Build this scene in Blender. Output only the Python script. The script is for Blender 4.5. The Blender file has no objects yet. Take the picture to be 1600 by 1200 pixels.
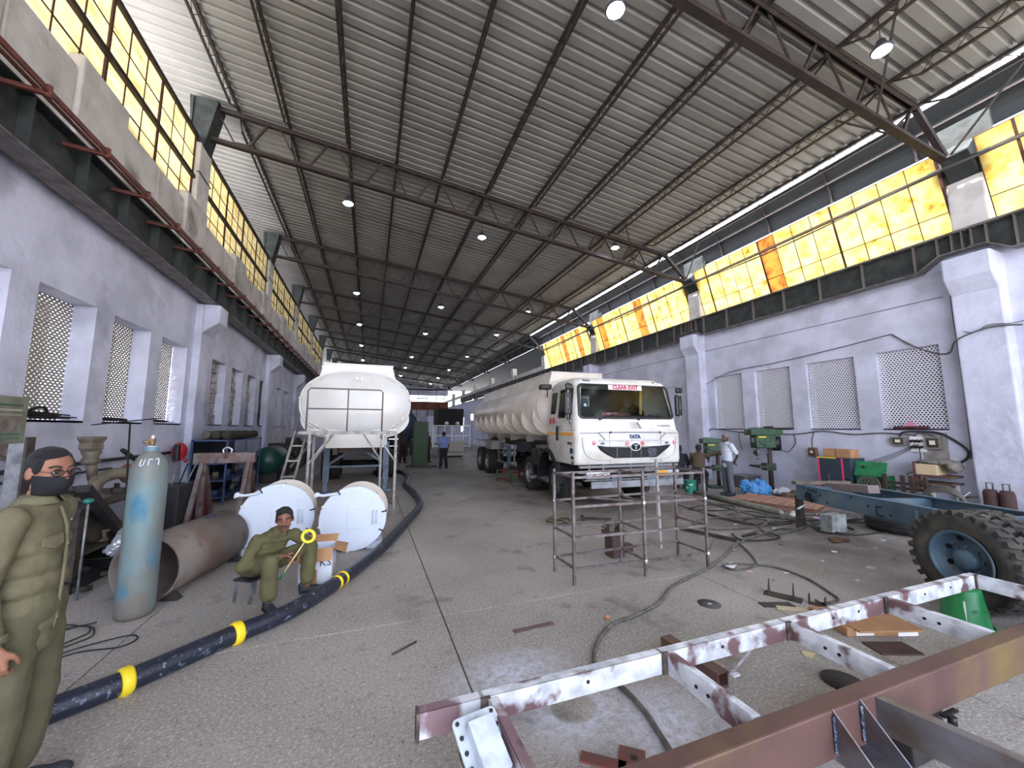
import bpy, bmesh, math, random
from math import pi, sin, cos, tan, atan2, radians, sqrt
from mathutils import Vector, Matrix, Euler, Quaternion, noise
random.seed(7)
SC = bpy.context.scene
COL = SC.collection

# ------------------------------------------------------------------ camera, sky, sun, exposure
cd = bpy.data.cameras.new('camera')
cd.sensor_width = 36.0; cd.lens = 13.5; cd.clip_start = 0.05; cd.clip_end = 400
cam = bpy.data.objects.new('camera', cd); COL.objects.link(cam)
cam.location = (0, 0, 1.8)
cam.rotation_euler = (radians(90 + 6.654), 0, radians(-20.262))
SC.camera = cam

W = bpy.data.worlds.new('sky'); SC.world = W; W.use_nodes = True
wn = W.node_tree.nodes; wl = W.node_tree.links
bg = wn['Background']
tc = wn.new('ShaderNodeTexCoord'); sx = wn.new('ShaderNodeSeparateXYZ'); cr = wn.new('ShaderNodeValToRGB')
wl.new(tc.outputs['Generated'], sx.inputs[0]); wl.new(sx.outputs['Z'], cr.inputs[0])
cr.color_ramp.elements[0].position = 0.0; cr.color_ramp.elements[0].color = (0.86, 0.90, 1.0, 1)
cr.color_ramp.elements[1].position = 0.7; cr.color_ramp.elements[1].color = (0.64, 0.76, 1.0, 1)
wl.new(cr.outputs[0], bg.inputs[0]); bg.inputs[1].default_value = 3.2

sd = bpy.data.lights.new('sun', 'SUN'); sd.energy = 11; sd.angle = radians(0.6); sd.color = (1.0, 0.95, 0.86)
sun = bpy.data.objects.new('sun', sd); COL.objects.link(sun)
el, az = radians(62), radians(184)          # az: measured from +X towards +Y
dv = Vector((cos(el)*cos(az), cos(el)*sin(az), sin(el)))
sun.rotation_euler = dv.to_track_quat('Z', 'Y').to_euler()
sun.location = dv * 60 + Vector((4, 12, 0))

SC.view_settings.view_transform = 'Standard'; SC.view_settings.look = 'None'
SC.view_settings.gamma = 1.0; SC.view_settings.use_curve_mapping = False
SC.view_settings.exposure = 1.2
SC.cycles.max_bounces = 10; SC.cycles.diffuse_bounces = 6; SC.cycles.transmission_bounces = 6
SC.cycles.transparent_max_bounces = 12
SC.cycles.sample_clamp_indirect = 6.0
SC.cycles.use_denoising = True
try: SC.cycles.denoiser = 'OPENIMAGEDENOISE'
except Exception: pass

# ------------------------------------------------------------------ materials
MATS = {}
def lin(c):
    return tuple(((x/255)/12.92 if x/255 <= .04045 else ((x/255+.055)/1.055)**2.4) for x in c)
def mat(name, col, rough=.6, metal=0, c2=None, scale=6, detail=4, contrast=(.4, .65), bump=0, bscale=None,
        coord='Object', spec=None, c3=None, c3scale=1.5, c3pos=(.55, .7), stretch=None):
    """Principled material: col, noise-mixed towards c2, stains of c3, optional noise bump. Colours sRGB 0-255."""
    if name in MATS: return MATS[name]
    m = bpy.data.materials.new(name); m.use_nodes = True
    n = m.node_tree.nodes; l = m.node_tree.links; b = n['Principled BSDF']
    b.inputs['Base Color'].default_value = (*lin(col), 1)
    b.inputs['Roughness'].default_value = rough; b.inputs['Metallic'].default_value = metal
    if spec is not None: b.inputs['Specular IOR Level'].default_value = spec
    t = n.new('ShaderNodeTexCoord'); mp = n.new('ShaderNodeMapping'); l.new(t.outputs[coord], mp.inputs[0])
    if stretch: mp.inputs['Scale'].default_value = stretch
    last = None
    def noise_fac(sc, pos, w):
        nz = n.new('ShaderNodeTexNoise'); nz.inputs['Scale'].default_value = sc; nz.inputs['Detail'].default_value = detail
        mp2 = n.new('ShaderNodeMapping'); mp2.inputs['Location'].default_value = (w, w*2, w*3)
        l.new(mp.outputs[0], mp2.inputs[0]); l.new(mp2.outputs[0], nz.inputs['Vector'])
        r = n.new('ShaderNodeValToRGB'); r.color_ramp.elements[0].position = pos[0]; r.color_ramp.elements[1].position = pos[1]
        l.new(nz.outputs['Fac'], r.inputs[0]); return r.outputs[0]
    if c2:
        mx = n.new('ShaderNodeMix'); mx.data_type = 'RGBA'
        l.new(noise_fac(scale, contrast, 0), mx.inputs['Factor'])
        mx.inputs['A'].default_value = (*lin(col), 1); mx.inputs['B'].default_value = (*lin(c2), 1)
        last = mx.outputs['Result']
    if c3:
        mx = n.new('ShaderNodeMix'); mx.data_type = 'RGBA'
        l.new(noise_fac(c3scale, c3pos, 7.3), mx.inputs['Factor'])
        if last: l.new(last, mx.inputs['A'])
        else: mx.inputs['A'].default_value = (*lin(col), 1)
        mx.inputs['B'].default_value = (*lin(c3), 1); last = mx.outputs['Result']
    if last: l.new(last, b.inputs['Base Color'])
    if bump:
        nz = n.new('ShaderNodeTexNoise'); nz.inputs['Scale'].default_value = bscale or scale*4; nz.inputs['Detail'].default_value = 5
        l.new(mp.outputs[0], nz.inputs['Vector'])
        bp = n.new('ShaderNodeBump'); bp.inputs['Strength'].default_value = min(1, bump); bp.inputs['Distance'].default_value = 0.02
        l.new(nz.outputs['Fac'], bp.inputs['Height']); l.new(bp.outputs[0], b.inputs['Normal'])
    MATS[name] = m; return m
def emis(name, col, strength, base=(255, 255, 255)):
    if name in MATS: return MATS[name]
    m = bpy.data.materials.new(name); m.use_nodes = True; b = m.node_tree.nodes['Principled BSDF']
    b.inputs['Base Color'].default_value = (*lin(base), 1)
    b.inputs['Emission Color'].default_value = (*lin(col), 1); b.inputs['Emission Strength'].default_value = strength
    MATS[name] = m; return m
def glassy(name, col, alpha, rough=.05):
    if name in MATS: return MATS[name]
    m = bpy.data.materials.new(name); m.use_nodes = True; n = m.node_tree.nodes; l = m.node_tree.links
    n.remove(n['Principled BSDF']); out = n['Material Output']
    g = n.new('ShaderNodeBsdfGlossy'); g.inputs['Roughness'].default_value = rough; g.inputs['Color'].default_value = (.9, .9, .9, 1)
    t = n.new('ShaderNodeBsdfTransparent'); t.inputs['Color'].default_value = (*lin(col), 1)
    fr = n.new('ShaderNodeFresnel'); fr.inputs['IOR'].default_value = 1.25
    mth = n.new('ShaderNodeMath'); mth.operation = 'ADD'; mth.inputs[1].default_value = alpha; l.new(fr.outputs[0], mth.inputs[0])
    mx = n.new('ShaderNodeMixShader'); l.new(mth.outputs[0], mx.inputs[0]); l.new(t.outputs[0], mx.inputs[1]); l.new(g.outputs[0], mx.inputs[2])
    l.new(mx.outputs[0], out.inputs[0]); MATS[name] = m; return m
def pane_mat(name, c1, c2, c3, scale, stretch=(1, 1, 1), trans=.8):
    """grimy translucent glazing: light from outside diffuses through it"""
    if name in MATS: return MATS[name]
    m = bpy.data.materials.new(name); m.use_nodes = True; n = m.node_tree.nodes; l = m.node_tree.links
    n.remove(n['Principled BSDF']); out = n['Material Output']
    g = n.new('ShaderNodeNewGeometry'); mp = n.new('ShaderNodeMapping'); mp.inputs['Scale'].default_value = stretch
    l.new(g.outputs['Position'], mp.inputs[0])
    nz = n.new('ShaderNodeTexNoise'); nz.inputs['Scale'].default_value = scale; nz.inputs['Detail'].default_value = 7; nz.inputs['Roughness'].default_value = .65
    l.new(mp.outputs[0], nz.inputs['Vector'])
    r = n.new('ShaderNodeValToRGB'); e = r.color_ramp.elements
    e[0].position = .30; e[0].color = (*lin(c3), 1); e[1].position = .58; e[1].color = (*lin(c1), 1)
    k = e.new(.40); k.color = (*lin(c2), 1)
    l.new(nz.outputs['Fac'], r.inputs[0])
    tr = n.new('ShaderNodeBsdfTranslucent'); df = n.new('ShaderNodeBsdfDiffuse')
    l.new(r.outputs[0], tr.inputs[0]); l.new(r.outputs[0], df.inputs[0])
    mx = n.new('ShaderNodeMixShader'); mx.inputs[0].default_value = 1-trans
    l.new(tr.outputs[0], mx.inputs[1]); l.new(df.outputs[0], mx.inputs[2]); l.new(mx.outputs[0], out.inputs[0])
    MATS[name] = m; return m

# ------------------------------------------------------------------ mesh builder
class B:
    def __init__(s): s.bm = bmesh.new()
    def _new(s, vs, fs):
        v = [s.bm.verts.new(p) for p in vs]
        for f in fs:
            try: s.bm.faces.new([v[i] for i in f])
            except ValueError: pass
        return s
    def box(s, lo, hi, M=None):
        x0, y0, z0 = lo; x1, y1, z1 = hi
        vs = [Vector(p) for p in ((x0,y0,z0),(x1,y0,z0),(x1,y1,z0),(x0,y1,z0),(x0,y0,z1),(x1,y0,z1),(x1,y1,z1),(x0,y1,z1))]
        if M: vs = [M @ v for v in vs]
        return s._new(vs, [(3,2,1,0),(4,5,6,7),(0,1,5,4),(1,2,6,5),(2,3,7,6),(3,0,4,7)])
    def cbox(s, c, d, rot=None):
        M = Matrix.Translation(Vector(c))
        if rot: M = M @ Euler(rot).to_matrix().to_4x4()
        return s.box((-d[0]/2,-d[1]/2,-d[2]/2), (d[0]/2,d[1]/2,d[2]/2), M)
    def bar(s, p0, p1, w, h=None, up=(0,0,1)):
        """rectangular bar between two points"""
        p0 = Vector(p0); p1 = Vector(p1); h = h or w; d = (p1-p0); L = d.length
        if L < 1e-6: return s
        d.normalize(); u = Vector(up)
        if abs(d.dot(u)) > .98: u = Vector((0,1,0)) if abs(d.y) < .9 else Vector((1,0,0))
        x = d.cross(u).normalized(); z = x.cross(d).normalized()
        M = Matrix((x, d, z)).transposed().to_4x4(); M.translation = p0
        return s.box((-w/2,0,-h/2), (w/2,L,h/2), M)
    def cyl(s, p0, p1, r, seg=12, r2=None, caps=True):
        p0 = Vector(p0); p1 = Vector(p1); r2 = r if r2 is None else r2
        d = (p1-p0).normalized(); a = d.orthogonal().normalized(); b = d.cross(a)
        R0 = []; R1 = []
        for i in range(seg):
            t = 2*pi*i/seg; o = a*cos(t)+b*sin(t)
            R0.append(s.bm.verts.new(p0+o*r)); R1.append(s.bm.verts.new(p1+o*r2))
        for i in range(seg):
            j = (i+1) % seg; f = s.bm.faces.new((R0[i],R0[j],R1[j],R1[i])); f.smooth = True
        if caps:
            s.bm.faces.new(R0[::-1]); s.bm.faces.new(R1)
        return s
    def tube(s, pts, r, seg=8, closed=False, caps=True, rs=None):
        pts = [Vector(p) for p in pts]; n = len(pts); rings = []
        a = None
        for i, p in enumerate(pts):
            if closed: d = pts[(i+1) % n]-pts[i-1]
            else: d = pts[min(i+1,n-1)]-pts[max(i-1,0)]
            if d.length < 1e-9: d = Vector((0,0,1))
            d.normalize()
            if a is None: a = d.orthogonal().normalized()
            else:
                a = a - d*a.dot(d)
                a = a.normalized() if a.length > 1e-6 else d.orthogonal().normalized()
            b = d.cross(a); rr = rs[i] if rs else r
            rings.append([s.bm.verts.new(p+(a*cos(2*pi*k/seg)+b*sin(2*pi*k/seg))*rr) for k in range(seg)])
        m = n if closed else n-1
        for i in range(m):
            A = rings[i]; C = rings[(i+1) % n]
            for k in range(seg):
                k2 = (k+1) % seg; f = s.bm.faces.new((A[k],A[k2],C[k2],C[k])); f.smooth = True
        if not closed and caps:
            s.bm.faces.new(rings[0][::-1]); s.bm.faces.new(rings[-1])
        return s
    def lathe(s, prof, seg=24, M=None, smooth=True, cap=True):
        """profile [(r,z)...] about z"""
        rings = []
        for r, z in prof:
            ring = []
            for k in range(seg):
                p = Vector((r*cos(2*pi*k/seg), r*sin(2*pi*k/seg), z))
                ring.append(s.bm.verts.new(M @ p if M else p))
            rings.append(ring)
        for A, C in zip(rings, rings[1:]):
            for k in range(seg):
                k2 = (k+1) % seg; f = s.bm.faces.new((A[k],A[k2],C[k2],C[k])); f.smooth = smooth
        if cap:
            if prof[0][0] > 1e-4: s.bm.faces.new(rings[0][::-1])
            if prof[-1][0] > 1e-4: s.bm.faces.new(rings[-1])
        return s
    def prism(s, poly, depth, M=None):
        """2D polygon in XZ extruded along +Y by depth"""
        n = len(poly)
        vs = [Vector((x, 0, z)) for x, z in poly] + [Vector((x, depth, z)) for x, z in poly]
        if M: vs = [M @ v for v in vs]
        return s._new(vs, [tuple(range(n)), tuple(range(2*n-1, n-1, -1))] + [(i, i+n, (i+1) % n + n, (i+1) % n) for i in range(n)])
    def ell(s, c, r, seg=16, rings=10, M=None):
        c = Vector(c)
        mm = Matrix.Translation(c) @ (M.to_4x4() if M else Matrix()) @ Matrix.Diagonal((r[0], r[1], r[2], 1))
        v0 = len(s.bm.faces)
        res = bmesh.ops.create_uvsphere(s.bm, u_segments=seg, v_segments=rings, radius=1, matrix=mm)
        for v in res['verts']:
            for f in v.link_faces: f.smooth = True
        return s
    def strip(s, pts, w, up=(0,0,1), t=.002):
        """flat ribbon"""
        for a, b in zip(pts, pts[1:]): s.bar(a, b, w, t, up)
        return s
    def mesh(s, name, m, smooth=None):
        bmesh.ops.recalc_face_normals(s.bm, faces=s.bm.faces)
        me = bpy.data.meshes.new(name); s.bm.to_mesh(me); s.bm.free()
        if m:
            for x in (m if isinstance(m, (list, tuple)) else [m]): me.materials.append(x)
        return me
    def obj(s, name, m, parent=None, bevel=0, **kw):
        return link(name, s.mesh(name, m), parent, bevel=bevel, **kw)
def link(name, me, parent=None, loc=(0,0,0), rot=(0,0,0), bevel=0, label=None, kind=None):
    o = bpy.data.objects.new(name, me); COL.objects.link(o)
    o.location = loc; o.rotation_euler = rot
    if parent: o.parent = parent
    if bevel:
        b = o.modifiers.new('bevel', 'BEVEL'); b.width = bevel; b.segments = 2; b.limit_method = 'ANGLE'; b.angle_limit = radians(40)
    if label: o['label'] = label
    if kind: o['kind'] = kind
    return o
def tag(o, label, cat, group=None):
    o['label'] = label; o['category'] = cat
    if group: o['group'] = group
    return o
def thing(name, label, cat, loc=(0,0,0), rz=0, group=None):
    o = bpy.data.objects.new(name, None); COL.objects.link(o); o.empty_display_size = .1
    o.location = loc; o.rotation_euler = (0, 0, rz)
    return tag(o, label, cat, group)
def struct(o): o['kind'] = 'structure'; return o
def copy_tree(o, loc=None, rz=None, label=None, group=None):
    c = o.copy(); COL.objects.link(c)
    if loc is not None: c.location = loc
    if rz is not None: c.rotation_euler = (0, 0, rz)
    if label: c['label'] = label
    if group: c['group'] = group
    def rec(src, dst):
        for ch in [x for x in ALLCH.get(src.name, [])]:
            d = ch.copy(); COL.objects.link(d); d.parent = dst; rec(ch, d)
    ALLCH = {}
    for x in COL.objects:
        if x.parent: ALLCH.setdefault(x.parent.name, []).append(x)
    rec(o, c); return c
def spline(pts, n=8, closed=False):
    """Catmull-Rom through points"""
    P = [Vector(p) for p in pts]; out = []; N = len(P)
    for i in range(N if closed else N-1):
        if closed: a, b, c, d = P[i-1], P[i], P[(i+1) % N], P[(i+2) % N]
        else: a, b, c, d = P[max(i-1,0)], P[i], P[i+1], P[min(i+2,N-1)]
        for k in range(n):
            t = k/n; out.append(.5*((2*b)+(c-a)*t+(2*a-5*b+4*c-d)*t*t+(3*b-a-3*c+d)*t**3))
    if not closed: out.append(P[-1])
    return out
def text(s, size, m, parent, loc, rot, name='lettering', ext=.002, align='CENTER', bold=0, sx=1):
    cu = bpy.data.curves.new('t', 'FONT'); cu.body = s; cu.size = size; cu.extrude = ext; cu.align_x = align; cu.align_y = 'CENTER'; cu.offset = bold
    cu.resolution_u = 2
    t = bpy.data.objects.new('t', cu); COL.objects.link(t)
    me = bpy.data.meshes.new_from_object(t.evaluated_get(bpy.context.evaluated_depsgraph_get()))
    bpy.data.objects.remove(t)
    me.materials.clear(); me.materials.append(m)
    for v in me.vertices: v.co.x *= sx
    o = link(name, me, parent, loc=loc, rot=rot); return o
# ------------------------------------------------------------------ common materials
lav = dict(c2=(184,185,201), scale=1.3, bump=.9, bscale=9, contrast=(.4,.62), c3=(150,150,164), c3scale=.9, c3pos=(.60,.80))
mWall = mat('lavender_whitewash', (206,207,226), .9, **lav)
mWallB = mat('blue_whitewash_reveal', (196,200,232), .9, c2=(178,182,214), scale=2, bump=.3, bscale=14)
mRaw = mat('stained_concrete_band', (196,190,184), .95, c2=(168,160,152), scale=1.6, bump=.7, bscale=10, c3=(120,112,104), c3scale=1.1, c3pos=(.6,.8))
mPost = mat('pale_concrete', (205,200,196), .9, c2=(185,178,172), scale=3, bump=.3, bscale=20)
mGird = mat('dark_green_grey_girder', (58,62,60), .6, .2, c2=(40,42,42), scale=4, bump=.15)
mGirdLight = mat('girder_flange_edge', (120,116,112), .5, .3, c2=(95,80,74), scale=5)
mSteel = mat('dark_brown_structural_steel', (56,44,40), .65, .2, c2=(38,31,30), scale=5)
mSheet = mat('roof_sheet_grey', (140,137,133), .6, .1, c2=(120,117,113), scale=.7, contrast=(.3,.7))
mGutter = mat('dark_gutter_sheet', (34,35,34), .8, .0, c2=(26,27,27), scale=1.2)
mRedbar = mat('red_oxide_conductor_bar', (112,62,52), .6, .2, c2=(86,50,44), scale=9)
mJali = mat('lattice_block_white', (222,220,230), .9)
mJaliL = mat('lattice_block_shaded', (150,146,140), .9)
mBar = mat('rusty_glazing_bar', (78,46,38), .7, .1, c2=(58,38,34), scale=20)
mPaneR = [pane_mat('yellow_grimy_pane', (218,192,112), (200,156,66), (124,72,28), 3.4),
          pane_mat('orange_grimy_pane', (176,112,44), (140,76,32), (84,44,22), 4.0)]
mPaneL = pane_mat('pale_yellow_grimy_pane', (178,160,112), (156,134,84), (112,90,50), 3.2, (1, .5, 2.4), .9)

XL, XR = -4.2, 11.5
TY = [-3.3, 3.9, 11.1, 18.2, 24.6, 31.0, 37.4, 43.8, 50.2, 56.6]     # truss lines
YEND, YFRONT = 63.0, -8.0
def ztc(x): return 9.55 - .115*x       # truss top chord
def zbc(x): return 8.70 - .11*x
def zroof(x): return ztc(x) + .20

# ---- floor: concrete slabs with recessed joints
def floor_mat():
    m = bpy.data.materials.new('worn_concrete'); m.use_nodes = True; n = m.node_tree.nodes; l = m.node_tree.links; b = n['Principled BSDF']
    g = n.new('ShaderNodeNewGeometry')
    def nz(sc, det=6, rough=.6, vec=None):
        t = n.new('ShaderNodeTexNoise'); t.inputs['Scale'].default_value = sc; t.inputs['Detail'].default_value = det; t.inputs['Roughness'].default_value = rough
        l.new(vec or g.outputs['Position'], t.inputs['Vector']); return t.outputs['Fac']
    def ramp(f, a, b_, ca=(0,0,0), cb=(1,1,1)):
        r = n.new('ShaderNodeValToRGB'); e = r.color_ramp.elements; e[0].position = a; e[1].position = b_; e[0].color = (*ca,1); e[1].color = (*cb,1)
        l.new(f, r.inputs[0]); return r.outputs[0]
    def mix(f, A, Bc, mode='MIX'):
        x = n.new('ShaderNodeMix'); x.data_type = 'RGBA'; x.blend_type = mode; l.new(f, x.inputs['Factor'])
        for s_, v in (('A', A), ('B', Bc)):
            if isinstance(v, tuple): x.inputs[s_].default_value = (*v, 1)
            else: l.new(v, x.inputs[s_])
        return x.outputs['Result']
    base = ramp(nz(.5, 5), .32, .68, lin((142,135,128)), lin((174,166,159)))
    base = mix(ramp(nz(48, 4, .75), .50, .68), base, lin((204,199,195)))
    base = mix(ramp(nz(34, 3, .7), .57, .72), base, lin((104,98,94)))
    base = mix(ramp(nz(1.3, 4), .58, .72), base, lin((112,106,102)))
    base = mix(ramp(nz(.35, 3), .60, .75), base, lin((98,90,84)))
    # overspray dust of white primer round where small parts were sprayed
    sxn = n.new('ShaderNodeSeparateXYZ'); l.new(g.outputs['Position'], sxn.inputs[0])
    def blob(cx, cy, r0, r1, sxx=1, syy=1):
        mp = n.new('ShaderNodeMapping'); mp.vector_type = 'POINT'; mp.inputs['Location'].default_value = (-cx*sxx, -cy*syy, 0); mp.inputs['Scale'].default_value = (sxx, syy, 0)
        l.new(g.outputs['Position'], mp.inputs[0]); le = n.new('ShaderNodeVectorMath'); le.operation = 'LENGTH'; l.new(mp.outputs[0], le.inputs[0])
        mr = n.new('ShaderNodeMapRange'); mr.inputs['From Min'].default_value = r1; mr.inputs['From Max'].default_value = r0; l.new(le.outputs['Value'], mr.inputs['Value'])
        return mr.outputs[0]
    def mul(a, b_, op='MULTIPLY'):
        q = n.new('ShaderNodeMath'); q.operation = op
        for i, v in enumerate((a, b_)):
            if isinstance(v, (int, float)): q.inputs[i].default_value = v
            else: l.new(v, q.inputs[i])
        q.use_clamp = True; return q.outputs[0]
    # ground-in oil and rust dirt on the cable tangle side, the same tone under the lorry
    dirt_and_shade = mul(mul(blob(8.2, 6.0, 1.2, 5.2, 1, .9), blob(5.6, 10.5, .8, 3.4, 1, .5), 'MAXIMUM'), blob(1.5, 27, 4.0, 17.5, 1.4, 1), 'MAXIMUM')  # far aisle blob paints the dimness of the far hall into the colour
    dirt_and_shade = mul(dirt_and_shade, ramp(nz(1.1, 6, .7), .22, .55))
    base = mix(dirt_and_shade, base, lin((100,91,84)))
    sp = mul(blob(1.06, 2.88, .0, .62, 1, 1.7), 1.0)
    sp = mul(sp, mul(blob(1.75, 2.02, .0, .55, 1.0, 1.0), 1.0), 'MAXIMUM')
    ring = mul(blob(1.32, 2.42, .17, .50, 1, 1.15), mul(1.0, blob(1.32, 2.42, .14, .17, 1, 1.15), 'SUBTRACT'))
    sp = mul(sp, mul(ring, .7), 'MAXIMUM')
    sp = mul(sp, ramp(nz(18, 5, .7), .30, .60))
    base = mix(sp, base, lin((222,226,242)))
    l.new(base, b.inputs['Base Color']); b.inputs['Roughness'].default_value = .72; b.inputs['Specular IOR Level'].default_value = .35
    bp = n.new('ShaderNodeBump'); bp.inputs['Distance'].default_value = .012; bp.inputs['Strength'].default_value = .8
    l.new(mix(ramp(nz(.4), .4, .6), nz(60, 4, .7), nz(24, 5, .75)), bp.inputs['Height']); l.new(bp.outputs[0], b.inputs['Normal'])
    return m
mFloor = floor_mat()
mJoint = mat('dirt_in_joint', (80,74,70), .95)
fl = struct(B().box((-5.2, YFRONT, -.30), (13, YEND+1, -.012)).obj('floor', mJoint))
xs = [-5.2, -1.9, .74, 3.9, 7.2, 10.2, 13]
ys = [YFRONT, -3.6, .2, 3.95, 8.1, 12.4, 16.9, 21.5, 27, 33, 40, 48, 56, YEND+1]
for i in range(len(xs)-1):
    for j in range(len(ys)-1):
        g_ = .006
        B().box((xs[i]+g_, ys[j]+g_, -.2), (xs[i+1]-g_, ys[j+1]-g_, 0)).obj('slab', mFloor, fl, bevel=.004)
mOut = mat('outside_ground', (225,222,215), .95, c2=(200,196,188), scale=.4)
struct(B().box((-60, -60, -.6), (80, 120, -.32)).obj('ground', mOut))

# ---- walls with openings.  Local frame: face at x=0 towards the hall, wall body behind it
def wall_panels(b, x0, x1, y0, y1, z0, z1, holes):
    """box wall between x0..x1, holes = list of (ya, yb, za, zb) sorted by ya, all sharing z"""
    y = y0
    for (ya, yb, za, zb) in sorted(holes):
        if ya > y: b.box((x0, y, z0), (x1, ya, z1))
        b.box((x0, ya, z0), (x1, yb, za)); b.box((x0, ya, zb), (x1, yb, z1)); y = yb
    b.box((x0, y, z0), (x1, y1, z1))
LW = [(5.15,6.37), (6.80,7.97), (8.43,9.62), (10.07,11.28)]
LWfar = [(12.86+1.68*k, 13.98+1.68*k) for k in range(4)] + [(20.9+1.62*k, 22.0+1.62*k) for k in range(2)]
RW = [(4.46,5.58), (6.03,7.19), (7.64,8.75), (9.20,10.29)]
RWfar = [(13.0,14.1), (14.6,15.7)]
LZ = (1.92, 3.75); RZ = (1.80, 3.63)
b = B(); wall_panels(b, XL-.55, XL, YFRONT+3, YEND, 0, 7.05, [(a, c, *LZ) for a, c in LW+LWfar])
wl_ = struct(b.obj('wall_left', mWall))
b = B(); wall_panels(b, XR, XR+.35, YFRONT+3, 24.6, 0, 5.9, [(a, c, *RZ) for a, c in RW+RWfar])
b.box((XR, 24.6, 0), (XR+.35, YEND, 5.2))
wr_ = struct(b.obj('wall_right', mWall))
# raw stained band over the left girder, with a rough stepped top and shallow ribs
bandpts = []
b = B()
for k in range(-5, 55):
    y = 1.15*k; h = 7.05 + .16*noise.noise(Vector((k*.9, 1, 0))) + (.22 if k % 3 == 0 else 0)
    b.box((XL-.5, y, 5.3), (XL+.02+(.05 if k % 3 == 0 else 0), y+1.15, h))
b.obj('concrete_band', mRaw, wl_, bevel=.03)
# end wall (panelled) with a bright open strip under the roof
b = B(); b.box((XL-.5, YEND, 0), (XR+.5, YEND+.3, 5.9)).box((XL-.5, YEND, 7.15), (XR+.5, YEND+.3, 10.4)); wf = struct(b.obj('wall_far', mWall))
b = B()
for k in range(9): b.box((-3.6+k*1.75, YEND-.08, .2), (-3.52+k*1.75, YEND, 4.9))
b.obj('batten', mGird, wf)
b = B()
for k in range(12): b.box((-4+k*1.4, YEND, 4.9), (-3.9+k*1.4, YEND+.2, 9.8))
b.box((-4.4, YEND, 6.6), (XR, YEND+.1, 6.75)); b.box((-4.4, YEND, 8.0), (XR, YEND+.1, 8.2)); b.obj('gable_frame', mSteel, wf)
# door of lit bay in the far wall is a bright opening: side wall returns of the far workshop
# plaster details: cable-thin horizontal crack/ledge on the right wall
B().box((XR-.012, 4.3, 4.62), (XR+.01, 24, 4.64)).obj('plaster_joint', mat('joint_line', (120,116,126), .95), wr_)

# ---- lattice (jali) windows
def jali_mesh(w, h, nx, ny, depth, hs=.66, vs=.52):
    bm = bmesh.new(); cw = w/nx; ch = h/ny
    def q(pts): 
        try: bm.faces.new([bm.verts.new(p) for p in pts])
        except ValueError: pass
    for j in range(ny):
        off = cw/2 if j % 2 else 0
        z0 = j*ch; z1 = z0+ch; zc = (z0+z1)/2
        for i in range(-1, nx+1):
            y0 = i*cw+off; y1 = y0+cw
            if y0 < -1e-6 or y1 > w+1e-6:
                a, c = max(0, y0), min(w, y1)
                if c > a+1e-6: q([(0,a,z0),(0,c,z0),(0,c,z1),(0,a,z1)])
                continue
            yc = (y0+y1)/2; a = cw*hs/2; e = ch*vs/2; jt = random.uniform(.85, 1.1); a *= .95+.1*jt-.1; e *= random.uniform(.93, 1.05)
            H = [(yc-a, zc), (yc-a*.45, zc-e), (yc+a*.45, zc-e), (yc+a, zc), (yc+a*.45, zc+e), (yc-a*.45, zc+e)]
            O = [(y0, zc), (y0, z0), (y1, z0), (y1, zc), (y1, z1), (y0, z1)]
            for k in range(6):
                k2 = (k+1) % 6
                q([(0,*H[k]), (0,*O[k]), (0,*O[k2]), (0,*H[k2])])
                q([(0,*H[k]), (0,*H[k2]), (-depth,*H[k2]), (-depth,*H[k])])
    me = bpy.data.meshes.new('jali_screen'); bm.to_mesh(me); bm.free(); return me
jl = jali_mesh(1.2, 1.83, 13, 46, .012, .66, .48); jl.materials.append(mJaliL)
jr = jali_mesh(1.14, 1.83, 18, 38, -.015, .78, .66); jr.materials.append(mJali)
wi = 0
mPlug = mat('rough_infill_plaster', (188,184,186), .95, c2=(120,112,110), scale=5, bump=1, bscale=7, c3=(86,78,76), c3scale=5, c3pos=(.62,.72))
mBlueDado = mat('blue_dado_wash', (120,130,186), .95, c2=(104,112,165), scale=2, bump=.3)
for (a, c) in LW:
    wi += 1
    o = struct(B().box((XL-.50, a, LZ[0]-.03), (XL-.0, c, LZ[0]+.005)).obj('window_%d' % wi, mWallB))
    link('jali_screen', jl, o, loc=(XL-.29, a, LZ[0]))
for (a, c) in LWfar:
    wi += 1
    bb = B()
    o = struct(B().box((XL-.45, a, LZ[0]-.03), (XL, c, LZ[0]+.005)).obj('window_%d' % wi, mWallB))
    nn = 6
    for k in range(nn):
        for q in range(3):
            y0 = a+(c-a)*q/3; z0 = LZ[0]+(LZ[1]-LZ[0])*k/nn
            bb.box((XL-.5, y0+.01, z0+.01), (XL-.20+random.uniform(-.03,.03), y0+(c-a)/3-.01, z0+(LZ[1]-LZ[0])/nn-.015))
    bb.obj('brick_infill', mPlug, o, kind='stuff')
for (a, c) in RW+RWfar:
    wi += 1
    o = struct(B().box((XR+.0, a, RZ[0]-.03), (XR+.3, c, RZ[0]+.006)).obj('window_%d' % wi, mWall))
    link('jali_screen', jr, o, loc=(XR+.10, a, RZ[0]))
# plain building standing close outside the right wall, in shade
struct(B().box((-8.6, 12.5, 0), (-8.2, 64, 9.9)).obj('sky_blocker_wall', mat('sky_blocker_tan', (120,112,104), .95)))  # unseen wall added on the left to cut sky light to the far hall
struct(B().box((12.6, -12, 0), (13.0, 64, 5.0)).box((11.86, -12, 4.9), (12.6, 25, 5.0)).obj('outer_wall', mat('outer_shade_wall', (44,42,44), .95)))  # dark colour holds its shade; cover strip added to keep sky light off

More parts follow.
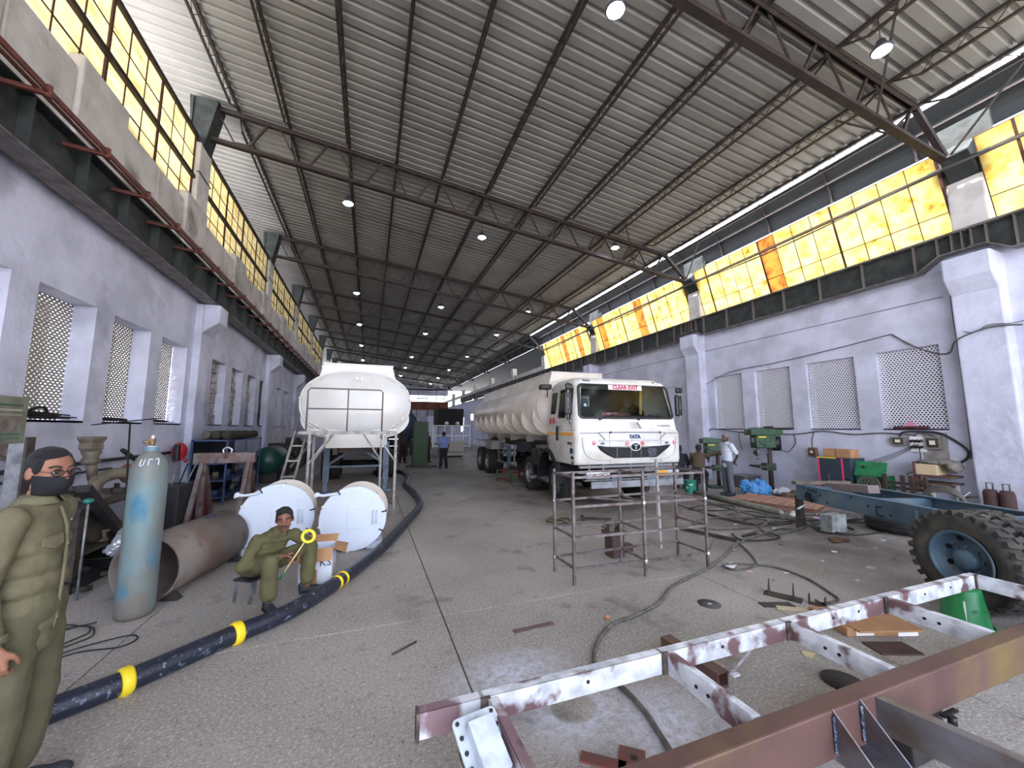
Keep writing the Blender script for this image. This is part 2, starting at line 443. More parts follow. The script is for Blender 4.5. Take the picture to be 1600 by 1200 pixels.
# ---- pilasters / columns
mP = mWall
def pilaster(name, x0, x1, y0, y1, ztop, side, corb):
    b = B().box((x0, y0, 0), (x1, y1, ztop))
    s = 1 if side == 'L' else -1
    xa, xb = (x1, x1+corb) if side == 'L' else (x0-corb, x0)
    # corbel: sloping underside
    poly = [(x1 if side=='L' else x0, ztop-.75), ((x1+corb) if side=='L' else (x0-corb), ztop-.45), ((x1+corb) if side=='L' else (x0-corb), ztop), (x1 if side=='L' else x0, ztop)]
    b.prism(poly, y1-y0, Matrix.Translation((0, y0, 0)))
    return struct(b.obj(name, mP, bevel=.03))
ti = 0
for k, y in enumerate(TY):
    ti += 1
    pilaster('trim_%d' % ti, XL-.1, XL+.15, y+.45, y+1.05, 4.95, 'L', .35)
    o = struct(B().box((XL-.35, y-.25, 6.9), (XL+.03, y+.45, 8.85)).obj('trim_%d' % (ti+30), mPost, bevel=.04))
    b = B(); b.prism([(XL-.22, 8.8), (XL+.06, 8.8), (XL+.28, ztc(XL)+.05), (XL-.32, ztc(XL)+.05)], .5, Matrix.Translation((0, y-.2, 0)))
    b.box((XL-.26, y-.24, 8.82), (XL-.22, y+.34, ztc(XL))); b.obj('stub_post', mGird, o)
    B().tube([(XL-.0, y-.27, 8.05), (XL+.05, y-.27, 8.05), (XL+.05, y+.47, 8.05), (XL, y+.47, 8.05)], .012, 6).obj('strap', mSteel, o)
    if y < 24:
        pilaster('trim_%d' % (ti+60), XR-.3, XR+.1, y-.5, y+.18, 5.25, 'R', .22)
        o = struct(B().box((XR-.05, y-.42, 5.8), (XR+.35, y+.12, 7.0)).obj('trim_%d' % (ti+90), mPost, bevel=.03))
        B().box((XR+.02, y-.60, 6.9), (XR+.10, y+.30, 8.3)).box((XR-.25, y-.60, 7.3), (XR+.1, y+.30, 7.34)).obj('closing_plate', mGird, o); B().prism([(XR-.0, 7.0), (XR+.35, 7.0), (XR+.5, 8.3), (XR+.1, 7.9), (XR-.35, 7.45)], .42, Matrix.Translation((0, y-.36, 0))).obj('stub_post', mGird, o)
    else:
        struct(B().box((XR-.1, y-.3, 4.9), (XR+.3, y+.2, 6.95)).obj('trim_%d' % (ti+60), mPost, bevel=.03))
struct(B().box((10.45, 26, 8.72), (11.7, YEND, 8.78)).obj('trim_152', mGutter))  # strip added to close the roof gap against sky light
struct(B().box((XR-.0, 24.6, 5.95), (XR+.18, YEND, 6.3)).obj('trim_150', mPost, bevel=.02))
# next bay's dark roof seen through the open far half of the right side
struct(B().box((XR+.5, 24.6, 8.0), (XR+13, YEND, 8.1)).box((XR+12.8, 24.6, 0), (XR+13, YEND, 7.0)).box((XR+.5, 24.5, 5.9), (XR+13, 24.6, 8.0)).obj('trim_151', mGutter))  # side wall and front closure added to keep light out of the hall

# ---- crane girders
def girder(parent, x, zb, zt, wf_, side, y0, y1, stiff, m):
    s = 1 if side == 'L' else -1
    g_ = B().box((x-.01, y0, zb), (x+.01, y1, zt)).obj('crane_girder', m, parent)
    B().box((x-wf_/2, y0, zb-.02), (x+wf_/2, y1, zb)).obj('bottom_flange', mGirdLight, g_)
    B().box((x-wf_/2, y0, zt), (x+wf_/2, y1, zt+.02)).box((x-.03, y0, zt+.02), (x+.03, y1, zt+.07)).obj('top_flange', mGirdLight if side=='R' else m, g_)
    y = y0+.1
    sm = B().box((x-wf_/2+.01, -.006, zb), (x+wf_/2-.01, .006, zt)).mesh('stiffener', m)
    while y < y1:
        link('stiffener', sm, g_, loc=(0, y, 0)); y += stiff
    return g_
for y0, y1 in zip(TY, TY[1:]+[YEND]):
    if y0 > 45: break
    girder(wl_, XL+.28, 4.98, 5.62, .30, 'L', y0+.76, y1+.74, .95, mGird)
    if y0 < 45:
        gy0, gy1 = y0-.15, y1-.17
        g_ = B(); x = XR-.25
        g_.prism([(gy0,5.80),(gy1,5.80),(gy1,5.42),(gy1-.25,5.42),(gy1-.55,5.19),(gy0+.75,5.19),(gy0+.4,5.42),(gy0,5.42)], .02, Matrix(((0,1,0,x),(1,0,0,0),(0,0,1,0),(0,0,0,1))))
        g_ = g_.obj('crane_girder', mGird, wr_)
        B().box((x-.14, gy0, 5.80), (x+.14, gy1, 5.82)).box((x-.03, gy0, 5.82), (x+.03, gy1, 5.88)).obj('top_flange', mGirdLight, g_)
        b = B(); 
        path = [(gy0,5.42),(gy0+.4,5.42),(gy0+.75,5.19),(gy1-.55,5.19),(gy1-.25,5.42),(gy1,5.42)]
        for (a, za), (c, zc) in zip(path, path[1:]): b.bar((x,a,za),(x,c,zc),.24,.02)
        b.obj('bottom_flange', mGirdLight, g_)
        sm = B().box((x-.1, -.006, 5.2), (x+.1, .006, 5.8)).mesh('stiffener', mGirdLight); sm2 = B().box((x-.1, -.006, 5.43), (x+.1, .006, 5.8)).mesh('stiffener', mGirdLight)
        for y in [gy0+.05, gy0+.2, gy0+.42, gy1-.06, gy1-.26]: link('stiffener', sm2, g_, loc=(0, y, 0))
        y = gy0+.8
        while y < gy1-.5: link('stiffener', sm, g_, loc=(0, y, 0)); y += .96
# conductor rails in front of the left girder, on brackets
cr_ = B()
for dx, dz in ((0,0),(.05,.05),(.09,-.02)): cr_.bar((-3.55+dx, -4, 5.5+dz), (-3.55+dx, 45, 5.5+dz), .03, .035)
cr_ = cr_.obj('conductor_rail', mRedbar, wl_)
bk = B().bar((XL+.1, 0, 5.52), (-3.42, 0, 5.46), .05, .05).cyl((-3.46,0,5.42),(-3.46,0,5.56),.03,8).mesh('bracket', mRedbar)
y = -2.8
while y < 44: link('bracket', bk, cr_, loc=(0, y, 0)); y += 1.02
# light bridge beam (rusty orange) across the far end
b = B().box((XL+.45, 57.0, 4.55), (XR-.6, 57.6, 5.75)); 
crane = b.obj('crane_bridge', mat('rusty_orange_crane', (120,62,28), .7, c2=(84,46,26), scale=1.5)); tag(crane, 'rusty orange overhead crane bridge spanning the far end of the hall', 'crane')
for k in range(8): B().box((XL+1+k*1.8, 56.97, 4.6), (XL+1.08+k*1.8, 57.0, 5.7)).obj('stiffener', mSteel, crane)

# ---- roof
YR0, YR1 = -8, YEND+.5
bm = bmesh.new(); pitch = .26; y = YR0; prof = []
while y < YR1:
    prof += [(y, 0), (y+.15, 0), (y+.18, .05), (y+.23, .05)]; y += pitch
prof.append((y, 0))
xa, xb = -6.4, 10.55
va = [bm.verts.new((xa, p[0], zroof(xa)+p[1])) for p in prof]; vb = [bm.verts.new((xb, p[0], zroof(xb)+p[1])) for p in prof]
for i in range(len(prof)-1): bm.faces.new((va[i], va[i+1], vb[i+1], vb[i]))
me = bpy.data.meshes.new('ceiling'); bm.to_mesh(me); bm.free(); me.materials.append(mSheet)
ceil = link('ceiling', me); struct(ceil); s_ = ceil.modifiers.new('solid', 'SOLIDIFY'); s_.thickness = .004; s_.offset = 1
# trusses
def truss(y):
    t = B(); xl, xr = XL+.05, 10.35; xbr = XR-.15
    for dy in (-.045, .045):
        t.bar((xl, y+dy, ztc(xl)), (xr, y+dy, ztc(xr)), .012, .11); t.bar((xl, y+dy, zbc(xl)), (xbr, y+dy, zbc(xbr)), .012, .10)
    t.bar((xl, y, ztc(xl)+.05), (xr, y, ztc(xr)+.05), .14, .012); t.bar((xl, y, zbc(xl)-.05), (xbr, y, zbc(xbr)-.05), .14, .012)
    t.bar((xr, y, ztc(xr)), (xbr, y, zbc(xbr)), .10, .12)
    t = t.obj('roof_truss', mSteel, ceil)
    n = 10; P = (xr-xl)/n
    for k in range(n):
        x0 = xl+P*k; xm = x0+P*.42; xn = x0+P*.58; x1 = x0+P
        for p, q, w in (((x0+.10, ztc(x0)), (xm, zbc(xm)), .035), ((xn, zbc(xn)), (x1-.16, ztc(x1)), .05)):
            B().bar((p[0], y, p[1]), (q[0], y, q[1]), w, w).obj('web_member', mSteel, t)
        B().box((xm-.04, y-.012, zbc(xm)), (xn+.04, y+.012, zbc(xm)+.10)).obj('gusset_plate', mSteel, t)
    return t
for y in TY: truss(y)
# purlins: light lattice beams (two chords + zigzag lacing)
PX = [-3.55, -2.35, -.85, .45, 1.8, 3.22, 4.75, 6.1, 7.85, 9.4, 10.48]
for x in PX:
    zt = zroof(x)-.045; zb = zt-.26
    for y0, y1 in zip([YFRONT]+TY, TY+[YEND]):
        if y1 > 58: continue
        p = B().bar((x, y0, zt), (x, y1, zt), .07, .06).bar((x-.03, y0+.5, zb), (x-.03, y1-.5, zb), .045, .045)
        p.bar((x, y0+.05, zt), (x-.03, y0+.5, zb), .03).bar((x, y1-.05, zt), (x-.03, y1-.5, zb), .03)
        p = p.obj('purlin', mSteel, ceil)
        if y0 < 40:
            lb = B(); n = max(2, int((y1-y0-1)/.42)); st = (y1-y0-1)/n
            for k in range(n):
                a = y0+.5+st*k
                lb.bar((x-.03, a, zb), (x, a+st/2, zt), .012).bar((x, a+st/2, zt), (x-.03, a+st, zb), .012)
            lb.obj('lacing', mSteel, p)
# sag rods and bracing along the slope
for y in (7.4, 14.7, 21.4):
    b = B()
    for x0, x1 in zip(PX, PX[1:]): b.bar((x0, y, zroof(x0)-.1), (x1, y+.05, zroof(x1)-.1), .014)
    b.obj('sag_rod', mSteel, ceil)
# diagonal kickers at right end of near trusses
for y in TY[:4]:
    b = B().bar((10.5, y-1.5, zroof(10.5)-.2), (XR-.3, y-.1, 7.5), .03).bar((7.85, y-.9, zroof(7.85)-.1), (8.9, y, zbc(8.9)), .03).bar((9.4, y+.9, zroof(9.4)-.1), (10, y, zbc(10)), .03)
    b.obj('knee_brace', mSteel, ceil)
# dark valley gutter between roof edge and right clerestory
b = B(); b.bar((12.05, YFRONT, 9.36), (12.0, YFRONT, 9.36), .01)
b = B()
gp = [(12.02, 8.14), (11.98, 8.4), (11.84, 8.74), (11.58, 9.02)]
for (xa, za), (xb, zb) in zip(gp, gp[1:]):
    b._new([(xa, YFRONT, za), (xb, YFRONT, zb), (xb, YEND, zb), (xa, YEND, za), (xa+.03, YFRONT, za), (xb+.03, YFRONT, zb), (xb+.03, YEND, zb), (xa+.03, YEND, za)],
           [(0,1,2,3), (7,6,5,4)])
gut = struct(b.obj('trim_200', mGutter))
for y in [YFRONT+1.8*k for k in range(36)]:
    b = B()
    for (xa, za), (xb, zb) in zip(gp, gp[1:]): b.bar((xa-.04, y, za), (xb-.04, y, zb), .06, .05, up=(0,1,0))
    b.obj('gutter_rib', mSteel, gut)
b = B().bar((11.8, YFRONT, 8.62), (11.8, YEND, 8.62), .05, .05); b.obj('gutter_rail', mSteel, gut)

# ---- clerestory glazing. corner functions give a point on the (sloping) glazing plane
def glazing(name, y0, y1, P, ncol, zs, mats, heavy, barw, seed, single=True, odd=()):
    """P(y, t) -> point, t in 0..1 bottom to top. zs: row limits in t"""
    rnd = random.Random(seed)
    fr = B()
    cols = [y0+(y1-y0)*k/ncol for k in range(ncol+1)]
    for k, y in enumerate(cols):
        hv = k % heavy == 0
        fr.bar(P(y, 0), P(y, 1), barw*(2.6 if hv else 1), barw*(2.6 if hv else 1), up=(0,1,0))
    for t in zs: fr.bar(P(y0, t), P(y1, t), barw, barw)
    o = struct(fr.obj(name, mBar))
    for k in range(ncol):
        for a, c in zip(zs, zs[1:]):
            g_ = .004; ya, yb = cols[k]+g_, cols[k+1]-g_
            v = [P(ya, a+.003), P(yb, a+.003), P(yb, c-.003), P(ya, c-.003)]
            nrm = (Vector(v[1])-Vector(v[0])).cross(Vector(v[3])-Vector(v[0])).normalized()*.003
            jit = rnd.uniform(-.006, .006); v = [Vector(q)+nrm*(jit/.003) for q in v]
            me = B()._new(v, [(0,1,2,3)]).mesh('pane', mats[1] if k in odd else mats[0])
            link('pane', me, o)
    return o
for i in range(6):
    y0, y1 = TY[i], TY[i+1]
    # left: two tall tiers each split, top stops short of the roof
    PL = lambda y, t: (XL-.1, y, 7.0+t*1.98)
    glazing('window_%d' % (20+i), y0+.46, y1-.26, PL, 12 if i < 4 else 8, [0, .22, .44, .5, .72, 1.0], [mPaneL, mPaneL], 3, .022 if i < 4 else .03, i)
    B().bar((XL-.06, y0+.45, 7.9), (XL-.06, y1-.25, 7.9), .07, .09).bar((XL-.08, y0+.45, 8.98), (XL-.08, y1-.25, 8.98), .08, .1).obj('transom', mSteel, bpy.data.objects['window_%d' % (20+i)])
for i in range(4):
    y0, y1 = TY[i], TY[i+1]
    PR = lambda y, t: (11.72-.52*t, y, 5.93+t*1.72)
    odd = {1: (7,), 0: (), 2: (5, 11), 3: (2, 6)}[i]
    glazing('window_%d' % (40+i), y0+.14, y1-.44, PR, 13, [0, .30, .78, 1.0], mPaneR, 4, .016, 50+i, odd=odd)
    B().bar(PR(y0, .80), PR(y1, .80), .05, .06).obj('transom', mSteel, bpy.data.objects['window_%d' % (40+i)])
# left gap strip: light outside gutter line under the projecting roof edge
# ---- cables slung along the right glazing
for dz in (0, .03):
    b = B()
    for y0, y1 in zip(TY[:4], TY[1:5]):
        b.tube(spline([(11.1, y0, 7.2+dz), (11.05, (y0+y1)/2, 7.08-dz), (11.1, y1, 7.2+dz)], 6), .012, 5, caps=False)
    b.obj('overhead_cable', mat('cable_grey', (90,84,80), .7), wr_)

# ---- high-bay lamps
mLamp = emis('led_lamp', (215,228,255), 60)
mLampShell = mat('lamp_housing', (70,72,80), .4, .5)
def lamp(x, y, label, grp='LED high bay lamps hung from the purlins'):
    t = thing('high_bay_lamp', label, 'lamp', (x, y, 8.0), 0, grp)
    B().lathe([(.03,.20),(.06,.19),(.09,.10),(.15,.03),(.15,.0),(.135,.0)], 16).obj('housing', mLampShell, t)
    B().lathe([(.0,-.05),(.07,-.04),(.13,.001)], 16, cap=False).obj('lens', mLamp, t)
    B().cyl((0,0,.2),(0,0,zroof(x)-8.0-.25),.008,6).obj('hook_rod', mSteel, t)
ordn = ['nearest', 'second', 'third', 'fourth', 'fifth', 'sixth', 'seventh', 'eighth', 'ninth', 'tenth']
rows = {'left': (-.8, [10.95, 18.5, 24.2, 30.4, 37.0, 43, 49]), 'middle': (3.2, [4.2, 11.5, 19.2, 25.1, 33.9, 40.2, 46.5, 52.5]), 'right': (7.7, [3.2, 10.6, 18.4, 23.8, 32.0, 40.1, 47, 53.5])}
for rn, (x, ylist) in rows.items():
    for k, y in enumerate(ylist):
        lamp(x, y, '%s white LED high bay lamp in the %s row under the roof' % (ordn[k], rn))
# ------------------------------------------------------------------ vehicle materials
mCab = mat('white_cab_paint', (226,225,222), .38, c2=(206,200,190), scale=2.2, c3=(190,178,162), c3scale=3.5, c3pos=(.64,.85))
mTank = mat('white_tank_paint', (228,227,226), .22, c2=(218,214,208), scale=1.1)
mTankD = mat('dusty_tank_paint', (222,214,206), .35, c2=(200,188,178), scale=1.2)
mPrim = mat('fresh_white_paint', (206,214,228), .35)
mBlk = mat('black_plastic', (24,24,26), .45)
mBlkM = mat('black_matt', (16,16,17), .8)
mRub = mat('tyre_rubber', (38,37,38), .85, c2=(56,52,48), scale=8, bump=.2)
mRubD = mat('dusty_tyre_rubber', (52,50,48), .9, c2=(80,76,66), scale=7, bump=.2)
mRim = mat('silver_rim', (150,152,156), .45, .5, c2=(104,104,106), scale=8)
mGlassD = glassy('cab_glass', (205,210,205), .0)
mGlassS = mat('dark_side_glass', (26,30,30), .08, spec=.8)
mOr = mat('orange_stripe', (232,160,40), .5)
mAmber = mat('amber_lens', (250,165,40), .2)
mClear = mat('clear_lamp_lens', (225,225,228), .08, .6)
mChrome = mat('chrome', (210,212,215), .15, 1)
mBluePaint = mat('blue_grey_chassis_paint', (80,104,120), .45, c2=(66,86,102), scale=3, c3=(104,114,118), c3scale=2.5)
mChas = mat('dark_chassis', (44,44,48), .6, .2, c2=(60,54,50), scale=6)
mRed = mat('decal_red', (214,50,70), .5); mPink = mat('decal_pink_red', (220,70,120), .5); mWhiteD = mat('decal_white', (240,240,240), .5)
mNavy = mat('decal_navy', (24,60,110), .4); mDk = mat('decal_black', (20,22,26), .5); mGreyD = mat('decal_grey', (90,100,125), .5)
mLegs = mat('landing_leg_grey', (110,124,140), .5, .2, c2=(86,96,112), scale=5)

def tyre(parent, x, y, z, r, w, rim_r, side=-1, name='wheel', rim=mRim, rub=mRub, lugs=0, rz=0, seg=40, dish=.08, hub=True, bolts=10):
    """wheel with axis along local X; outer face at side*w/2. returns wheel object (tyre), rim and hub as sub-parts"""
    M = Matrix.Rotation(pi/2, 4, 'Y')
    hw = w/2; s = side
    prof = [(rim_r, -hw*.72), (rim_r+.03, -hw*.92), (r*.80, -hw), (r*.93, -hw*.92), (r*.985, -hw*.70), (r, -hw*.3), (r, hw*.3), (r*.985, hw*.70), (r*.93, hw*.92), (r*.80, hw), (rim_r+.03, hw*.92), (rim_r, hw*.72)]
    b = B().lathe(prof, seg, M, cap=False)
    t = b.obj(name, rub, parent, loc=(x, y, z), rot=(0, 0, rz))
    if lugs:
        lb = B()
        for k in range(lugs):
            for sg in (-1, 1):
                a = 2*pi*(k+(.5 if sg > 0 else 0))/lugs
                Mx = Matrix.Rotation(a, 4, 'X')
                lb.box((.012*sg if sg>0 else -hw*1.0, -r*.055, r*.94), (hw*1.0 if sg>0 else -.012, r*.055, r*1.035), Mx @ Matrix.Rotation(.25*sg, 4, 'Z'))
        lb.obj('tread_lug', rub, t, kind='stuff')
    else:
        gb = B()
        for q in (-.45, -.15, .15, .45): gb.lathe([(r*.99, q*w-.012), (r*1.012, q*w-.010), (r*1.012, q*w+.030), (r*.99, q*w+.032)], seg, M, cap=False)
        gb.obj('tread_rib', rub, t)
    rb = B().lathe([(rim_r+.012, s*hw*.90), (rim_r+.015, s*hw*.98), (rim_r-.008, s*hw*.96), (rim_r-.018, s*hw*.70), (rim_r-.03, s*(hw-dish)), (rim_r*.62, s*(hw-dish-.02)), (rim_r*.50, s*(hw-dish+.015)), (0.001, s*(hw-dish+.015))], 32, M, cap=False)
    rb.lathe([(rim_r+.004, s*hw*.7), (rim_r+.004, -s*hw*.72)], 32, M, cap=False)
    ro = rb.obj('rim', rim, t)
    if hub:
        hb = B().lathe([(rim_r*.40, s*(hw-dish)), (rim_r*.38, s*(hw-dish+.07)), (rim_r*.30, s*(hw-dish+.09)), (0.001, s*(hw-dish+.095))], 20, M, cap=False)
        for k in range(bolts):
            a = 2*pi*k/bolts; hb.cyl((s*(hw-dish+.01), rim_r*.46*cos(a), rim_r*.46*sin(a)), (s*(hw-dish+.045), rim_r*.46*cos(a), rim_r*.46*sin(a)), .013, 6)
        hb.obj('hub', rim, ro if False else t)
        vb = B()
        for k in range(8):
            a = 2*pi*(k+.5)/8; vb.cyl((s*(hw-dish-.012), rim_r*.76*cos(a), rim_r*.76*sin(a)), (s*(hw-dish-.002), rim_r*.76*cos(a), rim_r*.76*sin(a)), rim_r*.10, 10)
        vb.obj('vent_hole', mBlkM, t, kind='stuff')
    return t

# ------------------------------------------------------------------ tractor unit.  local: x across (0=its near-left corner as seen), y backwards, z up
YAWT = radians(-3.2)
tr = thing('tanker_truck', 'white lorry tractor unit with a dark smile-shaped grille, parked nose towards the camera', 'truck', (4.20, 7.38, 0), YAWT)
WC = 2.72
def Rz(x, y, z, n=(0,0,0)): return (x, y, z)
# cab shell as a lofted closed body: horizontal sections from bottom to top
def cab_section(z):
    # (z, inset left/right, front setback, corner radius)
    tab = [(1.02, .00, .03, .10), (1.12, -.01, .00, .12), (1.70, -.01, -.01, .12), (1.78, .02, .03, .12), (2.00, .03, .07, .12), (2.06, .03, .08, .12), (2.80, .12, .22, .14), (2.90, .15, .27, .18), (2.985, .26, .42, .22), (3.01, .5, .7, .22)]
    for a, b_ in zip(tab, tab[1:]):
        if a[0] <= z <= b_[0]:
            t = (z-a[0])/(b_[0]-a[0]); return [a[i]+(b_[i]-a[i])*t for i in range(1, 4)]
    return tab[-1][1:]
DEP = 1.60
def cab_loop(z):
    i, f, r = cab_section(z); x0, x1, y0, y1 = i, WC-i, f, DEP
    pts = []
    for (cx, cy, a0) in ((x0+r, y0+r, pi), (x1-r, y0+r, 1.5*pi)):
        for k in range(6): a = a0+k*pi/10; pts.append((cx+r*cos(a), cy+r*sin(a), z))
    # gentle bow of the front
    out = []
    for (x, y, zz) in pts:
        out.append((x, y - .0*(1-((x-WC/2)/(WC/2))**2), zz))
    return out + [(x1, y1-.08, z), (x1-.08, y1, z), (x0+.08, y1, z), (x0, y1-.08, z)]
zsec = [1.02, 1.06, 1.12, 1.3, 1.5, 1.70, 1.74, 1.78, 1.9, 2.00, 2.06, 2.2, 2.4, 2.6, 2.75, 2.80, 2.85, 2.90, 2.95, 2.985, 3.01]
bm = bmesh.new(); rings = [[bm.verts.new(p) for p in cab_loop(z)] for z in zsec]; n = len(rings[0])
def is_open(k, z0, z1):
    p = cab_loop((z0+z1)/2); a = Vector(p[k]); c = Vector(p[(k+1) % n])
    mid = (a+c)/2
    if 2.04 < (z0+z1)/2 < 2.80 and k == 5: return True     # windscreen opening
    return False
for A, z0, C, z1 in zip(rings, zsec, rings[1:], zsec[1:]):
    for k in range(n):
        if is_open(k, z0, z1): continue
        f = bm.faces.new((A[k], A[(k+1) % n], C[(k+1) % n], C[k])); f.smooth = True
bm.faces.new(rings[-1]); bm.faces.new(rings[0][::-1])
bmesh.ops.recalc_face_normals(bm, faces=bm.faces)
me = bpy.data.meshes.new('cab'); bm.to_mesh(me); bm.free(); me.materials.append(mCab)
cab = link('cab', me, tr); sm = cab.modifiers.new('solid', 'SOLIDIFY'); sm.thickness = .03; sm.offset = -1
def F(x, z, out=.006):   # point on cab front
    return (x, cab_section(z)[1]-out, z)
def frontpoly(name, poly, m, out=.01, th=.008, parent=cab):
    """polygon (x,z) laid on the sloping front, given as slab; split so it follows the slope"""
    b = B(); n = len(poly)
    vs = [F(x, z, out) for x, z in poly] + [F(x, z, out-th) for x, z in poly]
    b._new(vs, [tuple(range(n)), tuple(range(2*n-1, n-1, -1))] + [(i, i+n, (i+1) % n + n, (i+1) % n) for i in range(n)])
    return b.obj(name, m, parent)
def rrect(x0, x1, z0, z1, r, k=5):
    o = []
    for cx, cz, a0 in ((x1-r, z1-r, 0), (x0+r, z1-r, pi/2), (x0+r, z0+r, pi), (x1-r, z0+r, 1.5*pi)):
        for i in range(k+1): a = a0+i*pi/2/k; o.append((cx+r*cos(a), cz+r*sin(a)))
    return o
# windscreen: black rubber surround ring, glass
def ring(name, P, Q, m, out=.016, parent=cab, fn=F, back=.01):
    b = B(); n = len(P)
    vs = [fn(x, z, out) for x, z in P] + [fn(x, z, out) for x, z in Q] + [fn(x, z, -back) for x, z in P]
    b._new(vs, [(i, (i+1) % n, n+(i+1) % n, n+i) for i in range(n)] + [(i, (i+1) % n, 2*n+(i+1) % n, 2*n+i) for i in range(n)])
    return b.obj(name, m, parent)
Pw = [(x - .0*0, z) for x, z in rrect(.10, WC-.10, 2.02, 2.83, .11)]
Pw = [(x+(.055*(z-2.02)/.8 if x < WC/2 else -.055*(z-2.02)/.8), z) for x, z in Pw]
Qw = [(WC/2+(x-WC/2)*.955, 2.425+(z-2.425)*.90) for x, z in Pw]
ring('windscreen_surround', Pw, Qw, mBlk, .018)
g_ = B(); g_._new([F(x, z, .008) for x, z in Pw], [tuple(range(len(Pw)))]); g_.obj('windscreen', mGlassD, cab)
# interior seen through the glass: dash, rear wall window, seats, curtain
inn = B().box((.2, .35, 1.75), (WC-.2, .75, 2.12)).obj('dashboard', mat('dash_grey', (58,60,62), .7), cab, bevel=.03)
B().box((.9, .40, 2.12), (1.5, .5, 2.18)).obj('dashboard_cloth', mat('red_dash_cloth', (190,60,80), .8, c2=(220,190,190), scale=14), cab)
B().box((.35, DEP-.10, 2.35), (1.15, DEP-.08, 2.66)).obj('rear_window', mat('rear_window_pale', (186,190,184), .5), cab)  # opaque panel; daylight seen through the window is put into its pale colour
B().box((.74, DEP-.115, 2.35), (.76, DEP-.10, 2.66)).obj('rear_window_bar', mBlk, cab)
B().box((.12, DEP-.08, 1.1), (WC-.12, DEP-.05, 2.85)).obj('rear_lining', mat('cab_lining', (92,90,88), .9), cab)
for x in (.45, 1.75): B().box((x, .95, 1.5), (x+.5, 1.1, 2.35)).box((x+.12, .95, 2.35), (x+.38, 1.05, 2.55)).obj('seat', mat('seat_grey', (70,74,78), .9), cab, bevel=.04)
b = B()
for k in range(7): b.cyl((WC-.35-.05*k, 1.2-.1*k, 2.15), (WC-.33-.05*k, 1.2-.1*k, 2.75), .04, 8)
b.obj('side_curtain', mat('pale_side_curtain', (200,190,150), .9, c2=(220,170,60), scale=4), cab)
B().lathe([(.19,0),(.21,.012),(.21,-.012),(.19,0)], 24, Matrix.Translation((WC-.75,.62,2.2)) @ Matrix.Rotation(radians(60),4,'X')).obj('steering_wheel', mBlk, cab)
# CLEAR EXIT sticker
frontpoly('sticker', [(.94,2.70),(1.84,2.70),(1.84,2.815),(.94,2.815)], mat('sticker_pink_white', (236,214,220), .6), .022, .003)
sl = atan2(.14, .74)
text('CLEAR EXIT', .132, mat('sticker_letter_red', (178,40,70), .6), cab, F(1.39, 2.758, .027), (pi/2-sl+.0, 0, 0), bold=.004, sx=.98)
b = B().lathe([(.001,0),(.035,0)],16,Matrix.Translation(F(.30,2.33,.014)) @ Matrix.Rotation(pi/2,4,'X'),cap=False); b.obj('round_sticker', mat('pale_blue_sticker',(150,190,210),.6), cab)
# wipers
for xa, xb in ((.62, 1.35), (1.62, 2.35)):
    b = B().tube([F(xa, 2.02, .05), F(xa+.25, 2.10, .06), F(xb-.1, 2.155, .04)], .010, 6).bar(F(xa+.28, 2.12, .035), F(xb+.05, 2.135, .035), .014, .02)
    b.cyl(F(xa, 2.015, .01), F(xa, 2.015, .06), .022, 10); b.obj('wiper', mBlk, cab)
# marker lamps on the roof edge
for x in (.42, WC-.42):
    frontpoly('marker_lamp', rrect(x-.09, x+.09, 2.885, 2.935, .02, 3), mBlk, .012, .02)
    frontpoly('marker_lens', rrect(x-.065, x+.065, 2.893, 2.928, .012, 3), mClear, .018, .01)
# lower front panel
zt = 1.71
frontpoly('panel_seam', [(.08,zt),(.55,zt),(.72,1.55),(.70,1.545),(.54,1.70),(.08,1.70)], mGreyD, .016)
frontpoly('panel_seam', [(WC-.08,zt),(WC-.43,zt),(WC-.62,1.55),(WC-.60,1.545),(WC-.42,1.70),(WC-.08,1.70)], mGreyD, .016)
frontpoly('panel_seam', [(.55,1.71),(WC-.43,1.71),(WC-.43,1.722),(.55,1.722)], mGreyD, .012)
frontpoly('panel_ledge', [(.55,1.53),(WC-.48,1.53),(WC-.48,1.558),(.55,1.558)], mat('panel_shadow_grey', (196,196,200), .4), .03, .03)
for x in (.82, 2.16): frontpoly('bonnet_seam', [(x-.004,1.06),(x+.004,1.06),(x+.004,1.72),(x-.004,1.72)], mDk, .014)
frontpoly('bonnet_handle', [(.80,1.725),(2.12,1.725),(2.12,1.745),(.80,1.745)], mat('panel_shadow_grey', (196,196,200), .4), .03, .03)
for x in (.84, 2.13): frontpoly('bonnet_catch', rrect(x-.015,x+.015,1.70,1.745,.008,3), mDk, .035, .02)
for k in range(4):
    z = 1.93-.037*k; x0 = 1.34+.02*k; frontpoly('vent_slot', [(x0,z),(x0+.26,z-.004),(x0+.26,z+.010),(x0,z+.004)], mRed if False else mat('slot_dark_red', (110,60,60), .6), .012)
    frontpoly('vent_slot_end', [(x0+.22,z-.008),(x0+.28,z-.008),(x0+.28,z+.012),(x0+.22,z+.012)], mBlkM, .014)
frontpoly('badge_strip', [(2.12,1.86),(2.42,1.86),(2.42,1.885),(2.12,1.885)], mRim, .012); frontpoly('badge_end', rrect(2.40,2.47,1.845,1.895,.015,3), mChrome, .016)
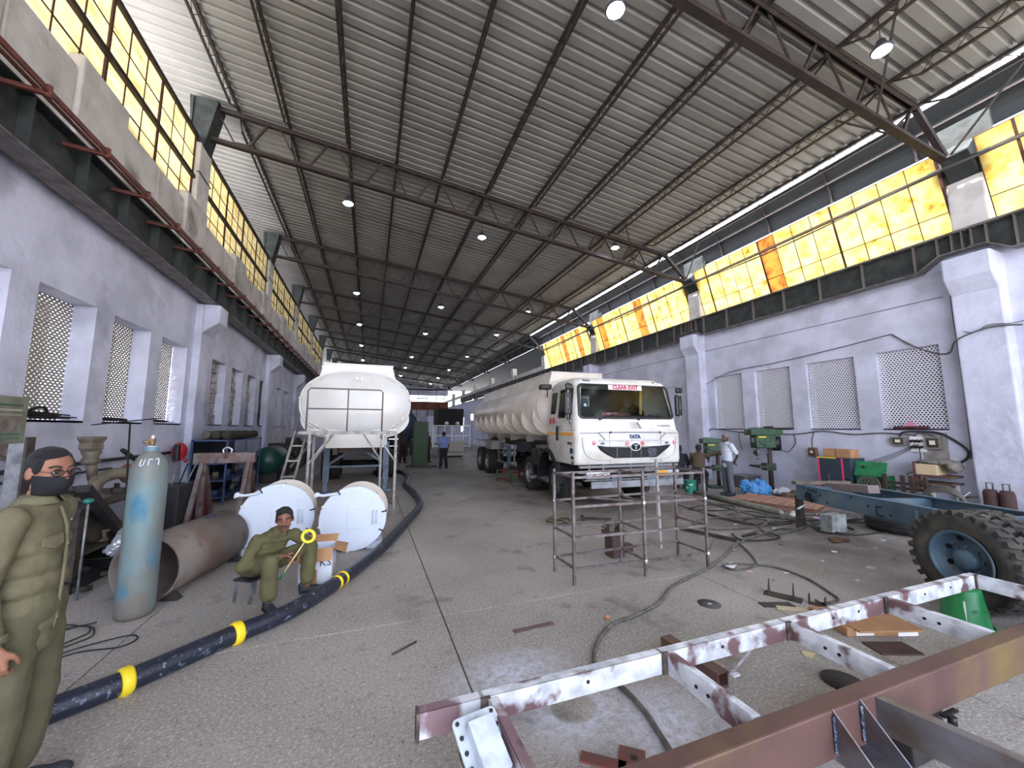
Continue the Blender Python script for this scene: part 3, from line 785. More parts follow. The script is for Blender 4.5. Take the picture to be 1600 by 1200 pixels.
# character line strakes on both bumper corners
for s in (0, 1):
    X = (lambda x: WC-x) if s else (lambda x: x); X_ = X
    pts = spline([F(X(.14), 1.62, .012), F(X(.15), 1.45, .014), F(X(.22), 1.25, .014), F(X(.45), 1.13, .014), F(X(.85), 1.115, .012)], 5)
    B().tube(pts, .010, 6).obj('body_crease', mat('panel_shadow_grey', (196,196,200), .4), cab)
    X = (lambda x: WC-x+.22) if s else X
    frontpoly('hazard_diamond', [(X(.42),1.42),(X(.485),1.49),(X(.42),1.56),(X(.355),1.49)], mWhiteD, .016)
    d = frontpoly('hazard_sticker', [(X(.42),1.432),(X(.472),1.49),(X(.42),1.548),(X(.368),1.49)], mPink, .02)
    frontpoly('hazard_flame', [(X(.41),1.50),(X(.42),1.53),(X(.43),1.50),(X(.425),1.48),(X(.415),1.48)], mWhiteD, .024)
    c = X(.63)
    frontpoly('round_badge', [(c+.052*cos(t*pi/10), 1.48+.052*sin(t*pi/10)) for t in range(20)], mWhiteD, .016)
    frontpoly('round_badge_bar', [(c-.048,1.465),(c+.048,1.465),(c+.048,1.495),(c-.048,1.495)], mNavy, .022)
    frontpoly('round_badge_bar', [(c-.032,1.505),(c+.032,1.505),(c+.032,1.518),(c-.032,1.518)], mGreyD, .022); frontpoly('round_badge_bar', [(c-.032,1.442),(c+.032,1.442),(c+.032,1.455),(c-.032,1.455)], mGreyD, .022)
    c = 1.46 + (.20 if s else -.20)
    P_ = [(c+.045*cos(t*pi/10), 1.47+.045*sin(t*pi/10)) for t in range(20)]; Q_ = [(c+.037*cos(t*pi/10), 1.47+.037*sin(t*pi/10)) for t in range(20)]
    ring('warning_roundel', P_, Q_, mRed, .017); frontpoly('warning_mark', [(c-.02,1.46),(c+.02,1.47),(c+.02,1.48),(c-.02,1.47)] if not s else [(c-.01,1.44),(c+.01,1.44),(c+.008,1.50),(c-.008,1.50)], mRed, .017)
text('TATA', .115, mNavy, cab, F(1.46, 1.62, .016), (pi/2, 0, 0), bold=.006, sx=1.0)
# grille
G = [(.50,1.435),(.80,1.40),(1.2,1.388),(1.46,1.37),(1.72,1.388),(2.1,1.405),(2.42,1.44),(2.34,1.36),(2.20,1.27),(2.02,1.155),(.92,1.155),(.74,1.23),(.58,1.33)]
frontpoly('grille', G, mBlkM, .018, .03)
gb = B()
for k in range(14):
    z = 1.17+.018*k; ww = .42+min(.40, (z-1.155)*1.6); gb.bar(F(1.46-ww-.10, z, .024), F(1.46+ww+.10, z, .024), .004, .006)
gb.obj('grille_mesh', mat('grille_mesh_grey', (60,60,64), .5), cab, kind='stuff')
frontpoly('radiator_glint', [(1.80,1.18),(2.02,1.18),(2.02,1.37),(1.80,1.37)], mat('radiator_grey', (120,125,135), .4, .5, c2=(40,40,45), scale=30), .022, .01)
for x in (.98, 1.34, 1.60): frontpoly('grille_stay', [(x,1.165),(x+.012,1.165),(x+.012,1.375),(x,1.375)], mRim, .026, .01)
rimG = [(.54,1.44)]+G[1:6]+[(2.20,1.445)]+[(2.14,1.35),(2.0,1.255),(1.77,1.135),(.97,1.135),(.78,1.215),(.62,1.32)]
c0 = (1.46, 1.40)
EL = [(c0[0]+.135*cos(t*pi/14), c0[1]+.095*sin(t*pi/14)) for t in range(28)]
EI = [(c0[0]+.118*cos(t*pi/14), c0[1]+.079*sin(t*pi/14)) for t in range(28)]
frontpoly('emblem_backing', EL, mWhiteD, .035, .03); frontpoly('emblem_disc', EI, mat('emblem_dark', (40,46,42), .2, .5), .042, .01)
frontpoly('emblem_mark', [(x_+.12, z_) for x_, z_ in [(1.255,1.435),(1.30,1.448),(1.345,1.450),(1.39,1.448),(1.43,1.435),(1.395,1.432),(1.362,1.425),(1.354,1.34),(1.328,1.335),(1.318,1.345),(1.330,1.425),(1.295,1.432)]], mChrome, .047, .008)
# bumper: thin upper lip, blades, lamps
bump = B().box((.08, .02, .94), (WC-.08, .10, 1.0)).obj('bumper', mat('bumper_grey', (126,126,128), .5), tr, bevel=.015)
B().box((.04, .0, .84), (WC-.02, .09, .865)).box((.2, .02, .67), (WC-.06, .10, .70)).obj('bumper_blade', mRim, bump)
B().box((.15, .06, .70), (WC-.15, .30, .84)).obj('bumper_cavity', mBlkM, bump)
for x in (.30, .65, 1.35, 1.75, 2.4): B().box((x, .03, .86), (x+.035, .06, 1.04)).obj('bumper_stay', mRim, bump)
hl = B().box((.22, -.03, .72), (.80, .08, .86)).obj('headlamp', mClear, bump, bevel=.02)
for x in (.33, .50, .68): B().lathe([(.001,.02),(.04,.01),(.055,-.01)],14,Matrix.Translation((x,-.035,.79)) @ Matrix.Rotation(pi/2,4,'X'),cap=False).obj('reflector', mChrome, hl)
B().box((2.06, -.03, .72), (2.62, .08, .86)).obj('headlamp', mClear, bump, bevel=.02, label='right headlamp')
for z in (.735, .80): B().box((1.98, -.05, z), (2.28, -.02, z+.05)).obj('indicator_lens', mAmber, bump, bevel=.008)
B().box((.32, -.06, .52), (WC-.02, .0, .66)).obj('underrun_bar', mat('underrun_bar_silver', (168,172,180), .4, .4, c2=(140,140,144), scale=4), bump, bevel=.006)
b = B()
for x in (.85, 1.75): b.box((x, .0, .55), (x+.25, .25, .80))
b.obj('tow_bracket', mLegs, bump)
# cab left side: door, glass, stripe ...
def S(y, z, out=.004):   # point on the left side
    return (cab_section(z)[0]-out, y, z)
def sidepoly(name, poly, m, out=.008, th=.006, parent=cab, fn=None):
    b = B(); n = len(poly); fn = fn or S
    vs = [fn(y, z, out) for y, z in poly] + [fn(y, z, out-th) for y, z in poly]
    b._new(vs, [tuple(range(n)), tuple(range(2*n-1, n-1, -1))] + [(i, i+n, (i+1) % n + n, (i+1) % n) for i in range(n)])
    return b.obj(name, m, parent)
def split(poly): return poly
for (y0, y1, z0, z1) in ((.30, .50, 2.0, 2.74), (.58, 1.0, 2.05, 2.74), (1.18, 1.48, 2.16, 2.70)):
    P_ = [(y, z) for y, z in rrect(y0, y1, z0, z1, .045, 4)]
    sidepoly('side_window_seal', P_, mBlk, .010); Q_ = [((y0+y1)/2+(y-(y0+y1)/2)*.84, (z0+z1)/2+(z-(z0+z1)/2)*.93) for y, z in P_]
    sidepoly('side_window', Q_, mGlassS, .016)
for y in (.24, 1.08): sidepoly('door_seam', [(y,1.32),(y+.01,1.32),(y+.01,2.0),(y,2.0)], mGreyD, .008)
sidepoly('door_seam', [(.24,1.99),(.25,1.99),(.30,2.79),(.29,2.79)], mGreyD, .008)
sidepoly('orange_stripe', [(.10,1.655),(.86,1.655),(.86,1.715),(.10,1.715)], mOr, .012)
sidepoly('orange_stripe', [(1.05,1.665),(1.58,1.665),(1.58,1.72),(1.05,1.72)], mOr, .012)
B().box((-.035, .90, 1.52), (-.005, 1.02, 1.86)).obj('door_handle', mBlk, cab, bevel=.012)
sidepoly('side_seam', [(.05,1.76),(1.1,1.76),(1.1,1.765),(.05,1.765)], mGreyD, .006)
text('4015.S', .085, mDk, cab, (cab_section(1.5)[0]-.014, .28, 1.475), (pi/2, 0, -pi/2), bold=.003)
sidepoly('side_badge', [(.14,1.26),(.28,1.26),(.28,1.37),(.14,1.37)], mNavy, .012)
P_ = [(.17+.075*cos(t*pi/10), 1.12+.095*sin(t*pi/10)) for t in range(20)]
sidepoly('oval_badge', [(y, max(z,1.03)) for y, z in P_], mDk, .012); sidepoly('oval_badge_bar', [(.10,1.11),(.24,1.11),(.24,1.135),(.10,1.135)], mWhiteD, .016); sidepoly('oval_badge_bar', [(.10,1.075),(.24,1.075),(.24,1.09),(.10,1.09)], mWhiteD, .016)
for yy in (1.26, 1.48):
    P_ = [(yy+.065*cos(t*pi/10), 2.0+.075*sin(t*pi/10)) for t in range(20)]; Q_ = [(yy+.052*cos(t*pi/10), 2.0+.06*sin(t*pi/10)) for t in range(20)]
    ring('warning_roundel', P_, Q_, mRed, .012, fn=S, back=0); sidepoly('warning_mark', [(yy-.02,1.97),(yy+.02,1.97),(yy+.01,2.04),(yy-.01,2.04)], mRed, .012)
text('SIGNA', .10, mDk, cab, (WC-.10, .03, 1.38), (pi/2, radians(90), 0), bold=.002) if False else None
b = B()
for k in range(8): b.box((WC-.10, .005, 1.24+.05*k), (WC-.072, .02, 1.275+.05*k))
b.obj('side_lettering', mDk, cab)
# mirrors
def mirror(x0, s, lab):
    m = B().box((x0+s*.16-.09, .10, 2.10), (x0+s*.16+.09, .19, 2.62)).obj('mirror', mBlk, cab, bevel=.04)
    B().tube(spline([(x0, .35, 2.80), (x0+s*.14, .2, 2.83), (x0+s*.17, .12, 2.70), (x0+s*.17, .12, 2.05), (x0+s*.10, .2, 1.93), (x0, .35, 1.92)], 5), .013, 6).obj('mirror_arm', mRim, m)
    B().box((x0+s*.16-.07, .08, 2.66), (x0+s*.16+.10, .16, 2.80)).obj('wide_mirror', mBlk, m, bevel=.03)
    B().box((x0+s*.16-.07, .19, 2.13), (x0+s*.16+.07, .193, 2.58)).obj('mirror_glass', mChrome, m)
mirror(.05, -1, ''); mirror(WC-.05, 1, '')
m = B().box((-.22, 1.42, 2.80), (.06, 1.66, 2.93)).obj('air_intake', mBlk, cab, bevel=.02); B().cyl((-.0,1.6,2.6),(-.0,1.6,2.82),.015,8).obj('intake_stem', mBlk, m)
# wheel arch, guards
b = B(); prev = None
arch = [(1.60+.66*cos(t*pi/12), .52+.80*sin(t*pi/12)) for t in range(13)]
for (ya, za), (yb, zb) in zip(arch, arch[1:]):
    b._new([(-.05,ya,za),(.55,ya,za),(.55,yb,zb),(-.05,yb,zb)], [(0,1,2,3)]); y2a, z2a = 1.60+(ya-1.6)*.86, .52+(za-.52)*.88; y2b, z2b = 1.60+(yb-1.6)*.86, .52+(zb-.52)*.88
    b._new([(-.05,ya,za),(-.05,yb,zb),(-.06,y2b,z2b),(-.06,y2a,z2a)], [(0,1,2,3)])
b.obj('wheel_arch', mBlk, tr)
B().box((.0, 1.0, .75), (.06, 1.1, 1.05)).obj('cab_lower_trim', mBlk, tr)
# chassis
ch = B().box((.85, .3, .72), (.95, 6.2, .98)).box((1.77, .3, .72), (1.87, 6.2, .98)).box((.85, 1.4, .75), (1.87, 1.5, .95)).box((.85, 4.2, .75), (1.87, 4.3, .95)).obj('chassis', mChas, tr)
B().box((.95, .5, .55), (1.8, 1.6, 1.2)).obj('engine', mBlkM, tr, bevel=.05)
B().cyl((.2, 1.6, .48), (WC-.2, 1.6, .48), .06, 10).cyl((.2, 3.5, .50), (WC-.2, 3.5, .50), .09, 12).obj('axle', mBlkM, tr)
tyre(tr, .30, 1.50, .50, .50, .28, .28, -1, dish=.0, name='front_wheel'); tyre(tr, WC-.30, 1.50, .50, .50, .28, .28, 1, dish=.0, name='front_wheel')
for x, s in ((.26, -1), (.58, -1), (WC-.26, 1), (WC-.58, 1)): tyre(tr, x, 3.45, .50, .50, .26, .28, s, dish=.14, name='rear_wheel', hub=abs(x-WC/2) > .9)
b = B().box((.05, 2.35, .78), (.62, 3.0, 1.25)).obj('fuel_tank', mChas, tr, bevel=.04)
B().cyl((.25, 2.0, .45), (.25, 2.9, .45), .09, 12).cyl((.22, 2.9, .45), (.0, 3.05, .40), .05, 10).obj('exhaust', mRim, tr)
b = B(); 
for t in range(8):
    a, c = [(3.45+.62*cos(q*pi/8), .52+.62*sin(q*pi/8)) for q in (t, t+1)]
    b._new([(.1,a[0],a[1]),(.8,a[0],a[1]),(.8,c[0],c[1]),(.1,c[0],c[1])], [(0,1,2,3)])
b.obj('rear_mudguard', mBlk, tr)
bx = B().box((.05, 1.75, 1.28), (1.0, 2.6, 1.36)).box((.05, 2.65, .95), (.7, 2.7, 1.2)).obj('catwalk', mRim, tr)
b = B()
for k in range(7): b.tube(spline([(.3+.08*k, 1.9, 1.3), (.3+.08*k, 2.1, 1.15+.03*(k%3)), (.35+.08*k, 2.4, .9)], 4), .018, 6)
b.obj('air_hose', mBlk, tr)

# ------------------------------------------------------------------ trailer tank builder
def tank_trailer(name, label, loc, rz, L, flip, yaxles, matt, fins=True, finN=10, legs_y=None):
    """local: x across centred on 0, y from front head (0) to rear head (L)"""
    t = thing(name, label, 'tanker trailer', loc, rz)
    A_, C_, ZC = 1.26, .79, 2.42
    bm = bmesh.new(); seg = 56; prof = [(0,.0),(0,.55)] 
    ys = [(-.18, .001), (-.175, .30), (-.14, .62), (-.08, .86), (0, .985), (.03, 1.0), (L-.03, 1.0), (L, .985), (L+.08, .86), (L+.14, .62), (L+.175, .30), (L+.18, .001)]
    rings = []
    for y, s in ys:
        rg = []
        for k in range(seg):
            a = 2*pi*k/seg; ca, sa = cos(a), sin(a)
            q = 2.35; r = (abs(ca)**q+abs(sa)**q)**(-1/q)      # slightly squared ellipse
            rg.append(bm.verts.new((A_*s*r*ca, y, ZC+C_*s*r*sa)))
        rings.append(rg)
    for P_, Q_ in zip(rings, rings[1:]):
        for k in range(seg): f = bm.faces.new((P_[k], P_[(k+1)%seg], Q_[(k+1)%seg], Q_[k])); f.smooth = True
    bmesh.ops.recalc_face_normals(bm, faces=bm.faces)
    me = bpy.data.meshes.new('tank_shell'); bm.to_mesh(me); bm.free(); me.materials.append(matt)
    shell = link('tank_shell', me, t)
    # rim flange round both heads
    for y in (.0, L):
        pts = []
        for k in range(48):
            a = 2*pi*k/48; r = (abs(cos(a))**2.35+abs(sin(a))**2.35)**(-1/2.35); pts.append((A_*1.005*r*cos(a), y, ZC+C_*1.005*r*sin(a)))
        B().tube(pts, .022, 6, closed=True).obj('head_flange', matt, shell)
    # top coaming box
    b = B(); 
    for y0, y1 in ((.05, L-.05),):
        w0, w1 = .92, .80; z0, z1 = ZC+.52, ZC+.98
        v = [(-w0,y0,z0),(w0,y0,z0),(w0,y1,z0),(-w0,y1,z0),(-w1,y0,z1),(w1,y0,z1),(w1,y1,z1),(-w1,y1,z1)]
        b._new(v, [(0,1,5,4),(1,2,6,5),(2,3,7,6),(3,0,4,7)])
        for sx_ in (-1, 1): b.bar((sx_*w1, y0, z1), (sx_*w1, y1, z1), .05, .03)
        for yy in (y0, y1): b.bar((-w1-.03, yy, z1), (w1+.03, yy, z1), .05, .03)
    b.obj('coaming', matt, t)
    for k in range(4):
        B().lathe([(.28,0),(.28,.10),(.22,.13),(.001,.14)],20,Matrix.Translation((0, .9+k*(L-1.8)/3, ZC+C_-.01))).obj('manhole', matt, t)
    # underside: frame rails
    fr = B()
    for sx_ in (-.45, .45): fr.box((sx_-.05, .3, 1.18), (sx_+.05, L, 1.42))
    for k in range(8): fr.box((-.45, .5+k*(L-1)/7, 1.2), (.45, .58+k*(L-1)/7, 1.40))
    fr.obj('trailer_frame', mat('trailer_frame_dark', (58,54,54), .6, c2=(80,50,46), scale=4), t)
    for k in range(5):
        y = .5+k*(L-1)/4; B().box((-.75, y-.04, 1.38), (.75, y+.04, 1.80)).obj('saddle', matt, t)
    if fins:
        for k in range(finN):
            y = .35+k*(L-.7)/(finN-1)
            for sx_ in (-1, 1):
                outer = []; inner = []
                for q in range(11):
                    a = radians(-4 - 66*q/10); s = 1.0+.34*sin(pi*min(1, q/10*1.0))*(.45+.55*q/10)
                    r = (abs(cos(a))**2.35+abs(sin(a))**2.35)**(-1/2.35)
                    yy = y + .62*(q/10)**1.3 * -1 + .0
                    inner.append((sx_*A_*.99*r*cos(a), yy, ZC+C_*.99*r*sin(a)))
                    outer.append((sx_*A_*s*r*cos(a)*.985, yy-.10*sin(pi*q/10), ZC+C_*s*r*sin(a)))
                b = B(); nn = len(inner)
                vs = inner+outer
                b._new(vs, [(i, i+1, nn+i+1, nn+i) for i in range(nn-1)])
                o = b.obj('curved_fin', matt, t); sd_ = o.modifiers.new('s', 'SOLIDIFY'); sd_.thickness = .012
    for yy in yaxles:
        B().cyl((-.95, yy, .50), (.95, yy, .50), .075, 10).obj('axle', mBlkM, t)
        for x, s in ((-1.09, -1), (-.78, -1), (1.09, 1), (.78, 1)):
            tyre(t, x, yy, .50, .50, .25, .28, s, dish=.13, hub=abs(x) > 1, rub=mRub)
    return t, ZC
# trailer behind the tractor
t1, ZC = tank_trailer('tanker_trailer', 'long white elliptical tank trailer with curved side fins coupled behind the lorry', (5.58, 9.62, 0), radians(-2.2), 8.0, False, (5.75, 7.05), mTankD, finN=9)
B().box((-1.22, 5.0, 1.0), (-.70, 5.9, 1.30)).box((-1.22, 4.9, 1.28), (-.70, 7.9, 1.32)).obj('mudguard', mat('mudguard_grey', (150,146,142), .6), t1)
b = B()
for sx_ in (-.8, .8): b.box((sx_-.06, 4.0, .35), (sx_+.06, 4.12, 1.2)).box((sx_-.14, 3.95, .30), (sx_+.14, 4.17, .35))
b.obj('landing_leg', mLegs, t1)
b = B()
for k in range(5): b.cyl((-.9, 4.3+.16*k, 1.15), (-.9, 4.3+.16*k, 1.42), .05, 10)
b.cyl((-.9, 4.1, 1.15), (-.9, 5.1, 1.15), .05, 10); b.obj('discharge_pipe', mRim, t1)
hb = B().tube([(-1.10, .55, 2.0+.15), (-1.17, .6, 2.5), (-1.17, .75, 2.5), (-1.14, .8, 2.15)], .02, 6).obj('grab_handle', mTankD, t1)
b = B().box((-1.28, 1.9, .95), (-1.25, 4.0, 1.0)).box((-1.28, 1.9, .62), (-1.25, 4.0, .67)).box((-1.28, 2.0, .62), (-1.25, 2.06, 1.3)).box((-1.28, 3.8, .62), (-1.25, 3.86, 1.3)); b.obj('side_guard', mRim, t1)
B().box((-1.0, 1.6, 1.05), (-.5, 2.6, 1.35)).obj('tool_box', mChas, t1, bevel=.02)
B().box((-1.15, 7.7, .72), (1.15, 7.85, .86)).obj('rear_bumper', mRim, t1)
# rear heads bolts & front head flange lugs
b = B()
for k in range(14):
    a = 2*pi*k/14; r = (abs(cos(a))**2.35+abs(sin(a))**2.35)**(-1/2.35); b.cyl((1.13*r*cos(a), -.10, ZC+.68*r*sin(a)), (1.13*r*cos(a), -.04, ZC+.68*r*sin(a)), .02, 8)
b.obj('head_bolt', mTankD, t1)

# trailer on its landing legs at left, rear head towards the camera
t2, ZC = tank_trailer('tanker_trailer', 'glossy white tank trailer on landing legs at left, oval end towards the camera', (-.30, 18.0, 0), pi, 7.75, True, (1.2, 2.4), mTank, fins=False)
# (y local 7.75 -> world 10.25)
b = B(); mk = lambda xx, yy, zz: (xx, yy, zz)
L2 = 7.75
b.prism([(-.66,1.34),(.66,1.34),(.66,1.62),(.95,1.72),(1.02,1.80),(-1.02,1.80),(-.95,1.72),(-.66,1.62)], .10, Matrix.Translation((0, L2-.02, 0)))
rp = b.obj('rear_lamp_panel', mTank, t2, bevel=.008)
for x in (-.38, .38): B().box((x-.075, L2+.08, 1.665), (x+.075, L2+.085, 1.735)).obj('lamp_cutout', mBlkM, rp)
# lower side skirts seen behind the head
for s in (-1, 1):
    b = B(); pts_i = []; pts_o = []
    for q in range(12):
        a = radians(-8-72*q/11); r = (abs(cos(a))**2.35+abs(sin(a))**2.35)**(-1/2.35); sc = 1.0+.20*sin(pi*q/11*.9)
        pts_i.append((s*1.24*r*cos(a), L2-.35, ZC+.78*r*sin(a))); pts_o.append((s*1.26*sc*r*cos(a)*.97, L2-.35, ZC+.79*sc*r*sin(a)))
    b._new(pts_i+pts_o, [(i, i+1, 12+i+1, 12+i) for i in range(11)]); o = b.obj('curved_fin', mTank, t2); o.modifiers.new('s', 'SOLIDIFY').thickness = .02
    B().tube(spline([(s*1.12, L2+.06, 2.05), (s*1.0, L2+.07, 1.95), (s*.82, L2+.10, 1.84), (s*.62, L2+.11, 1.76)], 5), .018, 6).cyl((s*1.08, L2, 2.06), (s*1.08, L2+.10, 2.06), .03, 8).cyl((s*.87, L2, 1.88), (s*.87, L2+.12, 1.88), .03, 8).obj('hose_rail', mTank, t2)
    B().tube([(s*.62, L2+.05, 3.12), (s*.86, L2+.05, 2.98), (s*.86, L2-.05, 2.98)], .016, 6).obj('grab_rail', mTank, t2)
    for (x, z) in ((1.06, 2.86), (1.24, 2.52)): B().cyl((s*x, L2-.02, z), (s*(x+.03), L2+.08, z), .022, 8).obj('head_lug', mTank, t2)
B().cyl((-.08, L2+.18, 3.02), (-.08, L2+.20, 3.02), .035, 12).cyl((.02, L2+.18, 3.02), (.02, L2+.20, 3.02), .035, 12).obj('head_boss', mTank, t2)
for x in (-.80, .80):
    lg = B().box((x-.08, 5.7, .32), (x+.08, 5.86, 1.42)).box((x-.055, 5.72, .05), (x+.055, 5.84, .4)).box((x-.17, 5.63, .0), (x+.17, 5.93, .05)).obj('landing_leg', mLegs, t2)
b = B().bar((-.8, 5.75, .75), (0, 5.75, 1.30), .06).bar((.8, 5.75, .75), (0, 5.75, 1.30), .06).bar((-.8, 5.75, .72), (.8, 5.75, .72), .05).box((-.06, 5.7, 1.2), (.06, 5.8, 1.38)); b.obj('leg_brace', mLegs, t2)
# ------------------------------------------------------------------ people
def bake(name, b, m, parent, voxel, smooth=4, wr=0, wscale=.12, mats=None, dec=0):
    """union of overlapping closed solids -> one continuous smooth surface"""
    me = bpy.data.meshes.new('tmp'); b.bm.normal_update(); b.bm.to_mesh(me); b.bm.free()
    o = bpy.data.objects.new('tmp', me); COL.objects.link(o)
    r = o.modifiers.new('r', 'REMESH'); r.mode = 'VOXEL'; r.voxel_size = voxel; r.use_smooth_shade = True
    s = o.modifiers.new('s', 'SMOOTH'); s.iterations = smooth; s.factor = .5
    if wr:
        tx = bpy.data.textures.new('w', 'CLOUDS'); tx.noise_scale = wscale; tx.noise_depth = 2
        d = o.modifiers.new('d', 'DISPLACE'); d.texture = tx; d.strength = wr; d.mid_level = .5; d.texture_coords = 'LOCAL'
    dg = bpy.context.evaluated_depsgraph_get(); dg.update()
    out = bpy.data.meshes.new_from_object(o.evaluated_get(dg)); bpy.data.objects.remove(o)
    out.materials.clear(); out.materials.append(m)
    for p in out.polygons: p.use_smooth = True
    out.name = name
    return link(name, out, parent)
def caps(b, p0, r0, p1, r1, seg=14):
    b.cyl(p0, p1, r0, seg, r1); b.ell(p0, (r0,)*3, seg, 8); b.ell(p1, (r1,)*3, seg, 8); return b
def chain(b, pts, rs):
    for (p, q), (a, c) in zip(zip(pts, pts[1:]), zip(rs, rs[1:])): caps(b, p, a, q, c)
    return b
def V(*a): return Vector(a)
def hand(b, wrist, d, nrm, curl, side, sc=1.0):
    """palm + 5 fingers. d: direction of the fingers, nrm: back-of-hand normal, curl 0..1, side=+1 thumb towards d x nrm"""
    d = Vector(d).normalized(); nrm = Vector(nrm); nrm = (nrm - d*nrm.dot(d)).normalized(); w = d.cross(nrm)*side
    wrist = Vector(wrist)
    for k, (off, ln, r) in enumerate(((.033, .072, .0088), (.011, .080, .0092), (-.011, .074, .0088), (-.032, .058, .0078))):
        base = wrist + d*.088*sc + w*off*sc
        chain(b, [wrist+d*.01+w*off*.5*sc, base], [.019*sc, .0135*sc])
        p = base; ang = curl*.9+.12; dirv = d.copy(); seglen = ln*sc*.42
        for s_ in range(3):
            q = Quaternion(d.cross(nrm), -ang if True else ang); dirv = (q @ dirv)
            # bend towards the palm (-nrm)
            if dirv.dot(nrm) > 0: dirv = (Quaternion(d.cross(nrm), 2*ang) @ dirv)
            nx = p+dirv*seglen; caps(b, p, r*sc, nx, r*.9*sc, 8); p = nx; seglen *= .72; ang = curl*1.1+.1
    tb = wrist+d*.025*sc+w*.028*sc
    t1 = tb+(d*.55+w*.65-nrm*.35).normalized()*.038*sc; t2 = t1+(d*.85+w*.15-nrm*(.3+.6*curl)).normalized()*.032*sc
    t3 = t2+(d*.9-w*.25*curl-nrm*(.3+.8*curl)).normalized()*.024*sc
    chain(b, [tb, t1, t2, t3], [.016*sc, .0115*sc, .0105*sc, .009*sc])
def headshape(b, H, c, M, sc=1.0, ears=True):
    """H: matrix; head faces local +Y"""
    def T(p): return c + M @ (Vector(p)*sc)
    def E(p, r): b.ell(T(p), (r[0]*sc, r[1]*sc, r[2]*sc), 20, 14, M)
    E((0, -.012, .030), (.076, .094, .092)); E((0, .026, -.040), (.060, .062, .068)); E((0, .058, -.085), (.030, .026, .024))
    E((0, .03, -.015), (.068, .062, .055)); E((.040, .055, -.020), (.024, .024, .026)); E((-.040, .055, -.020), (.024, .024, .026))
    caps(b, T((-.034, .076, .030)), .011*sc, T((.034, .076, .030)), .011*sc, 10); caps(b, T((0, .084, .018)), .009*sc, T((0, .108, -.022)), .0135*sc, 10)
    E((.013, .096, -.027), (.009, .010, .008)); E((-.013, .096, -.027), (.009, .010, .008))
    caps(b, T((-.020, .086, -.055)), .007*sc, T((.020, .086, -.055)), .007*sc, 8); caps(b, T((-.016, .086, -.064)), .0075*sc, T((.016, .086, -.064)), .0075*sc, 8)
    if ears:
        for s in (-1, 1): E((s*.079, -.008, -.004), (.011, .022, .033))
mSkin = mat('brown_skin', (134,92,74), .55, c2=(118,80,62), scale=9, spec=.35)
mSkin2 = mat('tan_skin', (150,104,84), .55, c2=(132,90,72), scale=9, spec=.35)
mSkinD = mat('dark_brown_skin', (92,60,48), .6)
mHair = mat('black_hair', (22,20,24), .5, c2=(36,34,40), scale=60, bump=.8, bscale=160)
mKhaki = mat('olive_khaki_cloth', (108,102,78), .9, c2=(94,88,66), scale=5, bump=.25, bscale=300)
mKhaki2 = mat('olive_work_cloth', (98,94,62), .9, c2=(84,80,52), scale=5, bump=.25, bscale=300)
mShoe = mat('black_shoe', (38,40,44), .6, c2=(60,62,68), scale=20)
mWhiteE = mat('eye_white', (232,226,220), .25); mIris = mat('iris_dark', (30,18,14), .15)
mLip = mat('lips', (128,74,66), .5)
def face_details(par, c, M, sc=1, mous=False, brows=True):
    def T(p): return c + M @ (Vector(p)*sc)
    for s in (-1, 1):
        e = B(); e.ell(T((s*.031, .0735, .009)), (.0118*sc,)*3, 12, 8); eo = e.obj('eye', mWhiteE, par)
        B().ell(T((s*.031, .0835, .008)), (.0058*sc, .004*sc, .0058*sc), 10, 8, M).obj('iris', mIris, par)
        B().tube([T((s*.014, .086, .016)), T((s*.031, .0885, .0175)), T((s*.048, .080, .013))], .0042*sc, 6).obj('eyelid', MATS.get('lid') or mat('lid', (110,70,54), .6), par)
        B().tube([T((s*.014, .085, .004)), T((s*.031, .0865, .0005)), T((s*.047, .078, .005))], .0030*sc, 6).obj('eyelid', MATS['lid'], par)
        if brows: B().tube(spline([T((s*.014, .088, .032)), T((s*.033, .088, .040)), T((s*.056, .072, .033))], 4), .0042*sc, 6).obj('eyebrow', mHair, par)
    B().tube([T((-.021, .0915, -.0595)), T((0, .0955, -.0595)), T((.021, .0915, -.0595))], .0036*sc, 6).obj('lips', mLip, par)
    if mous:
        B().tube(spline([T((-.032, .083, -.052)), T((-.015, .096, -.044)), T((0, .1, -.043)), T((.015, .096, -.044)), T((.032, .083, -.052))], 3), .0052*sc, 6).obj('moustache', mHair, par)
def hair(par, c, M, sc=1, bald=False, m=None, voxel=.008, long_=0, wr=.006):
    b = B()
    def T(p): return c + M @ (Vector(p)*sc)
    b.ell(T((0, -.022, .044)), (.083*sc, .094*sc, .088*sc), 20, 14, M)
    b.ell(T((0, -.050, .0)), (.074*sc, .060*sc, .075*sc), 18, 12, M)
    if not bald:
        b.ell(T((.02, .012, .100)), (.062*sc, .062*sc, .030*sc), 16, 10, M)
        for s in (-1, 1): b.ell(T((s*.070, .012, .030)), (.012*sc, .028*sc, .040*sc), 12, 8, M)
    return bake('hair', b, m or mHair, par, voxel*sc, 2, wr, .03)
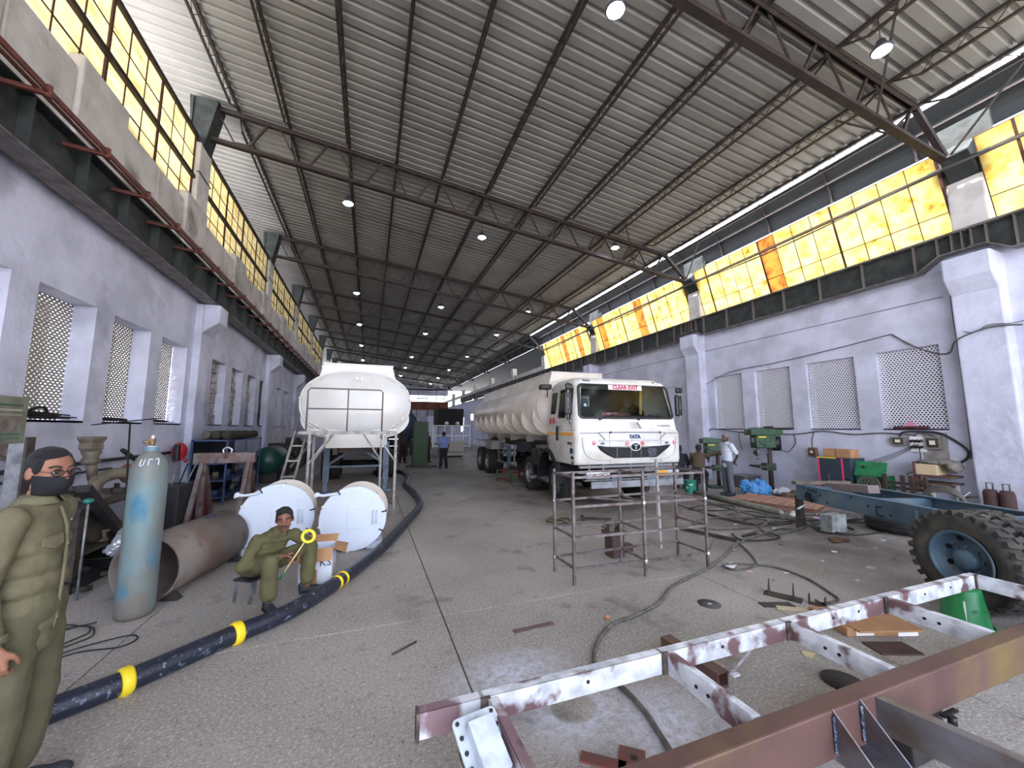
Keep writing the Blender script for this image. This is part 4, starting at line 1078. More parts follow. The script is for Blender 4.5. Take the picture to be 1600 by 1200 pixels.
def shoe(par, heel, toe, m=mShoe, sc=1):
    heel = Vector(heel); toe = Vector(toe); d = (toe-heel); d.z = 0; L = d.length; d.normalize(); b = B()
    M = Matrix((Vector((d.y, -d.x, 0)), d, Vector((0,0,1)))).transposed()
    b.ell(heel+d*.03+V(0,0,.05), (.038*sc, .05*sc, .05*sc), 14, 10, M); b.ell(heel+d*L*.45+V(0,0,.045), (.042*sc, .10*sc, .042*sc), 14, 10, M)
    b.ell(heel+d*L*.78+V(0,0,.036), (.050*sc, .075*sc, .035*sc), 14, 10, M); b.ell(heel+d*.02+V(0,0,.085), (.040*sc, .045*sc, .035*sc), 12, 8, M)
    o = bake('shoe', b, m, par, .010, 2)
    sb = B(); Mt = M.to_4x4(); Mt.translation = heel
    sb.prism([(-.040,.0),(.040,.0),(.040,.018),(-.040,.018)], L*.55, Mt); Mt2 = Mt.copy(); Mt2.translation = heel+d*L*.55
    sb.prism([(-.050,.0),(.050,.0),(.046,.018),(-.046,.018)], L*.42, Mt2); sb.obj('sole', mBlk, o, bevel=.01)
    for k in range(3):
        p = heel+d*(L*.40+.022*k)+V(0,0,.088-.010*k); w = Vector((d.y, -d.x, 0)); B().bar(p-w*.022, p+w*.022, .006, .005).obj('lace', mGreyD, o)
    return o
def figure(t, J, skin, shirt, trous, near=False, shoes=mShoe, hairm=None, bald=False, sleeve='long', mous=False, face=True, headM=None, hc=None, collar=True, wr=.018, shirt_hem=None, hands=True, hs=1.0):
    """J: joint dict in local coords. builds body, shirt, trousers, hair, shoes"""
    vx = .0065 if near else .015
    S_ = 1.0
    body = B()
    M = headM or Matrix.Identity(3); c = Vector(hc if hc is not None else J['head'])
    if near: headshape(body, None, c, M)
    else:
        headshape(body, None, c, M)
    caps(body, J['neck'], .055, c + M @ V(0, -.02, -.06), .050)
    caps(body, J['chest'], .07, J['neck'], .048); caps(body, J['pelvis'], .07, J['chest'], .075)
    for s in ('L', 'R'):
        chain(body, [Vector(J['neck']).lerp(J['chest'], .45), Vector(J['sh'+s]).lerp(J['chest'], .12), J['el'+s], J['wr'+s]], [.04, .036, .032, .026])
        chain(body, [J['pelvis'], J['hip'+s], J['kn'+s], J['an'+s]], [.06, .06, .042, .034])
        if hands:
            hd = J.get('hd'+s) or (Vector(J['wr'+s])-Vector(J['el'+s])); hn = J.get('hn'+s) or (0, 0, 1)
            if near: hand(body, J['wr'+s], hd, hn, J.get('curl'+s, .35), J.get('ts'+s, 1), hs)
            else:
                w = Vector(J['wr'+s]); d = Vector(hd).normalized(); caps(body, w, .028, w+d*.09, .030); caps(body, w+d*.09, .024, w+d*.16, .016)
    bo = bake('body', body, skin, t, vx, 2 if near else 3)
    # shirt
    b = B(); P_, C_, N_ = Vector(J['pelvis']), Vector(J['chest']), Vector(J['neck'])
    ax = (Vector(J['shR'])-Vector(J['shL'])).normalized(); up = (N_-P_).normalized(); fw = up.cross(ax); Mt = Matrix((ax, -fw if False else fw, up)).transposed()
    hem = shirt_hem if shirt_hem is not None else .0
    lo = P_ - up*hem
    PT = [lo.lerp(C_, k/5) for k in range(5)] + [C_.lerp(N_, k/3) for k in range(3)]
    for k, pt in enumerate(PT):
        tt = k/7; rx = .165+.018*sin(tt*pi*.9); ry = (.112 if near else .122)-.025*max(0, tt-.7)/.3
        b.ell(pt, (rx, ry, .085), 20, 12, Mt)
    b.ell(Vector(J['shR']).lerp(Vector(J['shL']), .5)+up*.01, (.19, .085, .065), 18, 10, Mt)
    caps(b, N_-up*.04, .075, N_+up*.005, .066)
    for s in ('L', 'R'):
        sh, el_, wr_2 = Vector(J['sh'+s]), Vector(J['el'+s]), Vector(J['wr'+s])
        if sleeve == 'long': chain(b, [sh, el_, el_.lerp(wr_2, .86)], [.068, .056, .044])
        elif sleeve == 'rolled': chain(b, [sh, el_, el_.lerp(wr_2, .35)], [.070, .060, .060])
        else: chain(b, [sh, sh.lerp(el_, .72)], [.068, .066])
    so = bake('shirt', b, shirt, t, vx*1.25, 5, wr if near else .0, .10)
    if collar:
        fwd = Vector((0, 1, 0)); q = N_+up*.03
        pts = []
        for k in range(13):
            a = -pi*.5+.5+ (2*pi-1.0)*k/12; pts.append(q + ax*(cos(a-pi/2+.0)*-.0) )
        cb = B(); R_ = .068
        prev = None
        for k in range(29):
            a = radians(14)+radians(332)*k/28      # 0 = forward
            dirv = fw*cos(a)*-1 if False else (-fw*-1)*cos(a)
            o_ = (fw*cos(a)*(1 if fw.dot(Vector((0,1,0))) > 0 else -1)+ax*sin(a)); 
            tp = q+o_*(R_-.008)+up*.018-fw*0; bt = q+o_*(R_+.030)-up*.030
            cur = (tp, bt)
            if prev: cb._new([prev[0], prev[1], cur[1], cur[0]], [(0,1,2,3)])
            prev = cur
        [setattr(f_, 'smooth', True) for f_ in cb.bm.faces]; bmesh.ops.remove_doubles(cb.bm, verts=cb.bm.verts, dist=1e-5); co = cb.obj('collar', shirt, so); md = co.modifiers.new('s', 'SOLIDIFY'); md.thickness = .006
    b = B()
    b.ell(P_, (.160, .125, .13), 20, 12, Mt if near else None)
    for s in ('L', 'R'):
        hp, kn, an = Vector(J['hip'+s]), Vector(J['kn'+s]), Vector(J['an'+s])
        chain(b, [P_.lerp(hp, .6), hp, kn, kn.lerp(an, .80 if near else .90)], [.115, .098, .080, .078])
    bake('trousers', b, trous, t, vx*1.25, 5, wr*.9 if near else 0, .12)
    for s in ('L', 'R'):
        a = Vector(J['an'+s]); td = Vector(J.get('toe'+s, (a.x, a.y+.2, 0))); d = td-a; d.z = 0; d.normalize()
        shoe(t, V(a.x, a.y, 0)-d*.07, V(a.x, a.y, 0)+d*.20, shoes)
    hair(t, c, M, 1, bald, hairm, .008 if near else .014)
    if face: face_details(t, c, M, 1, mous)
    return c, M
def rotM(yaw=0, pitch=0, roll=0):
    return (Matrix.Rotation(radians(yaw), 3, 'Z') @ Matrix.Rotation(radians(pitch), 3, 'X') @ Matrix.Rotation(radians(roll), 3, 'Y'))

# --- man standing at the left edge, mask and glasses
p1 = thing('person', 'man in olive uniform with black mask and glasses, standing at the left edge', 'person', (-1.575, 2.76, 0), radians(-86))
J = dict(pelvis=(0,0,.92), chest=(0,.0,1.22), neck=(0,-.01,1.42), head=(0,.02,1.575), shL=(-.185,-.01,1.365), shR=(.185,-.01,1.365),
         elL=(-.21,-.10,1.08), elR=(.235,-.05,1.07), wrL=(-.17,-.06,.84), wrR=(.25,.03,.82), hdL=(0,.1,-1), hdR=(.0,.12,-1), hnL=(-1,.1,0), hnR=(1,.1,0), tsL=1, tsR=-1, curlR=.5, curlL=.4,
         hipL=(-.09,0,.88), hipR=(.09,0,.88), knL=(-.10,.03,.48), knR=(.10,.01,.48), anL=(-.11,-.02,.09), anR=(.11,-.03,.09), toeL=(-.14,.2,0), toeR=(.14,.2,0))
M1 = rotM(-34, -4, 0)
c, M = figure(p1, J, mSkin2, mKhaki, mat('olive_trouser_cloth', (92,88,66), .9, c2=(80,76,56), scale=5, bump=.25, bscale=300), near=True, headM=M1, sleeve='long', shirt_hem=.17, wr=.022)
def T(p): return c + M @ Vector(p)
# mask: front part of a fitted shell
bm_ = B(); rows_ = []
for j in range(7):
    z = -.008-.098*j/6; row = []
    for k in range(13):
        a = radians(-82+164*k/12); rx = .076-.012*(j/6); ry = (.100 if j < 4 else .098-.012*(j-3)) - .03*abs(sin(a))**2*.0
        row.append(T((rx*sin(a), -.003+(ry+.004)*cos(a)+.016*cos(a)**6*(1-(j-2)**2/20), z-.004*cos(a))))
    rows_.append(row)
vs = [p for r in rows_ for p in r]
bm_._new(vs, [(j*13+k, j*13+k+1, (j+1)*13+k+1, (j+1)*13+k) for j in range(6) for k in range(12)])
for f in bm_.bm.faces: f.smooth = True
mk = bm_.obj('face_mask', mat('black_mask', (20,20,24), .85), p1); mk.modifiers.new('s', 'SOLIDIFY').thickness = .004
for s in (-1, 1): B().tube([T((s*.074, .01, -.02)), T((s*.083, -.018, .028)), T((s*.082, -.03, -.0)), T((s*.07, .0, -.085))], .0022, 6).obj('ear_loop', mBlk, mk)
gl = B()
for s in (-1, 1):
    gl.tube([T((s*(.034)+.024*cos(a), .103-.004*abs(cos(a))*0, .008+.017*sin(a))) for a in [2*pi*k/16 for k in range(16)]], .0022, 5, closed=True)
    gl.tube([T((s*.058, .102, .012)), T((s*.080, .04, .014)), T((s*.083, -.02, .010))], .0018, 5)
gl.tube([T((-.010, .104, .010)), T((0, .108, .013)), T((.010, .104, .010))], .002, 5)
go = gl.obj('spectacles', mBlk, p1)
for s in (-1, 1): B().lathe([(.001,0),(.0225,0)],16,Matrix.Translation(T((s*.034,.103,.008))) @ M.to_4x4() @ Matrix.Rotation(pi/2,4,'X'),cap=False).obj('spectacle_lens', glassy('lens_glass', (225,230,235), .03), go)
# shirt placket, pocket and cuffs
so = [o for o in COL.objects if o.parent == p1 and o.name.startswith('shirt')][0]
B().tube(spline([(.012,.080,1.40),(.012,.112,1.30),(.012,.122,1.15),(.012,.120,.98),(.014,.112,.80)],4), .008, 6).obj('placket', mKhaki, so)
pk = B()
pk._new([(.045,.118,1.27),(.135,.092,1.265),(.138,.092,1.225),(.090,.114,1.205),(.045,.125,1.225)], [(0,1,2,3,4)]); po = pk.obj('pocket_flap', mKhaki, so); po.modifiers.new('s','SOLIDIFY').thickness = .006
for k in range(5): B().ell((.013,.128-.004*k*.5,1.33-.12*k),(.006,.004,.006),8,6).obj('button', mat('button_tan',(140,130,100),.4), so)
B().tube([V(.235,-.04,1.07).lerp(V(.25,.03,.82), k) for k in (.80,.92)], .052, 14).obj('cuff', mKhaki, so)

# --- squatting man with the round yellow marker
p2 = thing('person', 'man in olive clothes on a low stool, holding a yellow ring on a stick', 'person', (-1.07, 5.0, 0), radians(-150))
J = dict(pelvis=(0,.0,.36), chest=(-.055,.12,.55), neck=(-.11,.205,.70), head=(-.14,.275,.835), shL=(-.29,.19,.64), shR=(.065,.17,.64),
         elL=(-.42,.22,.53), elR=(.20,.20,.42), wrL=(-.24,.42,.48), wrR=(-.10,.38,.485), hdR=(-.9,.25,.2), hnR=(.1,-.35,.9), tsR=1, curlR=.85, hdL=(.8,.4,-.1), hnL=(.0,-.4,.8), tsL=-1, curlL=.6,
         hipL=(-.13,.05,.36), hipR=(.08,.05,.36), knL=(-.41,.29,.50), knR=(.03,.43,.47), anL=(-.42,.26,.09), anR=(.01,.40,.09), toeL=(-.62,.40,0), toeR=(.02,.65,0))
M2 = rotM(-22, -8, 4)
c, M = figure(p2, J, mSkin, mKhaki2, mKhaki2, near=True, headM=M2, mous=True, sleeve='long', shirt_hem=.03, wr=.028)
for s, a in (('L', V(-.42,.27,.12)), ('R', V(.01,.42,.12))): B().cyl(a, a+V(0,0,.10), .045, 12).obj('sock', mat('maroon_sock', (58,28,34), .9, c2=(120,60,66), scale=40), p2)
st = thing('stool', 'small low stool with thin square legs under the seated man', 'stool', (-1.10, 5.03, 0), radians(-124))
B().box((-.14,-.12,.215),(.14,.12,.235)).obj('seat', mChas, st, bevel=.005)
for x, y in ((-.12,-.10),(.12,-.10),(-.12,.10),(.12,.10)): B().box((x-.012,y-.012,0),(x+.012,y+.012,.215)).obj('leg', mRim, st)
mk_ = thing('marker_stick', 'yellow ring marker on a thin stick with a green handle, held by the seated man', 'marker', (-.66, 4.64, .50), radians(-10))
d0, d1 = V(-.12, .0, -.19), V(.085, .0, .145)
B().cyl(d0, d1, .006, 8).obj('stick', mat('stick_yellow_white', (226,214,150), .5), mk_)
B().cyl(d0-(d1-d0).normalized()*.03, d0+(d1-d0).normalized()*.05, .013, 10, .009).obj('handle', mat('handle_green', (14,110,70), .4), mk_)
cc = d1+(d1-d0).normalized()*.055
B().tube([cc+V(.058*cos(a), 0, .058*sin(a)) for a in [2*pi*k/24 for k in range(24)]], .0155, 10, closed=True).obj('ring', mat('ring_yellow', (240,226,60), .4), mk_)

# --- white-shirted man by the drills, hands behind his back
p3 = thing('person', 'balding man in white shirt and grey trousers, hands behind his back, by the drilling machines', 'person', (9.30, 8.05, 0), radians(78))
def Jstand(**k):
    d = dict(pelvis=(0,0,.90), chest=(0,.0,1.20), neck=(0,-.01,1.40), head=(0,.02,1.545), shL=(-.18,-.01,1.35), shR=(.18,-.01,1.35),
         elL=(-.23,-.03,1.06), elR=(.23,-.03,1.06), wrL=(-.23,.06,.84), wrR=(.23,.06,.84), hipL=(-.09,0,.86), hipR=(.09,0,.86), knL=(-.10,.02,.47), knR=(.10,.02,.47), anL=(-.10,-.02,.09), anR=(.10,-.02,.09))
    d.update(k); return d
mWS = mat('white_shirt', (206,210,222), .85, c2=(190,196,212), scale=4)
mGT = mat('grey_trousers', (92,96,104), .9); mDT = mat('dark_trousers', (34,34,40), .9)
figure(p3, Jstand(elL=(-.25,-.13,1.08), elR=(.25,-.13,1.08), wrL=(-.05,-.20,.92), wrR=(.05,-.20,.90)), mSkinD, mWS, mGT, sleeve='short', bald=True, hairm=mat('grey_fringe_hair', (120,112,108), .7), face=False, headM=rotM(20,-8,0), shirt_hem=.10)
# --- worker reaching to the drill, back turned
p4 = thing('person', 'worker in dark brown shirt crouching with one arm raised to the small green drill', 'person', (9.10, 8.85, 0), radians(-58))
mBr = mat('dark_brown_shirt', (82,68,52), .9)
figure(p4, Jstand(pelvis=(0,-.1,.62), chest=(0,.02,.88), neck=(0,.06,1.08), head=(0,.10,1.22), shL=(-.18,.05,1.03), shR=(.18,.05,1.03), elR=(.36,.20,1.06), wrR=(.60,.30,1.20), elL=(-.24,.22,.84), wrL=(-.14,.40,.90),
        hipL=(-.1,-.08,.60), hipR=(.1,-.08,.60), knL=(-.13,.28,.50), knR=(.13,.28,.48), anL=(-.12,.02,.09), anR=(.12,.02,.09)), mSkinD, mBr, mDT, face=False)
p5 = thing('person', 'dark-haired worker half hidden behind the lorry nose, next to the crouching one', 'person', (8.95, 9.45, 0), radians(-60))
figure(p5, Jstand(pelvis=(0,-.1,.62), chest=(0,.0,.86), neck=(0,.03,1.04), head=(0,.06,1.17), shL=(-.18,.02,.99), shR=(.18,.02,.99), elL=(-.24,.12,.76), wrL=(-.16,.32,.70), elR=(.24,.12,.76), wrR=(.16,.32,.70),
        hipL=(-.1,-.08,.60), hipR=(.1,-.08,.60), knL=(-.13,.28,.50), knR=(.13,.28,.48), anL=(-.12,.02,.09), anR=(.12,.02,.09)), mSkinD, mDT, mDT, face=False)
# --- far group in the aisle
mLB = mat('light_blue_shirt', (118,134,190), .85)
far = [((3.25, 17.9), 12, 'person in light blue shirt walking away down the aisle between the tankers', mLB, mDT),
       ((2.95, 21.2), -150, 'person in maroon top standing behind the blue-shirted one', mat('maroon_cloth', (66,38,48), .9), mDT),
       ((1.72, 21.5), 200, 'person in dark olive clothes left of the green welding-bay column', mat('dark_olive_cloth', (54,50,44), .9), mDT),
       ((1.30, 23.6), 160, 'person in navy clothes deep in the hall beside the step ladder', mat('navy_cloth', (44,48,74), .9), mDT)]
for (x, y), r, lab, sh_, tr_ in far:
    p = thing('person', lab, 'person', (x, y, 0), radians(r))
    figure(p, Jstand(anL=(-.10,.06,.09), anR=(.12,-.10,.09), knR=(.10,-.0,.47)), mSkinD, sh_, tr_, face=False, sleeve='short' if sh_ is mLB else 'long', collar=False)
# ------------------------------------------------------------------ left side
mCyl = mat('worn_teal_cylinder', (116,138,140), .55, .1, c2=(118,112,104), scale=2.2, contrast=(.38,.58), c3=(70,120,146), c3scale=3.0, c3pos=(.56,.66), bump=.15, stretch=(1,1,.6))
gc = thing('gas_cylinder', 'tall worn blue-green gas cylinder standing upright beside the big steel pipe', 'gas cylinder', (-2.07, 4.99, 0))
B().lathe([(.001,.0),(.13,.0),(.148,.03),(.150,.08),(.150,1.34),(.146,1.40),(.130,1.46),(.105,1.51),(.075,1.55),(.055,1.575),(.05,1.58)],40).obj('shell', mCyl, gc)
B().lathe([(.052,1.57),(.056,1.58),(.056,1.615),(.050,1.62),(.001,1.62)],24).obj('neck_ring', mat('neck_blue', (92,128,150), .5, c2=(120,140,150), scale=20), gc)
br = mat('brass_valve', (170,140,90), .35, .8, c2=(120,100,70), scale=30)
vv = B().cyl((0,0,1.62),(0,0,1.68),.022,12,.018).box((-.018,-.02,1.66),(.018,.02,1.70)).obj('valve', br, gc)
B().cyl((-.01,-.0,1.67),(-.055,-.04,1.665),.014,10).obj('valve_outlet', br, vv); B().cyl((0,0,1.70),(0,0,1.735),.016,10,.012).obj('valve_cap', mat('pale_cap', (220,205,190), .4), vv)
B().cyl((0,0,1.618),(0,0,1.626),.04,16).obj('thread_tape', mWhiteD, vv)
mLet = mat('white_paint_letters', (216,224,232), .6)
for k, pts in enumerate(([(-.06,0),( -.055,-.05),(-.035,-.055),(-.03,0)], [(.0,-.055),(.0,-.01),(.012,0),(.03,-.005)], [(.05,-.003),(.078,0),(.062,-.055)])):
    q = []
    for x, dz in pts:
        a = atan2(-1, .30) + x/.12*1.0; z = 1.50+dz*1.05; r = .118 if z > 1.49 else .143-.2*(z-1.42); r = {True: .112+ (1.50-z)*.62, False: .15}[z > 1.43]
        q.append((r*cos(a), r*sin(a), z))
    B().tube(spline(q, 4), .0055, 6).obj('painted_letter', mLet, gc)
# T-shaped steel rod leaning behind the cylinder
tb = thing('t_bar', 'thin black steel T-shaped rod rising behind the gas cylinder', 'rod', (-2.55, 5.80, 0), 0)
B().cyl((0,0,0),(-.13,.1,1.86),.010,8).obj('stem', mBlkM, tb); B().cyl((-.48,.1,1.845),(.16,.1,1.93),.007,8).obj('cross_bar', mBlkM, tb)

mPipe = mat('weathered_steel_pipe', (122,112,106), .7, .15, c2=(108,90,80), scale=2.4, c3=(96,66,54), c3scale=3.2, c3pos=(.58,.72), bump=.2)
pp = thing('steel_pipe', 'large-bore rusty grey steel pipe lying on the floor, open mouth towards the camera', 'pipe', (-2.13, 5.25, 0), atan2(1.22, .26)-pi/2)
Mp = Matrix.Translation((0,0,.335)) @ Matrix.Rotation(-pi/2, 4, 'X')
B().lathe([(.325,0),(.335,0),(.335,1.35),(.325,1.35),(.315,1.35),(.315,0),(.325,0)],56,Mp,cap=False).obj('pipe_wall', mPipe, pp)
B().tube([(.06+.03*cos(a), .95+.09*sin(a), .335+sqrt(max(.0,.336**2-(.06+.03*cos(a))**2))) for a in [2*pi*k/16 for k in range(16)]], .007, 5, closed=True).obj('blue_mark', mat('blue_mark', (50,60,110), .7), pp)
for y in (.05, 1.25): B().prism([(-.30,0),(-.14,0),(-.24,.10)], .10, Matrix.Translation((.44,y,0))).obj('wedge', mChas, pp)

# ---- two round manway drums with bolted white lids
def drum(loc, rz, lab, R=.50, r=.44, oz=.0):
    t = thing('manway_drum', lab, 'drum', loc, rz, 'white lidded drums lying on the floor')
    Ml = Matrix.Translation((0,0,R)) @ Matrix.Rotation(pi/2, 4, 'X')   # axis along -Y (towards the camera)
    B().lathe([(.001,.04),(R-.012,.04),(R,.028),(R,.0),(R-.012,-.012),(.001,-.012)],56,Ml,smooth=False).obj('lid', mPrim, t)
    Md = Matrix.Translation((.06,.012,R+.03)) @ Matrix.Rotation(-pi/2, 4, 'X')
    B().lathe([(r,0),(r,.55),(r+.035,.56),(r+.035,.60),(r-.02,.60)],48,Md,cap=True).obj('drum_wall', mTankD, t)
    B().prism(rrect(-.115,.115,R-.15,R+.15,.02,3), .012, Matrix.Translation((.03,-.052,0))).obj('name_plate', mPrim, t, bevel=.004)
    for k in range(10):
        a = 2*pi*(k+.3)/10; c_, s_ = cos(a), sin(a)
        l = B().bar((.86*R*c_, -.045, R+.86*R*s_), (1.02*R*c_, -.045, R+1.02*R*s_), .018, .02, up=(0,1,0)); 
        l.cyl((R*.99*c_, -.06, R+R*.99*s_), (R*.99*c_, .06, R+R*.99*s_), .014, 8); l.obj('clamp_slot', mTank if k % 3 else mChas, t)
    # hinge arms
    for z, x in ((R+.36, -.30), (.14, -.36)):
        B().tube(spline([(x+.06,-.06,z+.02),(x-.12,-.06,z),(x-.20,-.07,z+.02),(x-.23,-.06,z-.02)],4), .020, 8).cyl((x-.20,-.02,z+.02),(x-.20,-.10,z+.02),.032,10).obj('hinge_arm', mPrim, t)
    B().cyl((.02,-.08,R*2-.08),(.02,-.04,R*2-.08),.04,14).obj('pivot_boss', mPrim, t)
    B().tube([(.28,-.045,R-.09),(.28,-.08,R-.09),(.28,-.08,R+.10),(.28,-.045,R+.10)], .010, 6).tube([(.33,-.045,R+.10),(.33,-.07,R+.10),(.33,-.07,R-.09),(.33,-.045,R-.09)], .010, 6).obj('lid_handle', mPrim, t)
    for a in (.9, 2.2): B().cyl((.62*R*2*cos(a)*.7,-.05,R+.62*R*1.3*sin(a)*.7),(.62*R*2*cos(a)*.7,-.07,R+.62*R*1.3*sin(a)*.7),.03,12).obj('lid_boss', mPrim, t)
    B().box((.20,.05,0),(.42,.35,.10)).obj('support_foot', mPrim, t); B().box((-.42,.05,0),(-.30,.35,.10)).obj('support_foot', mPrim, t)
    return t
drum((-1.22, 6.69, 0), radians(6), 'white round-lidded drum on its side, partly hidden behind the seated man', R=.495, r=.42)
drum((-.17, 6.40, 0), radians(-2), 'white round-lidded drum on its side right of the seated man, with a square plate', R=.47, r=.40)

# ---- cardboard box with open brown flaps
mCard = mat('brown_cardboard', (178,134,96), .9, c2=(160,118,84), scale=4); mCardW = mat('white_printed_cardboard', (212,216,226), .85, c2=(196,200,212), scale=5)
cb = thing('cardboard_box', 'white cardboard box with open brown flaps marked KS, beside the seated man', 'box', (-.345, 5.20, 0), radians(-3))
B().box((-.36,0,0),(0,.005,.40)).box((-.36,.295,0),(0,.30,.40)).box((-.36,0,0),(-.355,.30,.40)).box((-.005,0,0),(0,.30,.40)).box((-.36,0,0),(0,.30,.006)).obj('carton', mCardW, cb)
for nm, pts in (('f', [(-.36,0,.40),(0,0,.40),(-.01,-.06,.27),(-.35,-.06,.27)]), ('r', [(0,0,.40),(0,.30,.40),(.14,.31,.36),(.14,-.02,.34)]), ('b', [(-.36,.30,.40),(0,.30,.40),(.02,.36,.47),(-.34,.37,.47)]), ('l', [(-.36,0,.40),(-.36,.3,.40),(-.47,.3,.37),(-.47,0,.37)])):
    o = B()._new(pts, [(0,1,2,3)]).obj('flap', mCard, cb); o.modifiers.new('s','SOLIDIFY').thickness = .005
for x0, z0, z1 in ((-.22,0,.16),(-.22,.34,.40)): B().box((x0,-.003,z0),(x0+.06,0,z1)).obj('tape', mCard, cb)
for z0, z1 in ((.02,.17),(.32,.40)): B().box((.0,.13,z0),(.003,.18,z1)).obj('tape', mCard, cb)
text('KS', .11, mat('marker_ink', (60,66,80), .7), cb, (-.075, -.004, .235), (pi/2, 0, 0), sx=1.1)

# ---- thick black hose with yellow collars
mHose = mat('plastic_wrapped_black_hose', (34,38,52), .28, c2=(120,128,150), scale=26, contrast=(.60,.70), bump=.3, stretch=(1,1,1))
hp = [(-2.45,2.95),(-1.99,3.28),(-1.54,3.57),(-1.02,4.05),(-.645,4.375),(-.22,5.08),(.27,6.22),(.74,7.70),(1.10,8.90),(1.22,9.92),(1.20,11.18),(1.14,12.66),(1.38,14.6),(1.31,16.3),(.75,16.63),(.2,16.7)]
hs_ = thing('rubber_hose', 'thick black plastic-wrapped hose curving along the floor from lower left to the tankers', 'hose', (0,0,0))
B().tube([(p.x,p.y,.076) for p in spline([(x,y,0) for x,y in hp], 10)], .074, 14).obj('hose', mHose, hs_)
mYel = mat('yellow_tape', (244,214,40), .45)
def collar(c, d, r, w):
    sp_h = spline([(x,y,0) for x,y in hp], 40); i_ = min(range(1, len(sp_h)-1), key=lambda q: (sp_h[q]-Vector((*c,0))).length); d = (sp_h[i_+1]-sp_h[i_-1]).normalized(); c = sp_h[i_]+Vector((0,0,.077)); B().tube([c-d*w/2, c-d*w*.3, c+d*w*.3, c+d*w/2], r, 18, rs=[r*.9, r, r, r*.9]).obj('yellow_collar', mYel, hs_)
collar((-1.50,3.60),(.49,.42),.092,.07); collar((-.995,4.085),(.52,.47),.092,.07)
collar((-.285,4.985),(.38,.62),.079,.05); collar((-.235,5.075),(.38,.62),.079,.045)

# ---- loose black wire coils near the standing man
mWire = mat('black_wire', (34,32,34), .6)
b = B().tube([(p.x,p.y,.012+.01*abs(sin(i*.3))) for i,p in enumerate(spline([(-2.66,4.91,0),(-2.49,4.91,0),(-2.26,4.76,0),(-2.18,4.56,0),(-2.31,4.45,0),(-2.5,4.49,0),(-2.54,4.75,0),(-2.37,4.85,0),(-2.25,4.66,0),(-2.42,4.40,0),(-2.6,4.5,0),(-2.62,4.75,0),(-2.30,4.90,0)],8))], .006, 5)
tag(b.obj('wire_coil', mWire), 'tangled coil of thin black wire on the floor behind the standing man', 'wire')
b = B().tube([(p.x,p.y,.008) for p in spline([(-2.40,4.20,0),(-2.18,4.41,0),(-1.9,4.52,0),(-1.8,4.43,0),(-1.87,4.32,0),(-2.15,4.33,0),(-2.37,4.13,0)],8)], .006, 5)
tag(b.obj('wire_loop', mWire), 'long hairpin loop of thin black wire nearer the hose', 'wire')

# ---- inspection stand (scaffold) with ladder in front of the left tanker
mGal = mat('grey_square_tube', (158,156,152), .5, .3, c2=(120,112,106), scale=7)
sc_ = thing('inspection_platform', 'tall grey tube platform with handrail and ladder at the left tanker end', 'platform', (0,0,0))
X0, X1, Y0, Y1, ZP = -1.12, .55, 8.75, 9.45, 1.75
B().box((X0-.2,Y0,ZP-.02),(X1,Y1,ZP)).obj('deck', mGal, sc_)
for a, c in (((X0-.2,Y0),(X1,Y0)),((X0-.2,Y1),(X1,Y1)),((X0-.2,Y0),(X0-.2,Y1)),((X1,Y0),(X1,Y1))): B().bar((*a,ZP-.04),(*c,ZP-.04),.045,.05).obj('deck_frame', mGal, sc_)
for x, y in ((X0,Y0),(X0,Y1),(X1,Y0),(.27,Y1)): B().bar((x,y,0),(x,y,ZP-.04),.05).obj('post', mGal, sc_)
for a, c in (((X0,Y0,1.1),(X0+.42,Y0,1.72)),((X1,Y0,1.1),(X1-.42,Y0,1.72)),((.27,Y1,1.1),(-.15,Y1,1.72)),((X0,Y1,1.1),(X0+.4,Y1,1.72)),((.27,Y1,.33),(X1,Y0,.30)),((X1,Y0,.22),(.27,Y1,.22)),((X0-.4,9.3,1.0),(X0+.05,Y0,1.55))): B().bar(a,c,.032).obj('brace', mGal, sc_)
mRail = mat('brown_grey_rail', (128,116,112), .5, .3)
yR = Y0+.02
B().tube([(-1.20,yR,ZP),(-1.20,yR,2.58),(-1.16,yR,2.63),(.20,yR,2.63),(.25,yR,2.58),(.25,yR,ZP)], .016, 8).obj('handrail', mRail, sc_)
B().cyl((-1.20,yR,2.21),(.25,yR,2.21),.014,8).obj('mid_rail', mRail, sc_); B().cyl((-.44,yR,ZP),(-.44,yR,2.63),.014,8).obj('rail_post', mRail, sc_)
for x0, x1 in ((-1.52,-1.42),(-1.30,-1.20)): B().bar((x0-.16,8.35,0),(x1+.0,9.0,ZP),.035).obj('ladder_stile', mGal, sc_)
for k in range(1,6):
    t_ = k/6.0; B().bar((-1.68+.26*t_,8.35+.65*t_,ZP*t_),(-1.46+.26*t_,8.35+.65*t_,ZP*t_),.04,.03).obj('ladder_rung', mGal, sc_)

